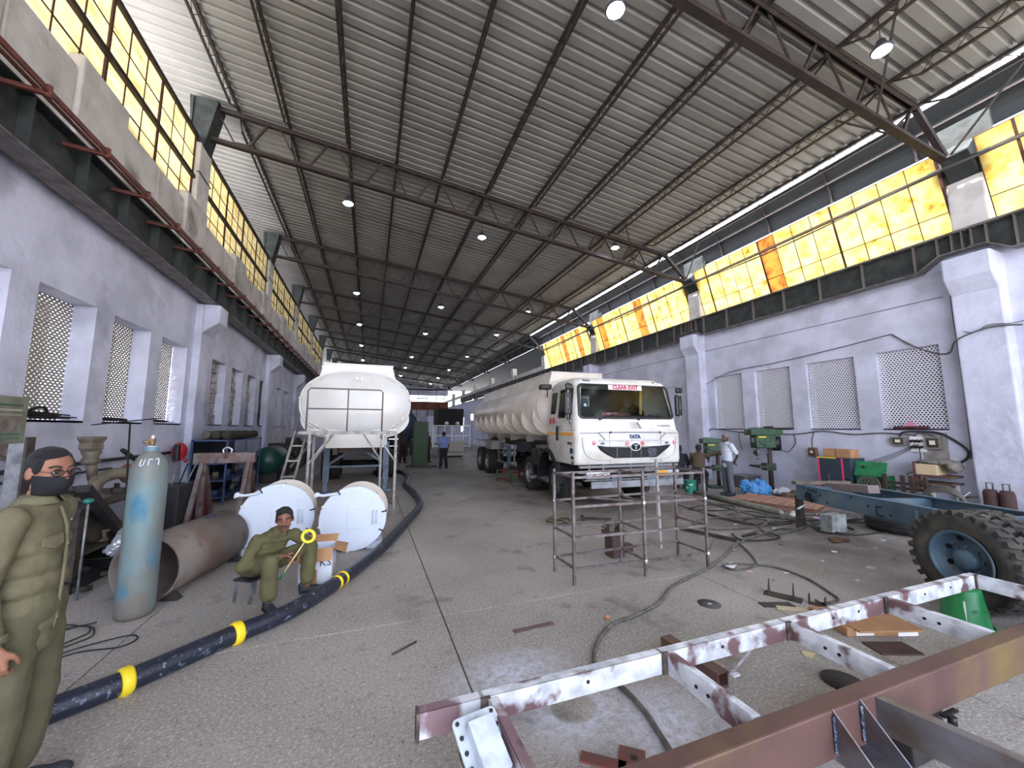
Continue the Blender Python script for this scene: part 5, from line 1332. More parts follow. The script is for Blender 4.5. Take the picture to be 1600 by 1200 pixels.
# ---- brown steel trestle
mTres = mat('scuffed_brown_primer_steel', (112,84,80), .55, .25, c2=(130,122,120), scale=4, c3=(86,62,58), c3scale=5)
ts = thing('trestle', 'heavy brown steel A-frame trestle behind the pipe and gas cylinder', 'trestle', (-2.63, 9.2, 0), 0)
B().box((-.52,-.07,1.13),(.50,.07,1.33)).obj('beam', mTres, ts, bevel=.008); B().box((.49,-.05,1.24),(.505,.05,1.28)).obj('beam_hole', mBlkM, ts)
for x in (-.36, .40):
    for y in (-.62, .62): B().bar((x,y,0),(x,y*.1,1.16),.07,.07).obj('leg', mTres, ts)
    B().bar((x,0,0),(x,0,1.14),.10,.10).obj('post', mTres, ts)
    B().bar((x,-.62,.04),(x,.62,.04),.05,.05).obj('foot_bar', mTres, ts)
jt = thing('shackle', 'pale metal clamp lying on top of the trestle beam', 'clamp', (-2.62, 9.2, 1.33)); B().tube(spline([(-.06,0,.0),(-.07,0,.06),(0,0,.10),(.07,0,.06),(.06,0,.0)],5), .018, 8).obj('bow', mClear, jt)

# ---- heap of machine parts along the left wall
mIron = mat('greasy_cast_iron', (74,66,58), .65, .2, c2=(52,48,46), scale=7, bump=.3); mIronL = mat('dusty_cast_iron', (112,102,88), .7, .1, c2=(84,76,66), scale=7, bump=.3)
bn = thing('work_bench', 'low dark steel bench heaped with parts behind the standing man', 'bench', (-3.35, 6.75, 0))
B().box((-.45,-.9,.86),(.35,1.05,.90)).obj('bench_top', mIron, bn)
for x, y in ((-.4,-.85),(.3,-.85),(-.4,1.0),(.3,1.0)): B().box((x-.035,y-.035,0),(x+.035,y+.035,.86)).obj('leg', mIron, bn)
B().box((-.45,-.9,.36),(.35,1.05,.40)).obj('lower_shelf', mIron, bn); B().box((.27,-.95,.0),(.36,1.2,.12)).obj('foot_beam', mChas, bn)
pu = thing('pump_casting', 'dusty cast-iron column with flared funnel top and flanged elbow pipe on the bench', 'casting', (-3.30, 6.62, .90))
B().lathe([(.17,0),(.17,.04),(.10,.05),(.075,.09),(.06,.14),(.055,.30)],24).obj('base_flange', mIronL, pu)
B().cyl((-.02,.0,.25),(-.05,-.03,.52),.05,14).obj('riser', mIronL, pu)
B().lathe([(.06,0),(.10,.03),(.09,.06),(.07,.10),(.10,.16),(.07,.19)],18,Matrix.Translation((-.05,-.03,.44))).obj('coupling', mIronL, pu)
B().lathe([(.09,0),(.13,.05),(.12,.12),(.15,.17),(.15,.20),(.001,.20)],6,Matrix.Translation((-.06,-.03,.60)),smooth=False).obj('funnel_head', mIronL, pu)
B().tube(spline([(.0,.0,.12),(.03,.04,.24),(.12,.16,.30),(.22,.28,.29)],6), .075, 16).obj('elbow', mIronL, pu)
B().lathe([(.08,0),(.13,0),(.13,.035),(.09,.035),(.06,.02),(.001,.02)],24,Matrix.Translation((.20,.26,.29)) @ Matrix.Rotation(radians(65),4,'Z') @ Matrix.Rotation(pi/2,4,'Y')).obj('elbow_flange', mat('rusty_flange', (120,82,58), .7), pu)
an = thing('steel_angle', 'long dark steel bar leaning diagonally across the bench front', 'bar', (-2.95, 5.75, 0)); B().bar((0,.0,1.14),(-.10,1.35,.16),.11,.09).obj('bar', mChas, an)
pl_ = thing('packing_piece', 'pale wooden block leaning upright against the bench', 'block', (-3.0, 7.2, 0)); B().bar((.05,.1,0),(-.05,-.05,.82),.22,.06).obj('board', mIronL, pl_, bevel=.006)
wh = thing('flywheel', 'dark round iron wheel under the bench top', 'wheel', (-3.12, 6.35, .65)); B().lathe([(.001,-.03),(.06,-.05),(.20,-.03),(.235,-.04),(.235,.04),(.20,.03),(.06,.05),(.001,.03)],28,Matrix.Rotation(pi/2,4,'Y')).obj('disc', mIron, wh)
ra = thing('oil_tray', 'black metal basin on the floor shelf in front of the bench', 'basin', (-2.93, 6.5, .12)); B().lathe([(.001,0),(.20,0),(.30,.05),(.33,.14),(.35,.15),(.345,.16),(.31,.14),(.28,.06),(.19,.015),(.001,.015)],28).obj('bowl', mBlk, ra)
sv = thing('plastic_bag', 'crumpled silvery plastic bag lying in the black basin', 'bag', (-2.93, 6.5, .15))
b = B(); b.tube(spline([(-.05,-.1,.10),(.02,-.05,.20),(.03,.04,.30),(.0,.12,.30),(-.02,.18,.22)],5), .075, 14); bake('bag', b, mat('silver_plastic', (190,192,202), .15, .3), sv, .014, 1, .05, .04)
kn = thing('knob_rod', 'thin grey rod with a green round knob standing beside the bench', 'rod', (-2.83, 5.62, 0)); B().cyl((0,0,0),(.0,.0,1.0),.012,8).obj('rod', mRim, kn); B().ell((0,0,1.02),(.045,.045,.03),14,8).obj('knob', mat('teal_knob',(40,120,110),.3), kn)
rnd = random.Random(3)
for k in range(12):
    t_ = thing('scrap_fitting', 'small dark iron fitting in the jumble on and around the bench', 'fitting', (-3.55+rnd.uniform(-.1,.55), 5.95+k*.14, .90 if k % 2 else .40), rnd.uniform(0,3), 'iron fittings in the jumble on the bench')
    r_ = rnd.uniform(.04,.09); q = B().lathe([(r_*.5,0),(r_,0),(r_,.03),(r_*.6,.04),(r_*.6,.10),(r_,.11),(r_,.14),(r_*.5,.14)],14) if k % 3 else B().box((-.08,-.05,0),(.08,.05,.07)).cyl((0,0,.07),(0,0,.13),.03,10)
    q.obj('fitting', mIron if k % 2 else mIronL, t_, bevel=.006)
for k in range(8):
    t_ = thing('steel_offcut', 'dark steel offcut on the bottom shelf heap', 'offcut', (-3.05+rnd.uniform(-.25,.1), 5.85+k*.24, .0), rnd.uniform(-.6,.6), 'steel offcuts on the floor below the bench')
    B().bar((-.14,0,.03+.01*(k%3)),(.16,.05,.05),.06,.05).obj('bar', mIron, t_)
ml = thing('wall_ledge_pipe', 'long dark pipe on brackets along the left wall at bench height', 'pipe', (XL+.10, 4.5, 1.28)); B().cyl((0,0,0),(0,6.6,-.0),.03,10).obj('pipe', mChas, ml); B().cyl((0.06,0,-.10),(.06,4.0,-.14),.018,8).obj('thin_pipe', mChas, ml)
ch_ = thing('steel_channel', 'short upright steel channel behind the standing man head', 'channel', (-3.15, 5.15, 0)); B().box((-.06,-.03,0),(.06,.03,1.66)).obj('web', mRim, ch_); B().box((.06,-.05,0),(.08,.05,1.72)).obj('flange', mIron, ch_); B().bar((-.05,0,1.5),(-.35,.0,1.62),.035).obj('stub', mIron, ch_)
rr = thing('round_bar', 'black round bar leaning from bench to wall', 'bar', (-3.6, 7.6, .9)); B().cyl((.35,-.55,.60),(.1,.95,.15),.03,8).obj('bar', mBlkM, rr)
b = thing('parts_bin', 'dark steel bin holding upright rods by the left wall', 'bin', (-3.35, 8.75, 0)); B().box((-.30,-.35,0),(.30,.35,.80)).obj('bin', mat('bin_dark', (44,44,48), .6), b, bevel=.01)
for k in range(6): B().cyl((-.2+.08*k,-.2+.06*k,.7),(-.25+.12*k,-.3+.1*k,1.1+.06*(k%3)),.013,6).obj('rod', mRim if k%2 else mBlkM, b)
rb = thing('red_crate', 'dark red crate on the floor right of the rod bin', 'crate', (-3.25, 9.65, 0)); B().box((-.22,-.2,0),(.22,.2,.45)).obj('crate', mat('dark_red_crate', (110,30,34), .6), rb, bevel=.01); B().box((-.18,-.16,.45),(.18,.16,.452)).obj('contents', mBlkM, rb)
# red helmet hanging on the wall
hl_ = thing('welding_helmet', 'red hard hat with black face shield hanging on the left wall', 'helmet', (-3.95, 10.7, 1.30), 0)
b = B(); b.ell((0,0,0),(.14,.17,.20),20,12); b.obj('shell', mat('red_helmet', (168,30,44), .4), hl_); B().box((-.02,-.26,-.20),(.08,-.14,.16)).obj('face_shield', mBlk, hl_, bevel=.02); B().tube(spline([(0,.1,-.1),(.1,.15,-.2),(.12,0,-.24),(.1,-.12,-.15)],4),.012,6).obj('strap', mRed, hl_)
# poster board
po = thing('notice_board', 'faded printed notice board hanging on the left wall near the edge', 'notice board', (XL+.03, 5.9, 1.42), 0)
B().box((0,-.2,0),(.02,.93,.78)).obj('board', mat('faded_print', (134,138,118), .8, c2=(108,100,92), scale=3), po)
for z, c in ((.66,(70,96,86)),(.60,(170,168,150)),(.54,(150,146,130)),(.30,(84,110,100)),(.25,(96,120,104))): B().box((.021,-.15,z),(.023,.85,z+.025)).obj('print_line', mat('print_%d' % int(z*100), c, .8), po)
for y0, z0, w, h in ((-.15,.36,.95,.15),(-.15,.05,.95,.16)): B().box((.021,y0,z0),(.023,y0+w,z0+h)).obj('print_picture', mat('print_picture', (112,98,94), .8, c2=(140,132,122), scale=9), po)
B().tube([(.01,.2,.78),(.01,.28,.88),(.01,.36,.78)], .004, 5).obj('hanging_wire', mBlk, po)
# clutter on the left window sills
for n_, (a, c) in enumerate(LW[1:]):
    nm = ['nearest', 'middle', 'farthest'][n_]
    t_ = thing('rod_bundle', 'bundle of dark rods lying on the %s lattice window sill, left wall' % nm, 'rods', (XL-.15, a, LZ[0]+.006), 0)
    for k in range(9 if n_ == 0 else 5):
        B().bar((rnd.uniform(-.2,.12), rnd.uniform(.0,.3), .02+.012*k), (rnd.uniform(-.1,.14), rnd.uniform(.7,1.1), .02+.008*k), .022, .018).obj('rod', mBlkM if k%2 else mChas, t_)
    if n_ == 0: B().tube(spline([(.0,.3,.02),(.0,.42,.14),(.05,.55,.17),(0,.7,.06)],5), .018, 6).obj('bent_hose', mBlkM, t_)
# blue steel rack with tarpaulin rolls
rk = thing('steel_rack', 'blue steel rack with cluttered shelves by the left wall beyond the trestle', 'rack', (-3.55, 12.7, 0))
mBl = mat('blue_rack_paint', (66,84,124), .5, c2=(48,60,92), scale=5)
for x in (-.35,.35):
    for y in (-1.5, 0, 1.5): B().box((x-.02,y-.02,0),(x+.02,y+.02,1.55)).obj('upright', mBl, rk)
for z in (.15,.55,.95,1.5): B().box((-.36,-1.52,z),(.36,1.52,z+.03)).obj('shelf', mBl, rk)
B().box((-.36,-1.5,.1),(-.34,1.5,1.5)).obj('back_panel', mBlk, rk)
for k in range(14):
    t_ = thing('shelf_tin', 'small tin or part on the blue rack shelves', 'tin', (-3.55+rnd.uniform(-.1,.2), 11.4+.19*k, (.18,.58,.98)[k%3]), 0, 'tins and parts on the blue rack'); r_ = rnd.uniform(.05,.08)
    B().cyl((0,0,0),(0,0,rnd.uniform(.12,.24)),r_,12).lathe([(r_*1.05,.0),(r_*1.05,.012)],12,cap=False).obj('tin', [mBl,mIronL,mRim,mChas][k%4], t_)
for k in range(3):
    t_ = thing('tarpaulin_roll', ['olive tarpaulin roll at the front on top of the blue rack','olive tarpaulin roll in the middle on top of the blue rack','brown tarpaulin roll at the wall side on top of the blue rack'][k], 'tarpaulin', (-3.3-.2*k, 12.6, 1.53))
    b = B(); b.tube(spline([(0,-1.3,.11),(.04,-.5,.12),(-.03,.5,.11),(.02,1.3,.12)],5), .10, 14); bake('roll', b, mat('olive_tarp', (66,64,48), .9, c2=(48,46,38), scale=6) if k < 2 else mIronL, t_, .03, 1, .05, .12)
# round green tank & dark machines behind
gt = thing('compressor_tank', 'dark green round air tank lying beyond the rack', 'tank', (-3.15, 15.6, 0)); b = B(); b.lathe([(.001,-.9),(.25,-.86),(.42,-.72),(.45,-.6),(.45,.6),(.42,.72),(.25,.86),(.001,.9)],28,Matrix.Translation((0,0,.75)) @ Matrix.Rotation(pi/2,4,'X')); b.obj('tank', mat('dark_green_tank', (30,74,64), .4), gt)
for y in (-.5,.5): B().box((-.3,y-.05,0),(.3,y+.05,.36)).obj('saddle', mChas, gt)
for k, (y, h) in enumerate(((17.6,1.25),(19.2,.95),(20.8,1.4),(23.0,1.1))):
    t_ = thing('machine', ['dark lathe-like machine by the left wall beyond the green tank','low dark machine second beyond the green tank','taller dark machine third beyond the green tank','dark machine farthest along the left wall'][k], 'machine', (-3.3, y, 0))
    B().box((-.4,-.6,0),(.4,.6,h*.55)).obj('bed', mIron, t_, bevel=.03); B().box((-.3,-.5,h*.55),(.25,.0,h)).obj('headstock', mIron, t_, bevel=.03); B().cyl((0,0,h*.75),(0,.5,h*.75),.08,12).obj('spindle', mRim, t_)
    B().cyl((.28,-.25,h*.8),(.38,-.25,h*.8),.12,14).obj('hand_wheel', mIronL, t_)
# wall mounted lamp bracket with shiny tube on far left
# ---- far aisle: green column unit, step ladder, far machines
gcx = thing('green_column', 'tall dark green steel column unit on a base in the far aisle', 'column', (2.30, 18.9, 0))
B().box((-.34,-.25,.06),(.34,.25,2.15)).obj('mast', mat('dark_green_mast', (34,72,40), .6, c2=(52,58,36), scale=1.2), gcx, bevel=.01); B().box((-.6,-.45,0),(.75,.4,.07)).obj('base_plate', mChas, gcx); B().cyl((-.5,.2,.05),(-.5,.2,.9),.02,8).obj('side_post', mRim, gcx)
sl_ = thing('step_ladder', 'narrow metal ladder standing beside the left tanker rear corner', 'ladder', (1.02, 17.6, 0))
for x in (-.22,.22): B().bar((x,0,0),(x,.35,1.9),.04).obj('stile', mChas, sl_)
for k in range(6): B().box((-.2,.03+.055*k,.14+.30*k),(.2,.17+.055*k,.165+.30*k)).obj('tread', mClear, sl_)
bt = thing('tank_vessel', 'dark blue round tank end behind the green column in the far hall', 'tank', (1.9, 27, 0)); B().lathe([(.001,-.2),(.7,-.12),(1.15,.1),(1.25,.4),(1.25,4),(.001,4.2)],32,Matrix.Translation((0,0,2.0)) @ Matrix.Rotation(-pi/2,4,'X')).obj('shell', mat('dark_blue_tank', (44,56,78), .5), bt); B().box((-.9,.5,0),(.9,3.8,1.0)).obj('chassis', mChas, bt); B().box((-.8,-.05,2.9),(.8,.0,3.15)).obj('head_rail', mat('dark_blue_tank', (44,56,78), .5), bt)
wt = thing('white_railing_unit', 'white railed platform cart standing far down the aisle', 'platform', (5.0, 24.8, 0))
for x in (-1.2,-.45,.0,.75,1.2): B().box((x-.03,-.03,.6),(x+.03,.03,2.0)).obj('rail_post', mWhiteD, wt)
for z in (.7,1.35,2.0): B().box((-1.25,-.03,z-.03),(1.25,.03,z+.03)).obj('rail', mWhiteD, wt)
B().box((-.5,-.3,.35),(.75,0,1.0)).box((-.5,-.35,.1),(.75,-.05,.32)).obj('step_box', mat('pale_metal', (160,158,152), .6), wt, bevel=.02); B().box((-.9,.1,1.95),(.8,1.8,3.1)).obj('black_cabinet', mBlkM, wt); B().box((-.5,0,0),(.7,1.6,.4)).obj('base', mChas, wt)
for x in (-.35,.35): B().ell((x,-.1,2.15),(.14,.1,.12),12,8).obj('round_light', mClear, wt)
mTubeL = emis('white_tube_light', (225,232,255), 14)
for k, (x, y, z, h) in enumerate(((6.9,30,1.6,1.1),(8.7,34,2.6,.5),(11.58,28,5.86,.1),(11.58,36,5.86,.1))):
    t_ = thing('tube_light', ['upright lit tube lamp right of the white railed cart','small lit lamp beside the right tanker far end','long lit tube under the right beam, nearer','long lit tube under the right beam, farther'][k], 'lamp', (x, y, z))
    (B().box((-.09,-.02,0),(.09,.02,h)) if k < 2 else B().box((-.04,-.9,0),(.04,.9,.05))).obj('tube', mTubeL, t_); (B().box((-.12,.02,-.05),(.12,.06,h+.05)) if k < 2 else B().box((-.06,-.95,.05),(.06,.95,.09))).obj('batten', mRim, t_)
    if k < 2: B().box((-.03,.02,-z),(.03,.06,-.05)).obj('stand', mRim, t_)
sp = thing('spill_light_board', 'bluish lit white board standing at the far end, left of the black cabinet', 'board', (6.1, 40, 0)); B().box((-.6,0,.4),(.5,.05,3.1)).obj('panel', mat('white_board', (220,224,236), .6), sp); B().box((-.6,.0,0),(-.5,.1,.4)).box((.4,0,0),(.5,.1,.4)).obj('stand', mChas, sp)
tb_ = thing('truck_jack_cart', 'red and green wheeled frame jack under the right tanker trailer', 'cart', (4.55, 12.6, 0), radians(10))
for a, c in (((-.2,-.5,.35),(.7,-.3,.40)),((-.2,.5,.35),(.7,.5,.40)),((-.2,-.5,.1),(-.2,.5,.1)),((.7,-.3,.1),(.7,.5,.1))): B().bar(a,c,.05).obj('frame_bar', mat('dark_red_frame', (124,34,44), .6), tb_)
for x, y in ((-.2,-.5),(-.2,.5),(.7,-.3),(.7,.5)): B().bar((x,y,0),(x,y,.38),.05).obj('leg', mat('green_frame', (24,100,60), .6), tb_)
B().box((.1,-.2,.40),(.4,.2,.55)).obj('gearbox', mIron, tb_, bevel=.03)
# ------------------------------------------------------------------ right side: drills, switchgear, cabinets
mDG = mat('machine_green', (52,84,58), .5, c2=(40,62,46), scale=7); mGreenBright = mat('bright_green_paint', (34,128,78), .45, c2=(26,104,62), scale=5)
def drill(loc, rz, lab, s=1.0, dz=0):
    t = thing('pillar_drill', lab, 'drilling machine', loc, rz)
    B().box((-.24*s,-.30*s,0),(.24*s,.26*s,.07*s)).obj('base', mDG, t, bevel=.015)
    B().cyl((0,.08*s,.07*s),(0,.08*s,1.45*s),.062*s,18).obj('column', mIron, t)
    B().box((-.26*s,-.36*s,.68*s),(.24*s,.02*s,.74*s)).obj('table', mIron, t, bevel=.01)
    B().box((-.12*s,-.1*s,.60*s),(.12*s,.17*s,.80*s)).cyl((.12*s,0,.68*s),(.30*s,0,.66*s),.014*s,8).obj('table_bracket', mDG, t, bevel=.01)
    h = B().box((-.16*s,-.36*s,1.22*s),(.16*s,.20*s,1.60*s)).obj('head', mDG, t, bevel=.03)
    poly = [(-.50*s,.0),(.38*s,.0),(.42*s,.06*s),(.40*s,.15*s),(-.30*s,.22*s),(-.50*s,.17*s)]
    B().prism([(x, z+1.58*s) for x, z in poly], .34*s, Matrix.Rotation(radians(90),4,'Z') @ Matrix.Translation((0,-.17*s,0))).obj('belt_cover', mDG, t, bevel=.02)
    B().cyl((0,.30*s,1.15*s),(0,.30*s,1.55*s),.12*s,18).obj('motor', mBlk, t)
    B().cyl((0,-.24*s,.98*s),(0,-.24*s,1.24*s),.035*s,14).cyl((0,-.24*s,.90*s),(0,-.24*s,1.0*s),.045*s,14,.03*s).obj('spindle', mRim, t)
    B().cyl((-.03*s,-.24*s,1.05*s),(-.12*s,-.24*s,1.10*s),.07*s,12).obj('quill_lock', mIron, t)
    for k in range(3):
        a = 2*pi*k/3+.5; B().cyl((.17*s,-.12*s,1.30*s),(.24*s,-.12*s+.2*s*cos(a),1.30*s+.2*s*sin(a)),.010*s,6).ell((.24*s,-.12*s+.2*s*cos(a),1.30*s+.2*s*sin(a)),(.02*s,)*3,8,6).obj('feed_handle', mRim, t)
    B().box((-.05*s,-.365*s,1.38*s),(.06*s,-.36*s,1.50*s)).obj('data_plate', mClear, t)
    B().lathe([(.001,.0),(.05*s,.0)],16,Matrix.Translation((-.05*s,-.505*s+.0,1.68*s)) @ Matrix.Rotation(pi/2,4,'X'),cap=False).obj('round_badge', mRim, t)
    B().box((-.10*s,-.52*s,1.55*s),(.02*s,-.50*s,1.575*s)).box((.16*s,-.3*s,1.52*s),(.165*s,-.08*s,1.55*s)).obj('yellow_strip', mYel, t)
    return t
drill((10.85, 8.05, 0), radians(-110), 'tall green pillar drill standing alone against the right wall under the lattice windows', 1.02)
drill((10.15, 9.2, 0), radians(-112), 'smaller green pillar drill behind the crouching worker, nearer the lorry', .85)
tg = thing('trough', 'grey low metal trough on the floor between the two drills', 'trough', (11.1, 9.0, 0)); B().box((-.35,-.25,0),(.35,.25,.36)).obj('body', mat('trough_grey', (96,92,92), .6), tg, bevel=.01); B().box((-.37,-.27,.34),(.37,.27,.37)).obj('lip', mRim, tg)
tg = thing('low_cabinet', 'dark low steel table between lorry nose and small drill', 'table', (9.9, 10.3, 0)); B().box((-.5,-.3,.62),(.5,.3,.68)).obj('top', mIron, tg)
for x, y in ((-.45,-.25),(.45,-.25),(-.45,.25),(.45,.25)): B().box((x-.02,y-.02,0),(x+.02,y+.02,.62)).obj('leg', mIron, tg)
gbk = thing('paint_drum', 'small green and white paint drum behind the tube rack, right of the lorry', 'drum', (8.45, 8.55, 0)); B().lathe([(.001,0),(.15,0),(.155,.02),(.15,.04),(.15,.36),(.158,.38),(.14,.385),(.001,.385)],22).obj('drum', mat('teal_green_drum', (24,124,96), .45, c2=(190,210,204), scale=7, contrast=(.58,.62)), gbk); B().lathe([(.14,.386),(.001,.39)],22,cap=False).obj('lid', mGreenBright, gbk)
# blue and white plastic bags
def crumple(name, lab, cat, loc, r, m, seed, voxel=.02, wr=.10):
    t = thing(name, lab, cat, loc); b = B(); rn = random.Random(seed)
    for k in range(7): b.ell((rn.uniform(-.6,.6)*r[0], rn.uniform(-.6,.6)*r[1], r[2]*rn.uniform(.35,.6)), (r[0]*rn.uniform(.3,.55), r[1]*rn.uniform(.3,.5), r[2]*rn.uniform(.4,.6)), 12, 8)
    o = bake('bag', b, m, t, voxel, 1, wr*r[2]*2, r[0]*.25)
    for v in o.data.vertices: v.co.z = max(v.co.z, .003)
    for p in o.data.polygons: p.use_smooth = False
    return t
crumple('plastic_bag', 'crumpled bright blue plastic bag on the floor by the tall drill', 'bag', (10.0, 7.85, 0), (.38,.30,.40), mat('blue_plastic', (60,128,190), .35, c2=(84,150,208), scale=9), 1)
crumple('plastic_bag', 'crumpled white plastic bag right of the blue bag', 'bag', (10.55, 7.45, 0), (.36,.24,.20), mat('white_plastic', (196,196,196), .4), 2)
crumple('sack', 'brown dusty sack heaped right of the white plastic bag', 'sack', (10.2, 6.75, 0), (.45,.38,.24), mat('brown_sack', (92,74,60), .95, c2=(70,58,48), scale=8), 3, .025)
crumple('plastic_bag', 'small torn white plastic wrap on the floor in front of the pallet', 'bag', (8.35, 5.72, 0), (.20,.14,.09), mat('white_plastic', (196,196,196), .4), 4)
# perforated pinkish pallet
pm_ = mat('pink_brown_block', (176,134,114), .85, c2=(150,112,96), scale=6)
pt = thing('perforated_slab', 'low pinkish-brown slab with rows of square holes on the floor', 'slab', (8.40, 7.30, 0), radians(-72))
nx, ny = 9, 5; Lx, Ly = 1.75, 1.15
for j in range(ny+1): B().box((0,j*(Ly-.07)/ny,.03),(Lx,j*(Ly-.07)/ny+.07,.11)).obj('bar', pm_, pt)
for i in range(nx+1): B().box((i*(Lx-.07)/nx,0,.025),(i*(Lx-.07)/nx+.07,Ly,.105)).obj('cross_bar', pm_, pt)
B().box((0,0,0),(Lx,.06,.10)).box((0,Ly-.06,0),(Lx,Ly,.10)).box((0,0,0),(.06,Ly,.10)).box((Lx-.06,0,0),(Lx,Ly,.10)).obj('edge_frame', pm_, pt); B().box((.02,.02,0),(Lx-.02,Ly-.02,.02)).obj('underside', mBlkM, pt)
lp = thing('long_pipe', 'long grey-green steel tube lying on the floor in front of the perforated slab', 'pipe', (8.46, 8.6, .065)); B().cyl((0,0,0),(-.30,-2.75,0),.065,16).obj('tube', mat('grey_green_tube', (124,124,112), .6, c2=(104,100,92), scale=5), lp); B().cyl((-.30,-2.74,0),(-.31,-2.80,0),.035,14).obj('plug', mClear, lp)
# steel cabinet with pink edging, carton, green chest
cbn = thing('steel_cabinet', 'dark blue-grey steel cabinet with pink and yellow edges against the right wall', 'cabinet', (10.72, 6.42, 0))
B().box((0,-.52,0),(.55,.20,1.10)).obj('body', mat('cabinet_blue_grey', (52,68,80), .45, c2=(44,56,66), scale=4), cbn, bevel=.01)
for y in (.16,-.36): B().box((-.012,y,.0),(.0,y+.035,1.08)).obj('pink_edge', mat('pink_edge', (224,64,110), .5), cbn)
B().box((-.014,-.22,1.075),(.03,.20,1.10)).obj('yellow_edge', mYel, cbn); B().box((-.02,-.05,.30),(.0,-.02,.70)).obj('handle', mRim, cbn); B().box((-.015,-.45,.55),(.0,-.41,.62)).obj('latch', mBlk, cbn)
ct = thing('carton', 'plain brown cardboard carton on top of the steel cabinet', 'box', (10.98, 6.35, 1.10)); B().box((-.16,-.42,0),(.16,.18,.20)).obj('box', mCard, ct, bevel=.004); B().box((-.162,-.12,.0),(.162,-.08,.202)).obj('tape', mat('tape_brown', (150,104,66), .4), ct)
gx = thing('green_chest', 'bright green metal chest with its lid open, right of the steel cabinet', 'chest', (10.75, 5.62, 0))
B().box((0,-.30,.28),(.45,.22,.74)).obj('body', mat('dark_green_chest', (20,92,56), .5), gx, bevel=.01); B().box((.0,-.30,.0),(.45,.22,.27)).obj('plinth', mBlkM, gx)
o = B()._new([(-.03,-.36,.72),(-.03,.22,.72),(.10,.22,1.04),(.10,-.36,1.04)], [(0,1,2,3)]).obj('lid', mGreenBright, gx); o.modifiers.new('s','SOLIDIFY').thickness = .02
B().box((-.06,.0,.90),(-.02,.06,.96)).obj('hasp', mChas, gx)
for k in range(5): B().bar((.05,.15-.09*k,.74),(.15,.12-.09*k,.80),.04,.03).obj('contents', mIronL, gx)
# iron posts frame, hose coils, leaning pieces
pf = thing('iron_stand', 'rusty iron stand of four short posts with slats behind the blue chassis', 'stand', (10.65, 5.0, 0))
for y in (-.42,-.20,-.06,.24): B().box((-.03,y-.03,0),(.03,y+.03,.82)).obj('post', mat('rust_brown_iron', (74,52,46), .8, c2=(56,44,42), scale=9), pf)
for z in (.42,.52,.62): B().box((.03,-.48,z),(.06,.5,z+.05)).obj('slat', mIron, pf)
for k in range(5):
    t_ = thing('hose_coil', 'grey hose coil hanging on the iron stand', 'hose', (10.52, 5.36+.05*k, .0), radians(70+9*k), 'grey hose coils on the iron stand'); B().tube([(.0+.22*cos(a)*.6, 0, .42+.30*sin(a)) for a in [2*pi*q/24 for q in range(24)]], .014, 6, closed=True).obj('coil', mat('grey_hose', (96,90,84), .7), t_)
hc_ = thing('hose_ring', 'thick coil of grey hose standing on the floor right of the iron stand', 'hose', (10.55, 4.30, 0), radians(80))
b = B()
for k in range(4): b.tube([(.34*cos(a)-.02*k, .03*k, .36+(.33-.03*k)*sin(a)) for a in [2*pi*q/28 for q in range(28)]], .022, 7, closed=True)
b.obj('coil', mat('grey_hose', (96,90,84), .7), hc_)
# electrical boards on the wall
wx = XR-.005
def wallbox(lab, y0, y1, z0, z1, m, m2, n=1):
    t = thing('switch_box', lab, 'switch box', (wx, (y0+y1)/2, (z0+z1)/2)); w = (y1-y0)/2; h = (z1-z0)/2
    B().box((-.10,-w,-h),(0,w,h)).obj('case', m, t, bevel=.008); B().box((-.108,-w*.7,-h*.7),(-.10,w*.7,h*.7)).obj('recess', mIron, t); B().box((-.12,-w*.35,-h*.3),(-.105,w*.35,h*.35)).obj('fuse_unit', m2, t); return t
mBX = mat('grey_switch_case', (134,128,122), .6, c2=(110,100,92), scale=9); mCream = mat('cream_fuse', (222,216,200), .5)
wallbox('grey switch box below the nearest lattice window, left of the white socket board', 5.16, 5.42, 1.42, 1.62, mBX, mCream)
wallbox('large grey fuse box right of the white socket board', 4.58, 4.84, 1.36, 1.64, mBX, mCream)
wallbox('small brown switch box alone on the wall above the steel cabinet', 7.06, 7.26, 1.05, 1.29, mat('brown_switch_case', (128,92,72), .7), mCream)
sk = thing('socket_board', 'white socket board full of plugs between the two grey boxes', 'socket board', (wx, 4.98, 1.46)); B().box((-.04,-.13,-.17),(0,.13,.17)).obj('board', mWhiteD, sk, bevel=.006)
for k in range(6): B().cyl((-.04,-.07+.07*(k%3),.08-.13*(k//3)),(-.12,-.06+.07*(k%3),.06-.13*(k//3)),.028,10).obj('plug', mBlk, sk)
bbp = thing('backing_board', 'stained grey backing plate behind the large fuse box', 'board', (wx+.002, 4.70, 1.40)); B().box((-.012,-.19,-.34),(0,.20,.32)).obj('plate', mat('stained_plate', (150,146,146), .8, c2=(128,122,120), scale=6), bbp)
# thick supply cables
def cable(lab, pts, r, m=None, n=8, name='cable'):
    o = B().tube(spline(pts, n), r, 7).obj(name, m or mWire); return tag(o, lab, 'cable')
mGC = mat('grey_cable', (92,88,90), .6)
cx_ = XR-.04
cable('thick cable running along the right wall just below the lattice window sills', [(cx_,10.6,1.72),(cx_,10.4,1.80),(cx_,9.6,1.72),(cx_,8.9,1.66),(cx_,7.6,1.65),(cx_,6.9,1.74),(cx_,6.2,1.66),(cx_,5.6,1.70),(cx_,5.0,1.66)], .017, mGC)
cable('heavy black supply cable looping from the switch boxes down to the low wall cabinet', [(cx_,5.28,1.62),(cx_,5.2,1.72),(cx_,4.9,1.74),(cx_,4.6,1.70),(cx_,4.35,1.52),(cx_,4.22,1.34),(cx_,4.25,1.2),(cx_,4.36,1.10)], .022, mChas)
cable('second supply cable below the windows ending at the fuse box', [(cx_+.01,5.05,1.60),(cx_,4.95,1.70),(cx_,4.75,1.68),(cx_,4.68,1.62)], .014, mGC)
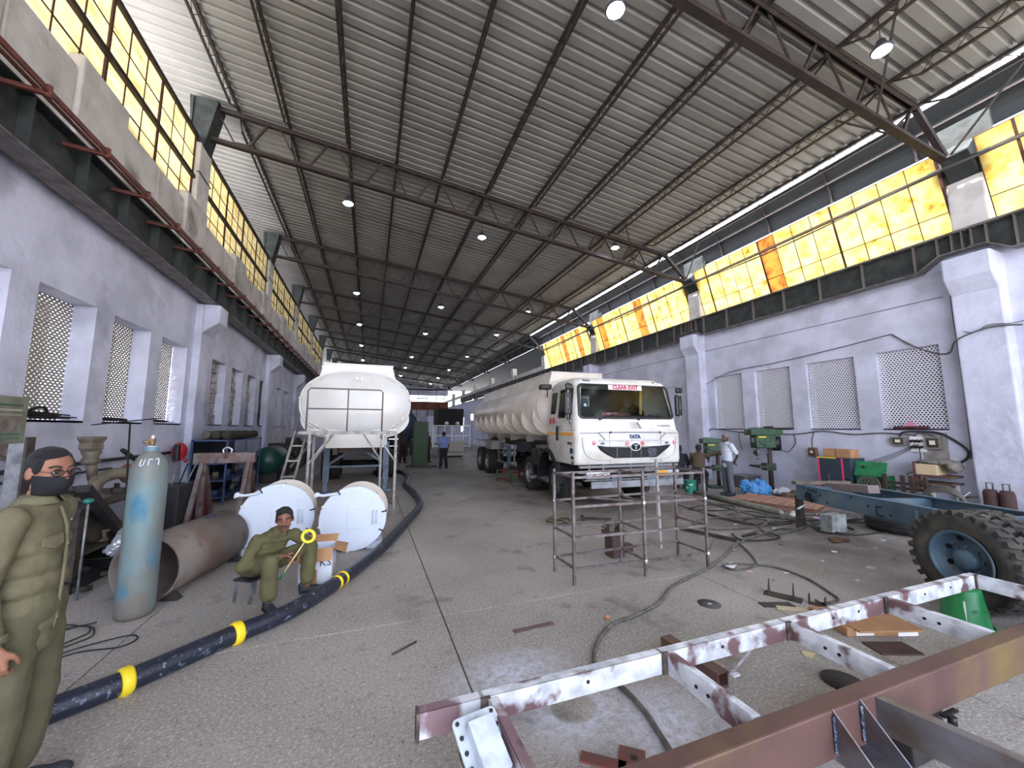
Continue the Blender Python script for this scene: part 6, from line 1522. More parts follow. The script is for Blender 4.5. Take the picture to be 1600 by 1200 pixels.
for k in range(3): cable('thin black lead sagging from the socket board to the chest, %s of three' % ['topmost','middle','lowest'][k], [(cx_-.08,4.98-.03*k,1.46),(cx_-.2,5.3,1.25-.04*k),(cx_-.4,5.6,1.08-.04*k),(10.9,5.86,.98-.03*k)], .007)
cable('black lead dropping from the socket board behind the iron stand', [(cx_-.08,4.93,1.40),(cx_-.1,4.92,1.15),(cx_-.15,4.98,.92),(cx_-.3,5.1,.80)], .009)
cable('cord from the tall drill up to the wall cable', [(11.0,8.0,1.45),(11.2,7.85,1.2),(11.35,7.75,1.15),(cx_,7.62,1.4),(cx_,7.65,1.66)], .010)
cable('thin conduit from the small drill up to the wall cable', [(11.3,9.2,1.1),(cx_,9.4,1.5),(cx_,9.35,1.7),(cx_,8.9,1.68)], .012, mGC)
cable('short cable from the wall run to the small brown switch box', [(cx_,7.1,1.70),(cx_,7.16,1.5),(cx_-.02,7.16,1.29)], .012, mGC)
cable('long thin cable drooping across the right wall above the lattice windows', [(cx_,11.0,3.45),(cx_,10.6,3.42),(cx_,9.6,3.72),(cx_,8.2,3.78),(cx_,7.3,3.83),(cx_,6.2,3.92),(cx_,5.2,4.02)], .011, mGC)
cable('cable crossing the nearest lattice window and swinging up over the pillar', [(cx_,5.2,4.0),(cx_,4.9,3.7),(cx_,4.55,3.45),(cx_,4.3,3.40),(11.16,4.05,3.6),(11.16,3.6,3.75),(11.16,3.2,3.7)], .016, mGC)
cable('thin cable looping on the big right pillar', [(11.17,3.95,3.75),(11.17,3.8,3.7),(11.17,3.6,3.8),(11.17,3.3,3.76),(11.17,3.0,3.8)], .008, mGC)
cable('vertical conduit beside the big right pillar', [(cx_,4.16,5.3),(cx_,4.17,4.2),(cx_,4.16,3.0),(cx_,4.17,1.6),(cx_,4.2,1.2)], .013, mGC)
# low wall cabinet heaped with sacking
lc = thing('wall_shelf', 'broken wooden wall shelf box with sacking on top, on white legs by the pillar', 'shelf', (11.2, 4.66, 0))
mRustW = mat('brown_board', (92,64,54), .85)
B().box((-.20,-.32,.80),(.28,.24,.84)).box((-.20,-.32,.66),(.28,.24,.69)).box((-.2,.22,.45),(.0,.25,1.10)).obj('shelf_board', mRustW, lc); B().box((-.15,-.1,.84),(.25,.22,1.06)).obj('cream_box', mat('cream_card', (206,184,150), .8), lc)
for y in (-.26,.12): B().box((.16,y-.02,0),(.20,y+.03,.66)).obj('leg', mWhiteD, lc)
b = B(); b.ell((.05,-.05,1.10),(.24,.30,.06),16,10); b.ell((.05,-.30,1.02),(.18,.12,.12),16,10); bake('sacking', b, mat('grey_sacking', (126,120,112), .95, c2=(104,98,92), scale=8), lc, .02, 1, .05, .08)
cable('white lead sagging below the wall shelf to the pillar', [(11.1,4.5,.66),(11.1,4.4,.52),(11.05,4.25,.46),(11.15,4.15,.56)], .008, mWhiteD)
for k, y in enumerate((3.78, 3.58)):
    t_ = thing('rusty_cylinder', ['rusty brown round canister with a handle by the right pillar foot, left of the pair','rusty brown round canister by the right pillar foot, right of the pair'][k], 'canister', (10.85, y, 0)); B().lathe([(.001,0),(.10,0),(.10,.62),(.08,.68),(.001,.69)],18).obj('shell', mat('rust_red_brown', (78,50,48), .8, c2=(60,44,42), scale=9), t_)
    B().tube([(.0,-.04,.68),(0,-.04,.80),(0,.04,.80),(0,.04,.68)],.012,6).obj('handle', mIronL, t_); 
t_ = thing('iron_hook', 'small bent iron bracket left of the rusty canisters', 'bracket', (10.8, 4.05, 0)); B().tube([(0,.12,0),(0,.12,.45),(0,.0,.50),(0,-.12,.52)],.016,6).bar((0,.05,0),(0,-.08,.4),.03).obj('bracket', mIron, t_)
# items on the right sills
t_ = thing('red_tool', 'dark red tool box lying on the sill of the nearest right lattice window', 'box', (XR-.02, 5.15, RZ[0]+.006)); B().box((-.02,-.36,0),(.10,.22,.05)).obj('case', mat('dark_red_case', (84,34,40), .6), t_, bevel=.01); B().prism([(-.1,.05),(.0,.16),(.1,.05)], .10, Matrix.Translation((.0,-.1,0)) @ Matrix.Rotation(pi/2,4,'Z')).obj('pink_cloth', mat('pink_cloth', (200,130,150), .8), t_)
t_ = thing('sill_debris', 'dark debris on the sill of the second lattice window from the lorry', 'debris', (XR-.02, 8.2, RZ[0]+.006)); B().box((-.02,-.5,0),(.08,.5,.03)).box((.0,.1,.03),(.07,.35,.07)).obj('strip', mIron, t_)

# ------------------------------------------------------------------ blue truck chassis
ang = atan2(-.95, -.30)
bc = thing('truck_chassis', 'long blue-grey painted lorry chassis frame running out of the picture at right', 'chassis', (7.02, 4.72, 0), 0)
dn = Vector((-.305,-.952,0)).normalized(); pn = Vector((.952,-.305,0)).normalized()      # dn: along the rail towards the camera, pn: across
def CH(a, c, z): return dn*a + pn*c + Vector((0,0,z))
def rail(c, side, name):
    b = B()
    for (za, zb, w0, w1) in ((.59,.84,0,.012),(.83,.842,0,.085),(.588,.60,0,.085)):
        p = [CH(0,c+w0*side,za),CH(4.6,c+w0*side,za),CH(4.6,c+w1*side,za),CH(0,c+w1*side,za)]; q = [v+Vector((0,0,zb-za)) for v in p]
        b._new(p+q, [(3,2,1,0),(4,5,6,7),(0,1,5,4),(1,2,6,5),(2,3,7,6),(3,0,4,7)])
    return b.obj(name, mBluePaint, bc)
r1 = rail(0, 1, 'near_rail'); r2 = rail(.98, -1, 'far_rail')
for a in (.10, 1.25, 2.4, 3.5): B().bar(CH(a,.03,.72), CH(a,.95,.72), .09, .18).obj('cross_member', mBluePaint, bc)
B().bar(CH(-.02,-.02,.86),CH(-.02,.98,.86),.10,.05).obj('end_plate', mIronL, bc); B().bar(CH(.0,.62,.80),CH(.75,.66,.86),.20,.12).obj('grey_box_section', mat('grey_box_section', (120,108,108), .6), bc)
hb = B()
for a, z in ((.18,.80),(.42,.78),(.30,.66),(.62,.64),(1.05,.80),(1.6,.66),(2.05,.76),(2.3,.70),(.5,.74),(1.3,.72)): hb.cyl(CH(a,-.004,z),CH(a,.002,z),.016,8)
hb.obj('bolt_hole', mBlkM, r1, kind='stuff')
B().box((-.055,-.004,-.045),(.055,.0,.045),Matrix.Translation(CH(.28,-.02,.70)) @ Matrix.Rotation(ang,4,'Z') @ Matrix.Rotation(pi/2,4,'Z') @ Matrix.Rotation(pi/2,4,'Z')).obj('black_bracket', mBlk, r1)
B().bar(CH(.26,-.02,.79),CH(.40,-.02,.79),.008,.022).bar(CH(.22,-.025,.70),CH(.30,-.025,.66),.02,.09).bar(CH(.30,-.03,.66),CH(.38,-.03,.62),.02,.06).obj('black_bracket', mBlk, r1)
B().bar(CH(1.42,-.006,.74),CH(1.42,-.006,.63),.004,.02,up=(1,0,0)).bar(CH(1.42,-.006,.74),CH(1.50,-.006,.74),.004,.016).bar(CH(1.42,-.006,.63),CH(1.52,-.006,.625),.004,.016).obj('chalk_mark', mBlkM, r1)
B().tube([CH(1.95,-.02,.79),CH(1.97,-.06,.66),CH(2.05,-.08,.60),CH(2.12,-.06,.68),CH(2.12,-.02,.78)], .014, 6).obj('brake_hose', mLegs, r1)
sp_ = B().bar(CH(2.2,-.10,.70),CH(2.35,-.10,.70),.16,.20).cyl(CH(2.28,-.16,.80),CH(2.28,-.02,.80),.07,14).obj('spring_hanger', mBluePaint, r1, bevel=.01); B().bar(CH(2.35,-.12,.64),CH(2.75,-.12,.50),.10,.08).obj('leaf_spring', mBluePaint, r1)
B().bar(CH(2.6,-.08,.76),CH(2.85,-.08,.76),.08,.10).obj('shock_mount', mIronL, r1)
B().cyl(CH(2.76,-.3,.47),CH(2.76,1.3,.47),.09,14).obj('axle', mBluePaint, bc)
wrz = atan2(pn.y, pn.x)
def chw(a, c, s, nm, lugs=30, hub=True): return tyre(bc, CH(a,c,0).x, CH(a,c,0).y, .48, .465, .215, .27, s, rim=mBluePaint, rub=mRubD, lugs=lugs, rz=wrz, dish=.13, name=nm, hub=hub, bolts=8)
chw(2.76, -.43, -1, 'outer_wheel'); chw(2.76, -.17, -1, 'inner_wheel', hub=False); chw(2.76, 1.41, 1, 'outer_wheel'); chw(2.76, 1.15, 1, 'inner_wheel', hub=False)
sy = thing('loose_tyre', 'worn black tyre lying flat on the floor under the blue chassis', 'tyre', (8.95, 4.25, 0))
B().lathe([(.26,.03),(.28,.0),(.40,.0),(.46,.03),(.475,.07),(.475,.19),(.46,.23),(.40,.26),(.28,.26),(.26,.23),(.255,.13)],48,cap=False).obj('casing', mRub, sy)
gb = B()
for z in (.08,.13,.18): gb.lathe([(.477,z-.012),(.485,z-.010),(.485,z+.012),(.477,z+.014)],48,cap=False)
gb.obj('tread_rib', mRub, sy)
wb = thing('wooden_prop', 'pale block of wood propping the far end of the blue chassis', 'block', (7.75, 4.62, 0)); B().box((-.20,-.1,0),(.20,.1,.30)).obj('block', mat('pale_painted_block', (170,176,176), .8, c2=(130,130,124), scale=8), wb, bevel=.01)
wb = thing('axle_stand', 'grey iron stand under the blue chassis end with a shiny fitting', 'stand', (7.52, 4.98, 0)); B().prism([(-.08,0),(.08,0),(.05,.58),(-.05,.58)],.08).obj('stand', mIron, wb); B().cyl((-.2,-.05,.36),(.05,-.05,.42),.02,8).obj('bolt', mClear, wb)
for k, a in enumerate((3.9,)): 
    wb = thing('axle_stand', 'iron stand carrying the near end of the blue chassis outside the picture', 'stand', tuple(Vector((7.02,4.72,0))+CH(4.45,.5,0))); B().box((-.5,-.07,0),(.5,.07,.59)).obj('stand', mIronL, wb)

# ------------------------------------------------------------------ tube rack in the middle
mTube = mat('rack_brown_steel', (104,92,90), .5, .35, c2=(128,122,122), scale=9, c3=(84,62,58), c3scale=6)
rk2 = thing('tube_rack', 'open rack of thin rusty square tube standing on the floor before the lorry', 'rack', (0,0,0))
U = [(2.30,4.14),(3.26,4.08),(4.22,4.04)]; Wb = [(2.29,4.62),(3.28,4.60),(4.22,4.56)]
Hh = [.93,.92,.93]
for (x,y),h in zip(U,Hh): B().bar((x,y,0),(x,y,h+.35),.032).obj('upright', mTube, rk2)
for (x,y),h in zip(Wb,(.95,.90,.97)): B().bar((x,y,0),(x,y,h+.33),.030).obj('upright', mTube, rk2)
for z in (.18, .53, .88, 1.22):
    B().bar((*U[0],z),(*U[2],z),.028).obj('front_rail', mTube, rk2)
    B().bar((*Wb[0],z),(*Wb[2],z+.02),.026).obj('back_rail', mTube, rk2)
    for a, c in zip(U, Wb): B().bar((*a,z+.01),(*c,z+.01),.026).obj('side_rail', mTube, rk2)
B().bar((4.22,4.04,.19),(4.85,4.5,.19),.02).obj('side_rail', mTube, rk2)
for (x,y) in U[1:]+Wb[:1]:
    for z in (.18,.88): B().ell((x,y-.02,z),(.026,.014,.028),8,6).obj('weld_clamp', mClear, rk2)
B().bar((4.0,4.66,.10),(3.93,4.60,1.36),.034).obj('upright', mClear, rk2)
B().bar((2.75,4.62,.89),(3.25,4.10,.89),.022).obj('tie_bar', mTube, rk2); B().bar((3.7,4.58,.89),(4.2,4.06,.89),.022).obj('tie_bar', mTube, rk2)
vi = thing('bench_vice', 'rusty brown vice-like casting standing on the floor inside the tube rack', 'vice', (3.35, 4.85, 0)); B().box((-.10,-.10,0),(.10,.10,.30)).box((-.14,-.12,.30),(.14,.12,.36)).box((.12,-.08,.05),(.26,.06,.16)).obj('body', mat('rust_casting', (92,68,60), .8, c2=(70,56,52), scale=8), vi, bevel=.01); B().cyl((-.2,0,.42),(.28,0,.44),.018,8).box((-.12,-.06,.36),(-.04,.06,.48)).box((.06,-.06,.36),(.14,.06,.48)).obj('jaw', mIronL, vi)
vi = thing('mallet', 'small iron hammer-like tool lying on the floor behind the tube rack', 'tool', (4.05, 6.9, .04), radians(-25)); B().cyl((0,0,0),(.55,0,.0),.02,8).obj('handle', mIron, vi); B().cyl((0,-.09,0.01),(0,.09,0.01),.04,12).obj('head', mIron, vi)
vi = thing('rope_heap', 'dusty heap of rope and rags by the lorry front wheel', 'rope', (3.55, 6.85, 0)); b = B(); rn = random.Random(5)
b.tube(spline([(rn.uniform(-.28,.28), rn.uniform(-.18,.18), .03+rn.uniform(0,.08)) for _ in range(22)], 5), .018, 6); b.obj('rope', mat('dusty_rope', (112,98,86), .95), vi)
an_ = thing('steel_angle', 'dark steel angle lying on the floor right of the tube rack', 'angle', (5.30,5.70,0)); B().bar((0,0,.03),(.28,-.95,.03),.05,.05).obj('bar', mIron, an_)

# ------------------------------------------------------------------ cables and hoses on the right floor
mFC = mat('dusty_grey_cable', (84,80,76), .8, c2=(110,106,100), scale=12)
def fcable(lab, pts, r, m=None, lift=0):
    sp2 = spline([(x,y,0) for x,y in pts], 8)
    o = B().tube([(p.x,p.y,r+lift*(.5+.5*noise.noise(p*1.5))) for p in sp2], r, 7).obj('floor_cable', m or mFC); return tag(o, lab, 'cable')
fcable('thick welding cable snaking from under the white-painted frame to the cable tangle', [(1.62,1.75),(1.65,1.93),(1.71,2.19),(1.72,2.43),(1.68,2.6),(1.69,2.75),(1.85,2.97),(2.15,3.2),(2.45,3.27),(2.87,3.41),(3.29,3.68),(3.68,3.83),(4.23,4.02),(4.86,4.32),(5.53,4.66),(6.23,4.87),(6.94,5.05)], .017)
fcable('thinner cable looping from the tangle round to the steel brackets', [(5.53,4.66),(5.16,4.16),(4.84,3.86),(4.46,3.83),(4.45,4.01),(4.73,3.96),(5.01,3.73),(5.01,3.34),(4.8,2.94),(4.69,2.82),(4.45,2.82),(4.47,2.9)], .012, lift=.01)
fl_ = [[(6.91,7.01),(6.69,5.97),(6.91,5.45),(7.96,5.33),(8.9,4.99),(9.6,5.11)],
 [(7.16,6.22),(7.83,6.31),(7.89,5.53),(7.65,4.69),(7.73,4.44),(8.23,4.57),(8.4,5.12),(8.12,5.56),(7.23,5.44),(6.59,5.09),(6.7,4.82),(7.56,4.96)],
 [(6.92,7.4),(6.76,6.18),(6.93,5.34),(7.21,4.95),(7.66,5.07),(8.07,5.46),(7.75,5.82)],
 [(8.2,5.25),(7.73,4.9),(7.63,4.48),(8.1,4.5),(8.3,4.8)], [(5.97,4.96),(6.53,5.11),(6.29,4.98),(6.38,4.82),(6.4,4.72)],
 [(7.9,7.82),(7.6,6.36),(7.8,5.73),(9.14,5.6)], [(5.9,5.1),(5.7,4.75),(6.1,4.62),(6.5,4.7),(6.3,4.95),(5.9,4.9)], [(8.9,5.7),(9.6,5.2),(10.2,5.25),(10.0,4.95),(9.2,5.05)]]
nm = ['longest outer cable of the tangle, curving left from the grey tube', 'double-looped cable in the middle of the floor tangle', 'cable hooking round the left of the floor tangle', 'small cable loop at the near right of the tangle', 'short stiff cable end in the tangle centre', 'cable lying beside the long grey tube', 'small closed cable loop where the welding cable enters the tangle', 'cable loop farthest right in front of the chassis end']
for k, p in enumerate(fl_): fcable(nm[k], p, .013+.003*(k%2), mFC if k%3 else mWire, lift=.012)
rq = random.Random(21)
wh_ = ['near the grey tube','beside the perforated slab corner','by the loose black tyre','in front of the chassis end','at the tangle centre','left of the tangle']
for k, (cx0, cy0) in enumerate(((7.4,6.9),(8.6,6.0),(8.3,4.6),(9.2,5.3),(7.3,5.5),(6.5,5.6))):
    r0 = rq.uniform(.35,.6); n_ = 9; a0 = rq.uniform(0,6)
    fcable('extra loose cable loop %s' % wh_[k], [(cx0+r0*(1+.3*rq.random())*cos(a0+i*.85)*1.3, cy0+r0*rq.uniform(.5,1.0)*sin(a0+i*.85)) for i in range(n_)], .011+.003*(k%2), mFC if k%2 else mWire, lift=.012)
# ---- litter and small parts on the floor
def small(name, lab, cat, loc, rz, b, m, bevel=0): 
    t = thing(name, lab, cat, loc, rz); b.obj(name+'_body', m, t, bevel=bevel); return t
small('flat_bar', 'flat brown steel strip on the floor between the hose and the tube rack', 'strip', (1.48,3.43,0), radians(2), B().box((-.2,-.03,0),(.2,.03,.008)), mTres)
small('round_bar', 'short thin dark rod on the floor left of the brown strip', 'rod', (.345,3.49,.008), radians(32), B().cyl((-.12,0,0),(.12,0,0),.008,8), mIron)
t_ = small('grinding_disc', 'grey cutting disc lying flat on the floor right of the rack', 'disc', (3.37,3.24,0), 0, B().lathe([(.018,.0),(.11,.0),(.112,.004),(.018,.006)],32), mat('disc_grey', (84,82,82), .8)); B().lathe([(.006,.0062),(.022,.0062),(.022,.008),(.006,.008)],16).obj('hub_ring', mClear, t_)
small('orange_plug', 'small orange cap on the floor beside the welding cable', 'cap', (2.20,3.34,0), 0, B().lathe([(.001,.0),(.022,.0),(.024,.02),(.014,.035),(.001,.036)],14), mat('orange_cap', (196,132,96), .5))
bk_ = thing('steel_bracket', 'dark steel base plate with two upright triangular fins on the floor', 'bracket', (4.24,3.10,0), radians(-62)); B().box((-.16,-.06,0),(.18,.08,.01)).obj('base_plate', mIron, bk_)
for x in (-.12,.10): B()._new([(x,-.06,.01),(x,.08,.01),(x,.06,.15),(x+.008,-.06,.01),(x+.008,.08,.01),(x+.008,.06,.15)], [(0,1,2),(5,4,3),(0,3,4,1),(1,4,5,2),(2,5,3,0)]).obj('fin', mIron, bk_)
bk_ = thing('steel_bracket', 'small U-shaped steel bracket right of the finned plate', 'bracket', (4.40,2.84,0), radians(-65)); B().box((-.07,-.04,0),(.07,.04,.008)).box((-.07,-.04,0),(-.062,.04,.09)).box((.062,-.04,0),(.07,.04,.09)).obj('channel', mIron, bk_)
small('wood_offcut', 'pale splintered wood offcut beside the white-painted frame', 'offcut', (4.05,2.86,0), radians(-35), B().box((-.14,-.03,0),(.12,.03,.015)), mat('pale_wood', (196,180,150), .9))
small('steel_plate', 'dark grey curved steel scrap near the wood offcut', 'scrap', (4.0,2.98,0), radians(-20), B().box((-.16,-.05,0),(.16,.05,.012)), mIron)
fc = thing('flattened_carton', 'collapsed brown cardboard carton on the floor inside the white-painted frame', 'carton', (4.38,2.42,0), radians(-18)); B().box((-.36,-.20,0),(.30,.22,.07)).obj('carton', mCard, fc, bevel=.008); B().box((-.30,-.26,.06),(.28,-.05,.075)).obj('flap', mCard, fc); B().box((-.28,-.203,.01),(-.12,-.20,.06)).obj('paper_label', mWhiteD, fc); B().box((.10,-.203,.0),(.28,-.20,.06)).obj('paper_label', mWhiteD, fc)
gv = thing('work_glove', 'pale dirty work glove lying on the cardboard carton', 'glove', (4.68,2.30,.0), radians(30)); b = B(); b.ell((0,0,.03),(.07,.05,.025),14,8)
for k in range(4): caps(b, (.05,-.035+.023*k,.03), .013, (.12,-.045+.03*k,.022), .011, 8)
caps(b, (.0,.04,.03), .014, (.05,.085,.025), .012, 8); caps(b, (-.05,0,.03), .04, (-.11,0,.03), .042, 10); bake('glove', b, mat('pale_glove', (176,170,130), .95, c2=(140,134,104), scale=20), gv, .007, 1, .008, .03)
small('dry_leaf', 'small tan scrap of paper inside the white-painted frame', 'scrap', (3.38,2.28,.002), .4, B()._new([(-.05,-.03,0),(.04,-.04,.01),(.05,.03,.0),(-.01,.05,.012),(-.05,.02,0)], [(0,1,2,3,4)]), mat('tan_paper', (190,176,136), .9))
small('rust_plate', 'rusty brown plate on the floor beside the carton and the heavy beam', 'plate', (4.1,2.10,0), radians(-20), B().box((-.16,-.09,0),(.18,.09,.012)), mat('rust_red_brown', (78,50,48), .8))
small('dark_disc', 'dark grey round plate standing just behind the heavy brown beam', 'plate', (3.25,1.97,0), 0, B().lathe([(.001,.0),(.13,.0),(.13,.012),(.001,.012)],28), mChas)
rg = crumple('rag', 'yellowish brown oily rag on the floor left of the loose tyre', 'rag', (7.15,4.22,0), (.22,.12,.05), mat('oily_rag', (112,92,62), .95, c2=(84,56,44), scale=14), 9, .012, .3)
rnd = random.Random(11)
mLit = [mWhiteD, mat('pinkish_paper', (214,170,180), .8), mat('grey_paper', (180,180,184), .8), mIron]
spots = [(5.0,3.55),(4.6,3.75),(5.55,3.1),(6.1,4.4),(6.5,3.9),(7.3,3.8),(7.9,4.0),(6.9,3.4),(8.2,3.7),(5.2,4.5),(6.0,5.5),(4.6,3.45),(5.9,3.7),(7.6,6.1),(8.8,5.4),(9.0,4.9),(6.6,5.6),(5.0,5.2),(6.2,3.3),(4.3,5.4)]
for k, (x, y) in enumerate(spots):
    t_ = thing('litter_scrap', 'small pale scrap littering the floor around the cables', 'litter', (x, y, .001), rnd.uniform(0,6), 'paper and metal scraps on the right floor'); w = rnd.uniform(.02,.06)
    B()._new([(-w,-w*.5,0),(w*.8,-w*.6,.004),(w,w*.5,.0),(0,w*.7,.012),(-w*.9,w*.4,.002)], [(0,1,4),(1,2,3),(1,3,4)]).obj('scrap', mLit[k%4], t_)
for k, (x, y, lab, c) in enumerate(((8.55,5.35,'crumpled pink paper near the cable tangle',(190,130,180)),(8.9,5.55,'flat white paper strip by the chassis end',(216,216,214)),(9.0,3.95,'bright white paper beside the loose tyre',(236,236,236)),(7.1,5.1,'pale blue-white plastic strip among the cables',(190,196,200)),(4.55,3.98,'torn scraps of white foam near the cable crossing',(226,222,222)))):
    t_ = thing('paper_scrap', lab, 'paper', (x, y, .002), k*.9); B()._new([(-.16,-.05,0),(.14,-.06,.01),(.17,.05,.0),(.0,.07,.03),(-.15,.05,.005)], [(0,1,4),(1,2,3),(1,3,4)]).obj('sheet', mat('scrap_%d' % k, c, .7), t_)

# ------------------------------------------------------------------ foreground: white-painted channel frame and heavy brown beam (one welded frame)
mWP = mat('patchy_white_primer', (222,224,230), .55, c2=(176,178,184), scale=9, c3=(112,84,86), c3scale=4.2, c3pos=(.54,.61), bump=.15)
mWP2 = mat('patchy_white_primer_brown', (214,214,220), .55, c2=(128,102,106), scale=3.4, contrast=(.46,.56), c3=(70,60,60), c3scale=5, c3pos=(.60,.66), bump=.1)
mBeam = mat('brown_primed_beam', (104,76,70), .5, .15, c2=(88,64,60), scale=3, c3=(122,102,60), c3scale=1.3, c3pos=(.54,.72), bump=.1)
mWeld = mat('blue_weld_bead', (60,74,104), .3, .8, c2=(170,180,200), scale=60, bump=.6); mBare = mat('bare_heat_tinted_steel', (128,128,136), .3, .7, c2=(108,96,88), scale=5, c3=(96,112,140), c3scale=4)
mBurn = mat('burnt_joint', (60,50,48), .7, c2=(110,90,84), scale=20)
ff = thing('welded_frame', 'half-painted white steel ladder frame with a heavy brown beam, resting low in the foreground', 'frame', (0,0,0))
ZT, ZD = .45, .115
def channel(p0, p1, m, h=ZD, w=.055, open_side=1, name='channel'):
    """C-channel: web + two flanges; open towards open_side*(d x z)"""
    p0 = Vector(p0); p1 = Vector(p1); d = (p1-p0).normalized(); s = d.cross(Vector((0,0,1)))*open_side; b = B()
    b.bar(p0-Vector((0,0,h/2)), p1-Vector((0,0,h/2)), .006, h)
    for z in (-.003, -h+.003): b.bar(p0+s*w/2+Vector((0,0,z)), p1+s*w/2+Vector((0,0,z)), w, .006)
    return b.obj(name, m, ff)
YW, YB = 2.08, 1.455
xsW = [.28,.60,1.73,2.81,3.94,5.33]
for k, (a, c) in enumerate(zip(xsW, xsW[1:])): channel((a,YW-.05,ZT),(c-.02,YW-.05,ZT), mWP2 if k in (0,) else mWP, open_side=-1, name='edge_channel')
B().box((.265,YW-.06,ZT-ZD-.01),(.28,YW+.0,ZT+.005)).obj('end_plate', mBurn, ff)
for k, x in enumerate(xsW[1:]):
    channel((x+.02,YW-.05,ZT-.002),(x+.02 if k != 0 else x+.04,YB+.01 if k != 0 else 1.1,ZT-.002), mWP if k else mWP2, w=.05, open_side=-1, name='cross_channel')
    B().box((x-.02,YW-.065,ZT-ZD),(x+.03,YW-.045,ZT+.003)).obj('burnt_joint', mBurn, ff)
for k, x in enumerate(xsW[2:5]):
    for y in (1.80,1.72): B().cyl((x+.012,y,ZT-.06),(x+.018,y,ZT-.06),.010,10).obj('bolt_hole', mBlkM, ff)
for x in (1.2,2.2,3.3,3.6,4.5,4.9): B().cyl((x,YW-.056,ZT-.05),(x,YW-.052,ZT-.05),.010,10).obj('bolt_hole', mBlkM, ff)
# heavy beam, rectangular hollow
B().box((.75,1.36,.24),(5.4,1.455,ZT+.002)).obj('heavy_beam', mBeam, ff, bevel=.008)
B().box((5.33,1.2,ZT-ZD),(5.38,YW,ZT)).obj('end_channel', mWP, ff)
# gusset fins with weld beads, bracket channel towards the camera
for k, x in enumerate((2.15, 2.36)):
    b = B(); P_ = [(0,.455),(.0,.27),(-.20,.245),(-.20,.262)]
    vs = [(x-.004,1.36+y,z) for y, z in P_]+[(x+.004,1.36+y,z) for y, z in P_]; b._new(vs, [(0,1,2,3),(7,6,5,4),(0,3,7,4),(0,4,5,1),(1,5,6,2),(2,6,7,3)]); g_ = b.obj('gusset_fin', mBare, ff)
    wbd = B()
    for q in range(14): wbd.ell((x-.010,1.352,.425-.0115*q),(.008,.007,.0085),8,6)
    wbd.obj('weld_bead', mWeld, g_)
B().box((2.14,1.12,.235),(2.40,1.36,.245)).obj('gusset_base', mBare, ff)
channel((2.48,1.36,.44),(2.70,.70,.40), mBare, h=.16, open_side=-1, name='side_channel')
ml_ = thing('stencil_mark', '', '') if False else None
lg_ = B().box((3.02,1.335,.225),(3.16,1.36,.235)).cyl((3.05,1.32,.20),(3.05,1.32,.24),.02,10); lg_.obj('black_foot_clip', mBlk, ff)
# supports under the frame: tin drum at left with bracket plate, green bucket at right
dr = thing('tin_drum', 'dented pale tin drum under the left corner of the white frame', 'drum', (.61, 1.95, 0))
B().lathe([(.001,0),(.155,0),(.158,.01),(.155,.02),(.153,.24),(.158,.25),(.153,.26),(.148,.26),(.148,.03),(.001,.03)],28).obj('drum', mat('pale_tin', (186,182,174), .4, .4, c2=(150,140,128), scale=7), dr)
sw = thing('channel_offcut', 'short brown channel packed on the drum beneath the white frame corner', 'offcut', (.56, 1.98, .262), radians(12)); B().box((-.06,-.12,.05),(.06,.20,.058)).box((-.06,-.12,0),(-.052,.20,.05)).box((.052,-.12,0),(.06,.20,.05)).obj('channel', mBeam, sw)
bp_ = thing('bracket_plate', 'white-painted flanged plate with bolt holes leaning at the bottom left of the frame', 'plate', (.515, 1.90, .10), radians(0))
Mb = Matrix.Translation((0,0,.36)) @ Matrix.Rotation(radians(10),4,'Z') @ Matrix.Rotation(radians(-66),4,'X') @ Matrix.Scale(1.2,4)
bb = B(); bb.prism(rrect(-.09,.09,-.21,.02,.02,4), .008, Mb); bo_ = bb.obj('plate', mWP if False else mat('speckled_white_primer', (206,214,224), .5, c2=(180,188,200), scale=14), bp_)
B().prism(rrect(-.05,.05,-.21,-.03,.004,2), .05, Mb @ Matrix.Translation((0,-.05,0))).obj('raised_box', MATS['speckled_white_primer'], bp_, bevel=.004)
for x in (-.072,.072):
    for z in (.0,-.05,-.10,-.15): B().cyl(Mb @ Vector((x,-.006,z)), Mb @ Vector((x,.0,z)), .009, 10).obj('bolt_hole', mChas, bp_)
B().box((-.05,-.06,-.10),(.05,.0,.33)).obj('prop', mChas, bp_)
bu = thing('green_bucket', 'upturned green plastic bucket under the far right corner of the white frame', 'bucket', (5.26, 2.10, 0))
b = B().lathe([(.175,.0),(.165,.012),(.125,.325),(.115,.332),(.001,.332)],32); b.obj('bucket', mat('green_plastic', (20,120,62), .35), bu); B().lathe([(.172,.0),(.182,.0),(.182,.02),(.172,.02)],32,cap=False).obj('rim', mat('green_plastic', (20,120,62), .35), bu)
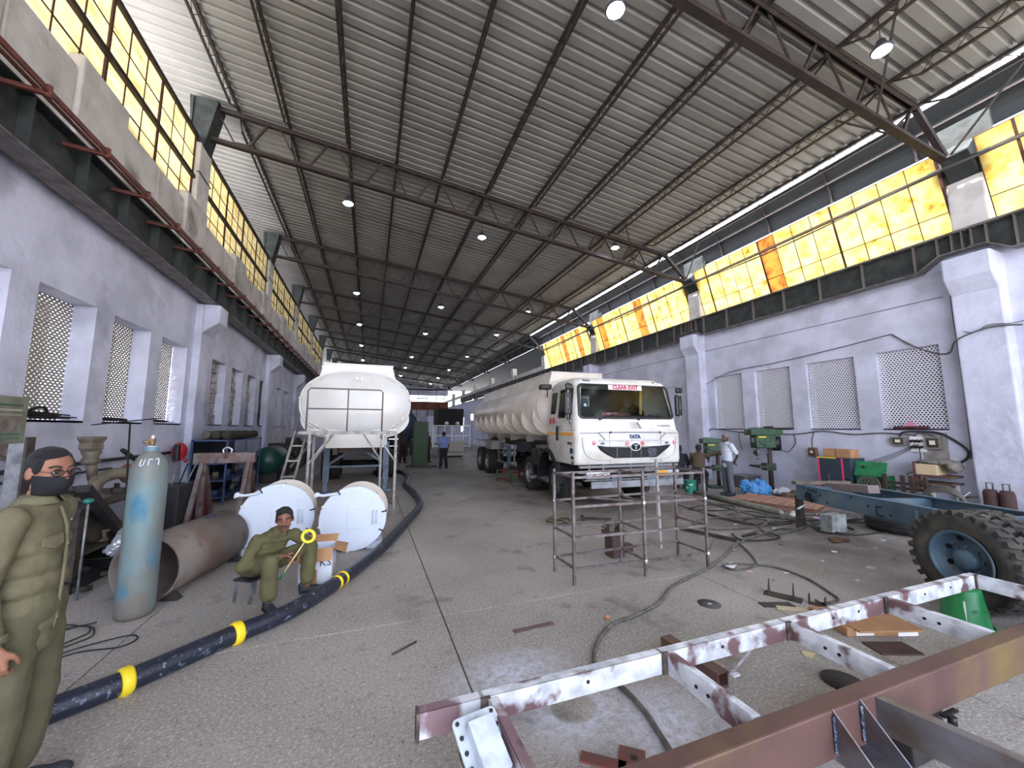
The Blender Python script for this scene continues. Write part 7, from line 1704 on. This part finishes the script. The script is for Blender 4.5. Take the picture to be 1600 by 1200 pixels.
for z in (.16,.175): B().bar((-.12,-.102,z),(.02,-.16,z),.002,.006).obj('moulded_text', mat('green_shadow', (14,84,44), .4), bu)
B().bar((-.125,-.055,.24),(-.14,-.06,.08),.006,.012).obj('white_streak', mWhiteD, bu)
# loose brown channels lying below the frame
lc1 = thing('brown_channel', 'loose brown steel channel sticking out under the white frame, pointing at the camera', 'channel', (2.36, 2.74, 0), radians(3)); B().box((-.05,-.53,.10),(.05,.0,.108)).box((-.05,-.53,.02),(-.042,.0,.10)).box((.042,-.53,.02),(.05,.0,.10)).box((-.05,-.53,0),(.05,-.05,.02)).obj('channel', mBeam, lc1)
st_ = thing('steel_prop', 'short pale vertical strut standing under the white frame', 'strut', (2.47, 2.12, 0)); B().bar((-.03,.06,.11),(.02,-.07,ZT-ZD-.005),.04,.012).box((-.05,.03,.10),(.01,.09,.112)).obj('strut', mWP2, st_)
tp = thing('t_plate', 'rusty T-shaped plate with two bolt holes on the floor before the heavy beam', 'plate', (1.34, 1.93, 0), radians(-38)); B().box((-.22,-.035,.0),(.02,.035,.012)).box((-.02,-.12,.0),(.12,.14,.012)).obj('plate', mat('rust_red_plate', (124,70,66), .7, c2=(100,80,76), scale=8), tp)
for x, y in ((.04,-.06),(.06,.07)): B().cyl((x,y,.011),(x,y,.016),.018,12).obj('bolt', mChas, tp)
for k, (x, y) in enumerate(((3.05,1.62),(1.0,1.42))): pass
ff2 = thing('frame_trestle', 'dark low block carrying the heavy brown beam just behind it', 'block', (2.95, 1.52, 0)); B().box((-.16,-.14,0),(.16,.14,.237)).obj('block', mChas, ff2, bevel=.01)
ch2 = thing('chain', 'short rusty chain lying on the floor under the heavy beam', 'chain', (1.72, 1.30, 0))
for k in range(9):
    M_ = Matrix.Translation((.03*k,.014*k,.012)) @ Matrix.Rotation(.45,4,'Z') @ Matrix.Rotation((pi/2 if k%2 else 0)+.3,4,'X'); B().tube([M_ @ Vector((.022*cos(a),.012*sin(a),0)) for a in [2*pi*q/12 for q in range(12)]], .004, 6, closed=True).obj('link', mIron, ch2)
